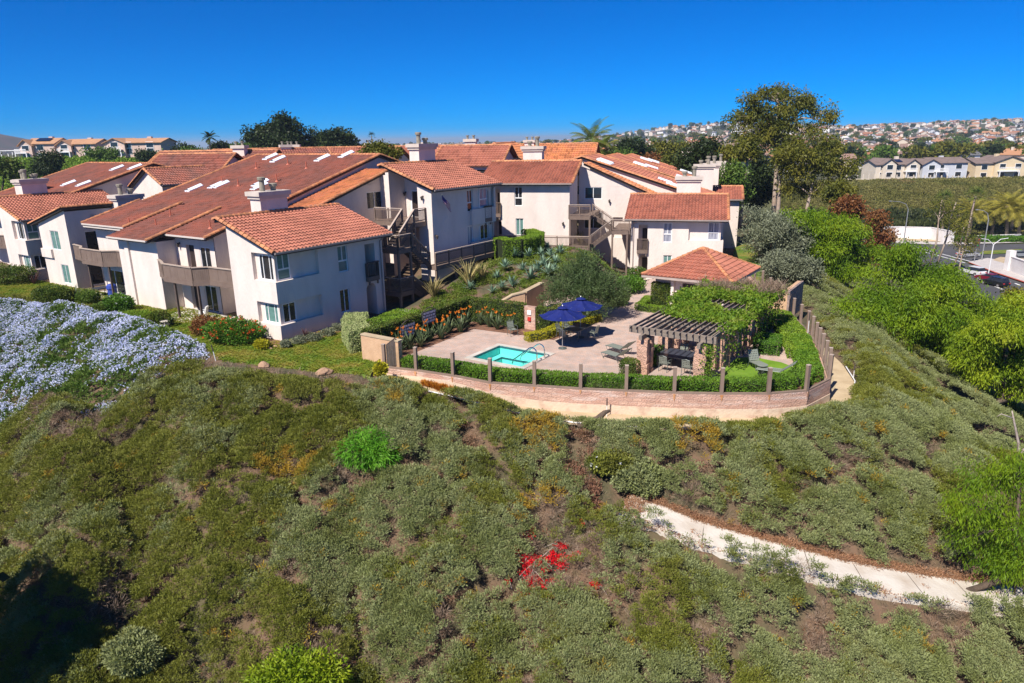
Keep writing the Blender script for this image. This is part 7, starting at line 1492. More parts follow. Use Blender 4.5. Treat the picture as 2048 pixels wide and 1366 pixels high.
# ------------------------------------------------------------------ neighbouring buildings, road, ridge houses, town
def gable_block(root, x, y, z, L, Wd, he, hr, rz, wallk='stucco', roofk='tile', ov=.5, spt=None, wins=True, chim=None, root_rel=None):
    """simple gabled volume in the local frame of a thing: walls, tiled roof, windows"""
    c, s = math.cos(rz), math.sin(rz); T = lambda a, b, h: (x+a*c-b*s, y+a*s+b*c, z+h); o = MB(T)
    o.prism([(-L/2, -Wd/2), (L/2, -Wd/2), (L/2, Wd/2), (-L/2, Wd/2)], -1.5, he)
    for e in (-L/2, L/2): o.extr([(e, -Wd/2, he+.003), (e, Wd/2, he+.003), (e, 0, hr-.12)], (.05 if e < 0 else -.05, 0, 0))
    loc = Vector((0, 0, 0)); w = o.build('wall', K[wallk], root, rel=loc)
    r = MB(W_); sl = (hr-he)/(Wd/2); P = lambda a, b, h: Vector(T(a, b, h))
    for sg in (-1, 1):
        e0 = P(-L/2-ov, sg*(Wd/2+ov), he-sl*ov+.12); A = (P(L/2, 0, 0)-P(-L/2, 0, 0)).normalized(); S = (P(-L/2-ov, 0, hr+.12)-e0); Ls = S.length; S.normalize()
        if spt: tile_roof(r, e0, A, S, L+2*ov, Ls, spt=spt, tw=.4, ch=.6)
        else: r.extr([e0, e0+A*(L+2*ov), e0+A*(L+2*ov)+S*Ls, e0+S*Ls], (0, 0, -.16))
    ro = r.build('roof', K[roofk], root, rel=loc)
    if spt:
        cp = MB(W_); cap_row(cp, P(-L/2-ov, 0, hr+.16), P(L/2+ov, 0, hr+.16), .16, .6)
        for e in (-L/2-ov, L/2+ov):
            for sg in (-1, 1): cap_row(cp, P(e, sg*(Wd/2+ov), he-sl*ov+.16), P(e, 0, hr+.16), .16, .6)
        cp.build('ridge_tiles', K['cap'], ro, rel=loc)
    if wins:
        F = Face((0, -Wd/2), (1, 0), (0, -1)); k = max(1, int(L/4))
        for j in range(k):
            a = -L/2+L*(j+.5)/k
            for zz in ([he-1.9] if he < 4.2 else [he-1.9, he-4.6]):
                fr = MB(T); fbox(fr, F, a-.75, a+.75, zz, zz+1.4, .0, .05); f_ = fr.build('window', K['white'], root, rel=loc); pn = MB(T); fbox(pn, F, a-.66, a+.66, zz+.09, zz+1.31, .052, .06); pn.build('pane', K['glass_dk'], f_, rel=loc)
    if chim:
        a, b, h = chim; m = MB(T); m.box(a-.75, a+.75, b-.45, b+.45, he-.5, h); ch = m.build('chimney', K[wallk], root, rel=loc); m = MB(T); m.box(a-.92, a+.92, b-.62, b+.62, h+.003, h+.38); m.build('chimney_cap', K['stucco_trim'], ch, rel=loc)
        for q in (-.45, .4): m = MB(T); m.lathe([(.15, h+.38), (.15, h+.7), (.22, h+.72), (.22, h+.85)], 8, (a+q, b, 0)); m.build('flue', K['pot'], ch, rel=loc)
    return w
def block_thing(label, px, y, L, Wd, he, hr, rz, group=None, cat='apartment building', name='apartment_building', zg=None, **k):
    """ridge centre seen at image point px, at depth y"""
    p = PY(px[0], px[1], y); t = thing(name, label, cat, (p[0], y, p[2]-hr), group); gable_block(t, 0, 0, 0, L, Wd, he, hr, rz, **k); return t
# the far left part of the complex
B0 = thing('apartment_building', 'apartment building at the far left edge with a curved-tile gable and two chimneys', 'apartment building', TL(6, 46, 0))
TA2 = lambda u, v, z=0: TL(u+1.6, v+38.6, z)
unit(B0, TA2, 0, 0, 9.7, ('glass_dk', 'glass_teal', 'glass_teal', 'glass_dk')); chimney(B0, TA2, 2.6, 4.9, 4.9, 6.0, 6.9, 8.9); chimney(B0, TL, 6.6, 9.0, 50.0, 51.2, 4, 8.6)
boarded_balcony(B0, [(2.0, 50.2), (1.6, 49.2), (1.6, 45.4), (2.2, 44.0)], 3.05, [(1.8, 48.6)])
w = MB(TL); w.poly([(3.2, 43.1, -.4), (3.2, 56, -.4), (3.2, 56, 5.4), (3.2, 43.1, 5.4)]); w.build('wall', K['stucco'], B0)
main_roof(B0, TL, 2.2, 18, 43.4, 58, lambda u: 5.2+.29*u, 'tile_old', uback=24)
zz3 = lambda u: 5.2+.29*u; FX = Face((0, 43.8), (1, 0), (0, -1)); w = MB(TL); slope_wall(w, 43.8, 3.2, 18, zz3); w.build('wall', K['stucco'], B0)
fr = MB(TL); fbox(fr, FX, 14.7, 16.4, 6.5, 7.6, .01, .06); fr = fr.build('window', K['white'], B0); pn = MB(TL); fbox(pn, FX, 14.8, 16.3, 6.6, 7.5, .062, .07); pn.build('pane', K['glass_dk'], fr)
gable_roof(B0, TL, 14.7, 22.0, 36.6, 8.35, 39.6, 10.0, 43.2, spt=5, mk='tile_old'); w = MB(TL); w.box(15.1, 21.5, 37.2, 43.6, 0, 8.3); w.poly([(15.1, 37.2, 8.3), (15.1, 43.0, 8.3), (15.1, 39.6, 9.8)]); w.build('wall', K['stucco'], B0)
for px in ((222, 343), (258, 341), (124, 374), (154, 375)):
    q = on_main(*px, zf=zz3); skylight(B0, TL, zz3, q[0], q[1]-.3)
# more of the right building, stepping away behind it
B4 = thing('apartment_building', 'stepped apartment building receding behind the right building, with skylights and chimneys', 'apartment building', TM(5, 34, -1))
zr3 = lambda u: 5.6+.31*u
main_roof(B4, TM, -.6, 14.5, 25.0, 38, zr3, 'tile', uback=22); main_roof(B4, TM, -1.4, 14.0, 41.0, 54, lambda u: zr3(u)-.3, 'tile', uback=21)
w = MB(TM); slope_wall(w, 25.3, -.2, 14.5, zr3, -1); slope_wall(w, 41.3, -1, 14, zr3, -1); w.box(-.5, .1, 25.4, 52, -1, 5.0); w.build('wall', K['stucco'], B4)
gable_roof(B4, TM, -2.4, 5.0, 21.8, 5.0, 25.5, 6.3, 28, spt=4); w = MB(TM); w.box(-2.0, 4.8, 22.3, 27.5, -1.2, 4.9); [w.poly([(e, 22.3, 4.9), (e, 27.5, 4.9), (e, 27.5, 5.5), (e, 25.5, 6.15)]) for e in (-2.0, 4.8)]; w.build('wall', K['stucco'], B4)
for u, v in ((9.5, 27), (9.5, 28.4), (8.2, 30), (4.0, 27), (4.0, 28.5), (10.0, 44), (9.0, 46), (4.0, 44)): skylight(B4, TM, zr3, u, v, .31, wv=.9, lu=1.8)
for u, v, h in ((1.2, 22.6, 8.6), (.4, 31.0, 8.4), (-.6, 39.0, 8.4), (3.5, 52.0, 9.6), (1.0, 55, 9.2)): chimney(B4, TM, u, u+2.2, v, v+1.1, 3, h)
# other blocks of the complex beyond the ridge
CG = 'roofs of the apartment complex beyond the main ridge'
for px, y, L, Wd, he, hr, rz, roofk, ch, lab in (
    ((437, 304), 92, 15, 10, 6.6, 9.0, -.15, 'tile_old', (3.5, -1, 9.4), 'low brown-roofed block behind the left skylights with a chimney'),
    ((395, 310), 88, 9, 8, 6.4, 8.4, -.15, 'tile_old', None, 'small gabled block with a white trellis below the left skyline trees'),
    ((545, 299), 112, 16, 11, 7.0, 9.4, .5, 'tile_old', (2, 0, 9.7), 'gabled block left of centre beyond the long ridge'),
    ((640, 297), 118, 18, 11, 7.0, 9.5, .1, 'tile', (-4, 0, 9.8), 'long red-roofed block in the middle beyond the long ridge'),
    ((720, 296), 124, 14, 10, 7.0, 9.4, -.3, 'tile', (2, 0, 9.8), 'red-roofed block just left of the upper block chimney'),
    ((890, 300), 104, 8, 7, 5.8, 7.6, -.9, 'tile', None, 'small gabled annex behind the upper block'),
    ((952, 293), 96, 8.5, 9, 6.2, 8.4, -.25, 'tile', (-1, 1, 9.0), 'white block with a red tiled roof rising between the two front buildings'),
    ((1010, 288), 104, 10, 9, 6.6, 9.0, 1.3, 'tile_orange', None, 'pale gable end right of the white block between the front buildings'),
    ((1085, 290), 112, 16, 9, 6.0, 8.6, -.25, 'tile_orange', (-2, 0, 9.0), 'orange-roofed block behind the middle chimney'),
    ((845, 293), 140, 16, 9, 6, 8.2, -.2, 'tile', (0, 0, 8.6), 'distant red-roofed block behind the upper block chimney'),
    ((1130, 300), 128, 14, 9, 6, 8.4, -.4, 'tile', (3, 0, 8.9), 'orange-red block left of the feathery palm')):
    block_thing(lab, px, y, L, Wd, he, hr, rz, group=CG, roofk=roofk, chim=ch, spt=4)
# houses on the bank at the far left
K['peach'] = mat('peach_stucco', (.62, .46, .38), .9, (.55, .40, .33), sc=.5); K['beige'] = mat('beige_stucco', (.64, .56, .45), .9, (.58, .5, .4), sc=.5); K['grey_wall'] = mat('pale_grey_wall', (.54, .55, .58), .9, (.48, .49, .52), sc=.5); K['yellow_wall'] = mat('pale_yellow_wall', (.66, .53, .34), .9, (.6, .47, .3), sc=.5)
K['roof_tan'] = mat('tan_roof_tile', (.46, .25, .13), .85, (.36, .19, .11), sc=1.2); K['roof_brown'] = mat('brown_roof', (.20, .145, .125), .9, (.15, .11, .095), sc=.8); K['roof_grey'] = mat('grey_roof', (.16, .155, .165), .9, (.12, .115, .12), sc=.8); K['solar'] = mat('solar_panel', (.012, .016, .035), .2, spec=.6)
def house(lab, u0, u1, vr, vb, y, parts, wallk, roofk, name='house', balcony=None, solar=None, zoff=0):
    """two-storey house made of gabled volumes; parts: (centre fraction, length fraction, depth, turned, height fraction)"""
    s = mpp(y)*1.03; pl, pr = PY(u0, vb, y), PY(u1, vb, y); Wt = pr[0]-pl[0]; H = (vb-vr)*s; t = thing(name, lab, 'house', ((pl[0]+pr[0])/2, y, (pl[2]+pr[2])/2+zoff))
    for cf, lf, dp, turned, hf in parts:
        x = (cf-.5)*Wt; L = lf*Wt; hr = H*hf
        if turned: gable_block(t, x, 0, 0, dp, L, hr*.76, hr, math.radians(-90), wallk, roofk, wins=False)
        else: gable_block(t, x, 0, 0, L, dp, hr*.78, hr, 0, wallk, roofk, wins=False)
        F = Face((x, -dp/2), (1, 0), (0, -1)); n = max(1, int(L/4.5))
        for j in range(n):
            for zz in (hr*.12, hr*.48):
                a = -L/2+L*(j+.5)/n; m = MB(); fbox(m, F, a-1.1, a+1.1, zz, zz+1.7, .0, .07); o = m.build('window', K['white'], t); m = MB(); fbox(m, F, a-.98, a+.98, zz+.12, zz+1.58, .072, .09); m.build('pane', K['glass_dk'], o)
    if balcony:
        x0, x1, d = ((balcony[0]-.5)*Wt, (balcony[1]-.5)*Wt, parts[0][2]/2); m = MB(); m.box(x0, x1, -d-2.2, -d-.1, H*.36, H*.40); o = m.build('balcony', K['white'], t); m = MB(); n = 14
        m.box(x0, x1, -d-2.2, -d-2.12, H*.53, H*.55)
        for j in range(n+1): xx = x0+(x1-x0)*j/n; m.box(xx-.05, xx+.05, -d-2.2, -d-2.12, H*.40, H*.53)
        m.build('railing', K['white'], o)
        for xx in (x0+.1, x1-.1): m = MB(); m.box(xx-.12, xx+.12, -d-2.2, -d-1.96, -1, H*.36); m.build('post', K['white'], o)
        m = MB(); m.box(x0+.4, x1-.4, -d-.06, -d-.02, H*.40, H*.66); m.build('sliding_door', K['glass_dk'], t)
    m = MB(); m.box(Wt*.1, Wt*.1+1.2, .5, 1.6, H*.8, H*1.08); m.build('chimney', K[wallk], t)
    if solar:
        for cf, hf in solar:
            x = (cf-.5)*Wt; d = parts[0][2]; hr = H*parts[0][4]; m = MB(); L = 4.2; m.extr([(x-L/2, -d*.36, hr*.78+hr*.22*.28+.35), (x+L/2, -d*.36, hr*.78+hr*.22*.28+.35), (x+L/2, -d*.1, hr*.78+hr*.22*.80+.35), (x-L/2, -d*.1, hr*.78+hr*.22*.80+.35)], (0, 0, .08)); m.build('solar_panel', K['solar'], t)
    return t
house('peach house with dark solar panels and white decks, leftmost on the bank', 62, 132, 283, 322, 225, [(.6, .8, 9, False, 1), (.25, .34, 11, True, .95)], 'peach', 'roof_tan', balcony=(.0, .32), solar=[(.62, 0)])
house('peach house with tan roof, middle one of the three on the bank', 132, 212, 284, 318, 222, [(.6, .8, 9, False, 1), (.28, .34, 11, True, .97)], 'peach', 'roof_tan', balcony=(.15, .45))
house('peach house with a long tan roof, right-hand of the three on the bank', 232, 342, 281, 312, 215, [(.6, .78, 10, False, .97), (.2, .36, 12, True, 1.0)], 'peach', 'roof_tan', balcony=(.04, .34))
pa = thing('patio_cover', 'white garden pergola left of the solar-panelled house', 'pergola', (*PY(35, 322, 222)[:2], PY(35, 322, 222)[2]))
for x in (-3.4, 0, 3.4):
    for y in (-1.5, 1.5): m = MB(); m.box(x-.12, x+.12, y-.12, y+.12, -1, 3.0); m.build('post', K['white'], pa)
m = MB(); m.box(-3.8, 3.8, -1.9, 1.9, 3.003, 3.2); m.build('canopy', K['white'], pa)
# the dark hill at the left edge
hx = PY(-75, 300, 1500); m = MB(); n = 28; rows = []
for j in range(9):
    t_ = j/8; rows.append([m.pt((hx[0]-40+235*(1-t_**1.2)*math.cos(a)*(1+.12*math.sin(a*5+j)), 1500+500*(1-t_**1.2)*math.sin(a)*(1+.1*math.sin(a*3)), hx[2]-40+96*t_*(1+.04*math.sin(a*7+j)))) for a in [2*math.pi*i/n for i in range(n)]])
for a, b in zip(rows, rows[1:]):
    for i in range(n): m.face((a[i], a[(i+1) % n], b[(i+1) % n], b[i]))
m.face(rows[-1]); tag(m.build('hill', mat('brush_hill', (.085, .055, .05), .95, (.05, .045, .035), sc=.02, detail=9), smooth=True), kind='structure')
K['far_mtn'] = mat('mountain_rock', (.16, .14, .14), .95, (.11, .10, .10), sc=.002, detail=8)
for u, v, wpx, k in ((1262, 262, 40, 0), (1328, 254, 52, 1)):
    y = 7000; p = PY(u, v, y); s = mpp(y); m = MB(); n = 24; b_ = PY(u, 272, y)[2]-200; rows = []
    for j in range(6):
        t_ = j/5; rows.append([m.pt((p[0]+wpx*s*(1-t_**.8)*math.cos(a)*(1+.15*math.sin(3*a+k)), y+wpx*s*.6*(1-t_**.8)*math.sin(a), b_+(p[2]-b_)*t_*(1+.05*math.sin(a*4)))) for a in [2*math.pi*i/n for i in range(n)]])
    for a, b in zip(rows, rows[1:]):
        for i in range(n): m.face((a[i], a[(i+1) % n], b[(i+1) % n], b[i]))
    m.face(rows[-1]); tag(m.build('mountain', K['far_mtn'], smooth=True), kind='structure')
# houses along the ridge on the right, with their white boundary wall
YR = 250
house('beige house with two gables and dark solar panels, first on the ridge wall', 1735, 1822, 321, 357, YR+6, [(.5, 1.0, 10, False, .93), (.28, .3, 12, True, 1), (.8, .3, 12, True, .96)], 'beige', 'roof_brown', solar=[(.5, 0)], balcony=(.62, .86))
house('pale grey house with a white balcony, second on the ridge wall', 1822, 1912, 320, 357, YR+6, [(.62, .76, 11, False, 1), (.2, .38, 12.5, True, .95)], 'grey_wall', 'roof_brown', balcony=(.26, .52))
house('pale yellow house with a big balcony and tall chimney, third on the ridge wall', 1926, 2026, 317, 358, YR+5, [(.52, 1.0, 11, False, .92), (.66, .6, 12.5, True, 1)], 'yellow_wall', 'roof_brown', balcony=(.42, .80))
house('beige house cut off by the right edge, last on the ridge wall', 2022, 2110, 322, 358, YR+8, [(.5, 1.0, 12, False, 1)], 'beige', 'roof_brown')
rwl = thing('boundary_wall', 'long white boundary wall with slim posts along the top of the far bank', 'wall', PY(1870, 362, YR-2)); P0, P1 = PY(1686, 361, YR-2), PY(2110, 368, YR-2); c = Vector(rwl.location)
m = MB(); a, b = Vector(P0)-c, Vector(P1)-c; m.bar(a+Vector((0, 0, -.6)), b+Vector((0, 0, -.6)), .3, 2.6); m.build('wall', K['beige'], rwl)
for j in range(38): p = a.lerp(b, (j+.5)/38); m = MB(); m.box(p.x-.14, p.x+.14, p.y-.14, p.y+.14, p.z+.7, p.z+2.3); m.build('post', K['beige'], rwl)
# dirt track on the far bank
m = MB(W_); tr = [PY(1650, 392, 236), PY(1700, 399, 226), PY(1735, 407, 216), PY(1775, 415, 206)]
tr = [(p[0], p[1]) for p in tr]
strip('track', [(x-1.2, y-1.6) for x, y in tr], [(x+1.2, y+1.6) for x, y in tr], .25, K['path'])
# ---- the road at the bottom of the valley
RZ = -14.3
def rp(u, v, dz=0): return PZ(u, v, RZ+dz)
ROAD_L = [rp(1640, 455), rp(1740, 476), rp(1812, 497), rp(1870, 532), rp(1925, 562), rp(1985, 600), rp(2060, 660)]; ROAD_R = [rp(1700, 447), rp(1790, 470), rp(1868, 492), rp(1934, 527), rp(1990, 548), rp(2060, 572), rp(2160, 610)]
def rsheet(name, pts, dz, mk): mb = MB(); mb.poly([(p[0], p[1], RZ+dz) for p in pts]); return tag(mb.build(name, K[mk]), kind='structure')
flatz = lambda x, y: np.full(np.shape(x), RZ)
strip('road', [(p[0]-6, p[1]) for p in ROAD_L], [p[:2] for p in ROAD_R], .03, K['asphalt'], z=flatz)
rsheet('road', [rp(1850, 491), rp(1935, 523), rp(2000, 521), rp(2130, 515), rp(2130, 487), rp(1980, 489), rp(1880, 489)], .034, 'asphalt')
strip('pavement', [rp(1936, 525)[:2], rp(1990, 545)[:2], rp(2060, 568)[:2], rp(2150, 603)[:2]], [rp(1975, 517)[:2], rp(2030, 527)[:2], rp(2090, 545)[:2], rp(2200, 580)[:2]], .14, K['kerb'], z=flatz)
strip('verge', [rp(1985, 521)[:2], rp(2060, 543)[:2]], [rp(2000, 515)[:2], rp(2070, 520)[:2]], .15, K['soil'], z=flatz)
strip('kerb', [rp(1938, 526.5)[:2], rp(1990, 547)[:2], rp(2060, 570)[:2], rp(2150, 606)[:2]], [rp(1937, 525)[:2], rp(1990, 545)[:2], rp(2060, 568)[:2], rp(2150, 603)[:2]], .145, K['red'], 1, z=flatz)
strip('pavement', [rp(1790, 487)[:2], rp(1870, 490)[:2], rp(1980, 488)[:2], rp(2100, 484)[:2]], [rp(1790, 482)[:2], rp(1870, 485)[:2], rp(1980, 484)[:2], rp(2100, 480)[:2]], .14, K['kerb'], z=flatz)
strip('verge', [rp(1780, 484)[:2], rp(1895, 484)[:2]], [rp(1790, 477)[:2], rp(1885, 479)[:2]], .12, K['soil'], z=flatz)
strip('verge', [rp(1955, 510)[:2], rp(2040, 507)[:2]], [rp(1965, 503)[:2], rp(2045, 499)[:2]], .15, K['lawn'], z=flatz)
def dash(a, b, w=.18): d = Vector((b[0]-a[0], b[1]-a[1])).normalized()*w; n = (-d.y, d.x); mb = MB(); mb.poly([(a[0]-n[0], a[1]-n[1], RZ+.045), (b[0]-n[0], b[1]-n[1], RZ+.045), (b[0]+n[0], b[1]+n[1], RZ+.045), (a[0]+n[0], a[1]+n[1], RZ+.045)]); tag(mb.build('road_marking', K['paint']), kind='structure')
for a, b in (((1826, 498), (1930, 526)), ((1836, 496), (1940, 523)), ((2010, 561), (2020, 565)), ((2030, 567), (2040, 571)), ((1990, 573), (2004, 579)), ((2032, 586), (2046, 592)), ((1930, 535), (1950, 536))): dash(rp(*a), rp(*b))
def boundary(lab, pts, h, name='wall', mk='white_wall'):
    c = rp(*pts[len(pts)//2]); t = thing(name, lab, 'wall', c); m = MB(); m2 = MB()
    for a, b in zip(pts, pts[1:]): A = Vector(rp(*a))-Vector(c); B = Vector(rp(*b))-Vector(c); m.bar(A+Vector((0, 0, h/2)), B+Vector((0, 0, h/2)), .3, h); m2.bar(A+Vector((0, 0, h+.08)), B+Vector((0, 0, h+.08)), .45, .15)
    m.build('wall', K[mk], t); m2.build('wall_cap', K[mk], t); return t
boundary('long white boundary wall across the junction, below the wooded bank', [(1760, 478), (1795, 477), (1860, 479), (1905, 489)], 3.0); boundary('white-capped low wall along the planted verge under the date palms', [(1915, 484), (1955, 480), (2040, 477)], 1.0)
wl = boundary('white wall with a tall end pillar at the corner by the pavement', [(2016, 541), (2034, 548), (2070, 562)], 2.8); m = MB(); a = Vector(rp(2016, 541))-Vector(wl.location); m.box(a.x-.6, a.x+.6, a.y-.6, a.y+.6, -.2, 4.0); m.build('pillar', K['white_wall'], wl)
def lamp(lab, base, h, arm, name='street_lamp'):
    t = thing(name, lab, 'street lamp', base); m = MB(); m.tube([(0, 0, 0), (0, 0, h*.8), (arm*.15, 0, h*.92), (arm*.5, 0, h*.98), (arm, 0, h)], [.14, .1, .08, .06, .05], 8); m.build('pole', K['alu'], t); m = MB(); m.box(arm-.45 if arm < 0 else arm-.1, arm+.1 if arm < 0 else arm+.45, -.15, .15, h-.08, h+.08); m.build('lamp_head', K['alu'], t)
lamp('grey street lamp with a long arm left of the white boundary wall', rp(1807, 487), 10.5, -4.5); lamp('grey street lamp in front of the date palms at the junction', rp(1963, 521), 10.8, -2.6)
ts = thing('traffic_light', 'dark traffic light on a pole at the junction corner', 'traffic light', rp(1948, 525)); m = MB(); m.tube([(0, 0, 0), (0, 0, 4.0)], .09, 8); m.build('pole', K['alu'], ts); m = MB(); m.box(-.45, .45, -.3, .3, 3.2, 5.2); h_ = m.build('signal_head', K['fascia'], ts)
for j, c_ in enumerate(((.3, .02, .02), (.3, .18, .02), (.02, .2, .06))): K['lens%d' % j] = mat('signal_lens_%d' % j, c_, .3); m = MB(); m.lathe([(.18, 0), (.16, .05)], 10); o = m.build('lens', K['lens%d' % j], h_); o.location = (0, -.3, 4.85-.6*j); o.rotation_euler = (math.radians(90), 0, 0)
ys = thing('lamp_post', 'white Y-shaped post on the pavement corner', 'lamp post', rp(1976, 552)); m = MB(); m.tube([(0, 0, 0), (0, 0, 6.0)], .09, 8); m.tube([(0, 0, 6.0), (-1.2, 0, 7.0), (-2.6, 0, 7.2)], .06, 6); m.tube([(0, 0, 6.0), (1.2, 0, 7.0), (2.6, 0, 7.2)], .06, 6); m.build('pole', K['metal_w'], ys)
up = thing('utility_pole', 'slim pale utility pole rising in front of the parked dark car', 'pole', rp(1914, 556)); m = MB(); m.tube([(0, 0, 0), (.6, 0, 9), (.9, 0, 14)], [.16, .13, .1], 8); m.build('pole', K['trunk_pale'], up)
# cars
def car(lab, px, ang, col, kind='sedan', dark=None):
    K['car_'+lab[:9]] = mat('car_paint_'+str(px[0]), col, .25, metal=.2, spec=.6); pk = K['car_'+lab[:9]]
    t = thing('parked_car' if kind != 'moving' else 'car', lab, 'car', rp(*px), rz=ang); L, W2, H = (4.7, .92, 1.65) if kind == 'suv' else (4.6, .9, 1.42)
    prof = [(-L/2, .32), (L/2, .32), (L/2+.02, .68), (L/2-.35, .86), (L*.22, .98), (-L*.47, 1.0), (-L/2-.02, .7)]; m = MB()
    rings = [[m.pt((x*(1 if abs(s_) < 1 else .985), s_*W2, z if z < .8 else z-.03*(abs(s_) == 1))) for x, z in prof] for s_ in (-1, -.85, .85, 1)]
    for a, b in zip(rings, rings[1:]):
        for j in range(len(prof)): m.face((a[j], a[(j+1) % len(prof)], b[(j+1) % len(prof)], b[j]))
    m.face(rings[0]); m.face(rings[-1]); m.build('body', pk, t)
    c0, c1, r0, r1 = (L*.24, -L*.46, L*.08, -L*.40) if kind == 'suv' else (L*.22, -L*.40, L*.04, -L*.22); m = MB(); b_ = [(c0, .97), (c1, .97)]; q = [m.pt(p) for p in ((c0, -W2*.93, .96), (c0, W2*.93, .96), (c1, W2*.93, .96), (c1, -W2*.93, .96), (r0, -W2*.74, H-.06), (r0, W2*.74, H-.06), (r1, W2*.74, H-.06), (r1, -W2*.74, H-.06))]
    for f in ((0, 1, 5, 4), (1, 2, 6, 5), (2, 3, 7, 6), (3, 0, 4, 7)): m.face([q[i] for i in f])
    m.build('windows', K['glass_dk'], t); m = MB(); m.extr([(r0+.05, -W2*.76, H-.06), (r0+.05, W2*.76, H-.06), (r1-.05, W2*.76, H-.06), (r1-.05, -W2*.76, H-.06)], (0, 0, .07)); m.build('roof', pk, t)
    for x in (L*.31, -L*.30):
        for s_ in (-1, 1):
            m = MB(); m.lathe([(.34, -.11), (.34, .11)], 14); o = m.build('wheel', K['door_dk'], t); o.location = (x, s_*(W2-.08), .33); o.rotation_euler = (math.radians(90), 0, 0); m = MB(); m.lathe([(.2, -.115), (.2, .115)], 10); r_ = m.build('rim', K['alu'], o)
    for s_ in (-1, 1):
        m = MB(); m.box(L/2-.06, L/2+.03, s_*.66-.18, s_*.66+.18, .62, .76); m.build('headlight', K['white'], t); m = MB(); m.box(-L/2-.04, -L/2+.05, s_*.66-.18, s_*.66+.18, .68, .84); m.build('tail_light', K['redbox'], t)
    return t
car('silver car driving through the junction', (1935, 514), math.radians(8), (.42, .42, .44), 'moving'); car('dark blue car parked by the slim pale pole', (1908, 541), math.radians(100), (.012, .014, .03)); car('white car parked behind the dark blue one', (1944, 549), math.radians(104), (.78, .78, .78), 'suv'); car('dark red car parked near the right edge', (1977, 562), math.radians(106), (.22, .012, .03)); car('black pickup-like car below the dark red one', (1988, 571), math.radians(106), (.012, .013, .015), 'suv'); car('grey car half hidden behind the trees at the right edge', (2037, 514), math.radians(5), (.30, .32, .34))
# shrubs and verge planting on the far side of the road
sg = np.random.default_rng(31)
K['lf_far'] = leafmat('far_shrub_leaf', [(.02, .03, .008), (.045, .06, .015), (.08, .085, .022)], sc=.12)
bank = tuft('tuft_bank', 'lf_far', 60, .45, .13, 15)
n = 1500; P = []
for _ in range(n):
    u, v = sg.uniform(1560, 2080), sg.uniform(425, 478); y = 193+(478-v)*.35+sg.uniform(-3, 3); p = PY(u, v, y); P.append((p[0], y, gz(p[0], y)+.5))
scatter('bank_shrubs', P, np.zeros(n), 1.3+1.8*sg.random(n), [bank])
n = 500; P = [(*rp(sg.uniform(1905, 2060), sg.uniform(480, 485))[:2], RZ+.3) for _ in range(n)]; scatter('verge_shrubs', P, np.zeros(n), .7+.7*sg.random(n), [tuft('tuft_verge', 'lf_hedge', 50, .4, .12, 16)])
# ---- the town
def house_proto(k):
    wk = [(.76, .73, .68), (.70, .58, .48), (.78, .75, .72), (.62, .52, .42), (.74, .66, .58), (.72, .72, .74)][k]; rk = [(.30, .13, .07), (.22, .14, .11), (.15, .13, .13), (.38, .19, .10), (.26, .16, .12), (.12, .12, .13)][k]
    m = MB(); L, D_, he, hr = [(12, 9, 5.4, 7.6), (10, 10, 5.6, 8.0), (14, 9, 3.2, 5.2), (11, 9, 5.8, 8.2), (13, 10, 5.2, 7.2), (10, 8, 6.0, 8.0)][k]
    m.m = 0; m.prism([(-L/2, -D_/2), (L/2, -D_/2), (L/2, D_/2), (-L/2, D_/2)], -2, he); m.extr([(-L/2, -D_/2, he), (-L/2, D_/2, he), (-L/2, 0, hr-.1)], (.05, 0, 0)); m.extr([(L/2, -D_/2, he), (L/2, D_/2, he), (L/2, 0, hr-.1)], (-.05, 0, 0))
    m.m = 1
    for sg_ in (-1, 1): m.extr([(-L/2-.5, sg_*(D_/2+.5), he-.2), (L/2+.5, sg_*(D_/2+.5), he-.2), (L/2+.5, 0, hr), (-L/2-.5, 0, hr)], (0, 0, .2))
    if k in (0, 3, 5): m.extr([(-1.9, -D_/2-1.6, he-.3), (2.9, -D_/2-1.6, he-.3), (.5, -D_/2-1.6, hr-.6)], (0, D_/2+1, 0)); m.m = 0; m.box(-1.5, 2.5, -D_/2-1.3, 0, -2, he-.32)
    m.m = 2
    for a in (-L*.33, 0.4, L*.33):
        for z in (1.0, 3.8):
            if z+1.4 < he: m.box(a-.7, a+.7, -D_/2-1.36, -D_/2-.02, z, z+1.3) if (k in (0, 3, 5) and abs(a) < 1) else m.box(a-.7, a+.7, -D_/2-.05, -D_/2-.01, z, z+1.3)
    m.m = 0; m.box(L*.2, L*.2+1, .4, 1.4, he, hr+.9)
    o = m.build('house', [mat('town_wall_%d' % k, wk, .9), mat('town_roof_%d' % k, rk, .9), K['glass_dk']]); COL.objects.unlink(o); return o
HP = [house_proto(k) for k in range(6)]; hr_ = np.random.default_rng(77); cnt = 0; FARP, FARK, FARS = [], [], []
def tproto(k):
    rg = np.random.default_rng(k); b = [(0, 0, 4, 3, 3, 2.6), (1.4, .6, 5.2, 2, 2, 1.7), (-1.2, -.4, 5.0, 2, 2, 1.8)]; P, d = blob_points(b, 420, rg, .6); V = leaf_quads(P, d+unit_vecs(420, rg), 1.3, .42, rg); m = MB(); m.tube([(0, 0, -.5), (.2, 0, 3.5)], [.3, .2], 6)
    o = mesh_np('garden_tree', V, quads_idx(420), K[('lf_dark', 'lf_plum', 'lf_gum')[k % 3]], rnd=rg.random(420)); COL.objects.unlink(o); return o
TP = [tproto(k) for k in range(3)]
pp3 = palm('town_palm', 'x', (0, 0, 0), 9, 2.6, 15, 'lf_dark', seed=7, r=.25, fan=False)
HN = ('white', 'peach', 'white flat-fronted', 'tan', 'cream', 'pale grey')
near, far = [], []
ylist = []
y = 330.0
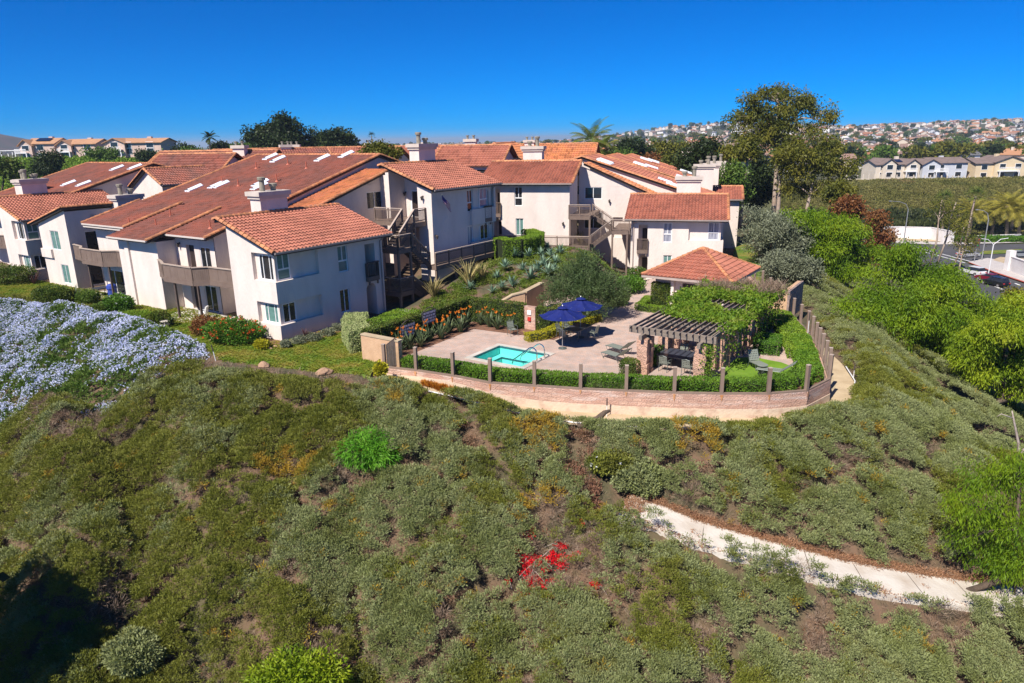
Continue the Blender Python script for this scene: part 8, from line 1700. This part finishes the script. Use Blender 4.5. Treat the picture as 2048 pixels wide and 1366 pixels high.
while y < 2600:
    dx = 15+y*.010; x = -y*.30
    while x < y*.86:
        xx = x+hr_.uniform(-5, 5); yy = y+hr_.uniform(-7, 7); px = None
        d = Vector((xx, yy, gz(xx, yy)+4-CAM_H)); zc = d.dot(_F); uu = 1024+F_PX*d.dot(_R)/zc
        vis = (uu > 1400 or yy > 420) and uu < 2080 and uu > 600
        if vis and hr_.random() < (.80 if yy < 1100 else .62): (near if yy < 620 else far).append((xx, yy))
        x += dx
    y += 17+y*.022
near.sort(key=lambda p: p[1]); ind = near[:290]; far = near[290:]+far
for k, (x, y) in enumerate(ind):
    i = int(hr_.integers(6)); o = HP[i].copy(); COL.objects.link(o); o.location = (x, y, gz(x, y)); o.rotation_euler = (0, 0, hr_.choice([0, 1.57, 3.14])+hr_.uniform(-.5, .5)); tag(o, 'small %s house in the dense town beyond the ridge' % HN[i], 'house', 'houses of the town beyond the ridge')
fp = np.array([(x, y, gz(x, y)) for x, y in far]); scatter('distant_town', fp, hr_.integers(0, 6, len(fp)), .85+.3*hr_.random(len(fp)), HP, tilt=0.0)
T1 = []
for k in range(130):
    yy = 320+hr_.random()**1.4*500; uu = hr_.uniform(1400, 2070) if k % 6 else hr_.uniform(900, 1400); xx = PY(uu, 290, yy)[0]; T1.append((xx, yy))
LT = ('dark rounded garden tree in the town beyond the ridge', 'green garden tree in the town beyond the ridge', 'olive garden tree in the town beyond the ridge')
for k, (x, y) in enumerate(T1):
    if k % 4 == 3:
        o = copy_tree(pp3); o['label'] = 'palm standing among the houses of the town'; s = hr_.uniform(.8, 1.4)
        o['group'] = 'palms among the town houses'
    else: o = TP[k % 3].copy(); COL.objects.link(o); tag(o, LT[k % 3], 'tree', 'garden trees of the town'); s = hr_.uniform(.8, 1.6)
    o.location = (x, y, gz(x, y)); o.scale = (s, s, s); o.rotation_euler = (0, 0, hr_.random()*6)
pp3['label'] = 'palm standing among the houses of the town'; pp3['group'] = 'palms among the town houses'; pp3.location = (*PY(1760, 290, 400)[:2], gz(PY(1760, 290, 400)[0], 400))
n = 1500; yy = 330+2300*hr_.random(n)**1.7; uu = hr_.uniform(560, 2090, n); P = []
for u_, y_ in zip(uu, yy): x = PY(u_, 285, y_)[0]; P.append((x, y_, gz(x, y_)))
scatter('distant_trees', P, hr_.integers(0, 3, n), .7+.8*hr_.random(n), TP, tilt=0)
n = 90; yy = 700+1400*hr_.random(n)**1.3; P = []
for y_ in yy: u_ = hr_.uniform(560, 1450); x = PY(u_, 285, y_)[0]; P.append((x, y_, gz(x, y_)+2.5))
scatter('distant_trees', P, hr_.integers(0, 3, n), .9+.9*hr_.random(n), TP, tilt=0)
# ------------------------------------------------------------------ thin coastal haze
hz_ = MB(); hz_.box(-9000, 9000, -200, 16000, -60, 42)
hm_ = bpy.data.materials.new('air_haze'); hm_.use_nodes = True; n_ = hm_.node_tree; n_.nodes.remove(n_.nodes['Principled BSDF']); pv = n_.nodes.new('ShaderNodeVolumePrincipled'); pv.inputs['Color'].default_value = (.72, .86, 1.0, 1); pv.inputs['Density'].default_value = .00016; pv.inputs['Anisotropy'].default_value = .2
n_.links.new(pv.outputs[0], n_.nodes['Material Output'].inputs['Volume']); tag(hz_.build('haze', hm_), kind='stuff')
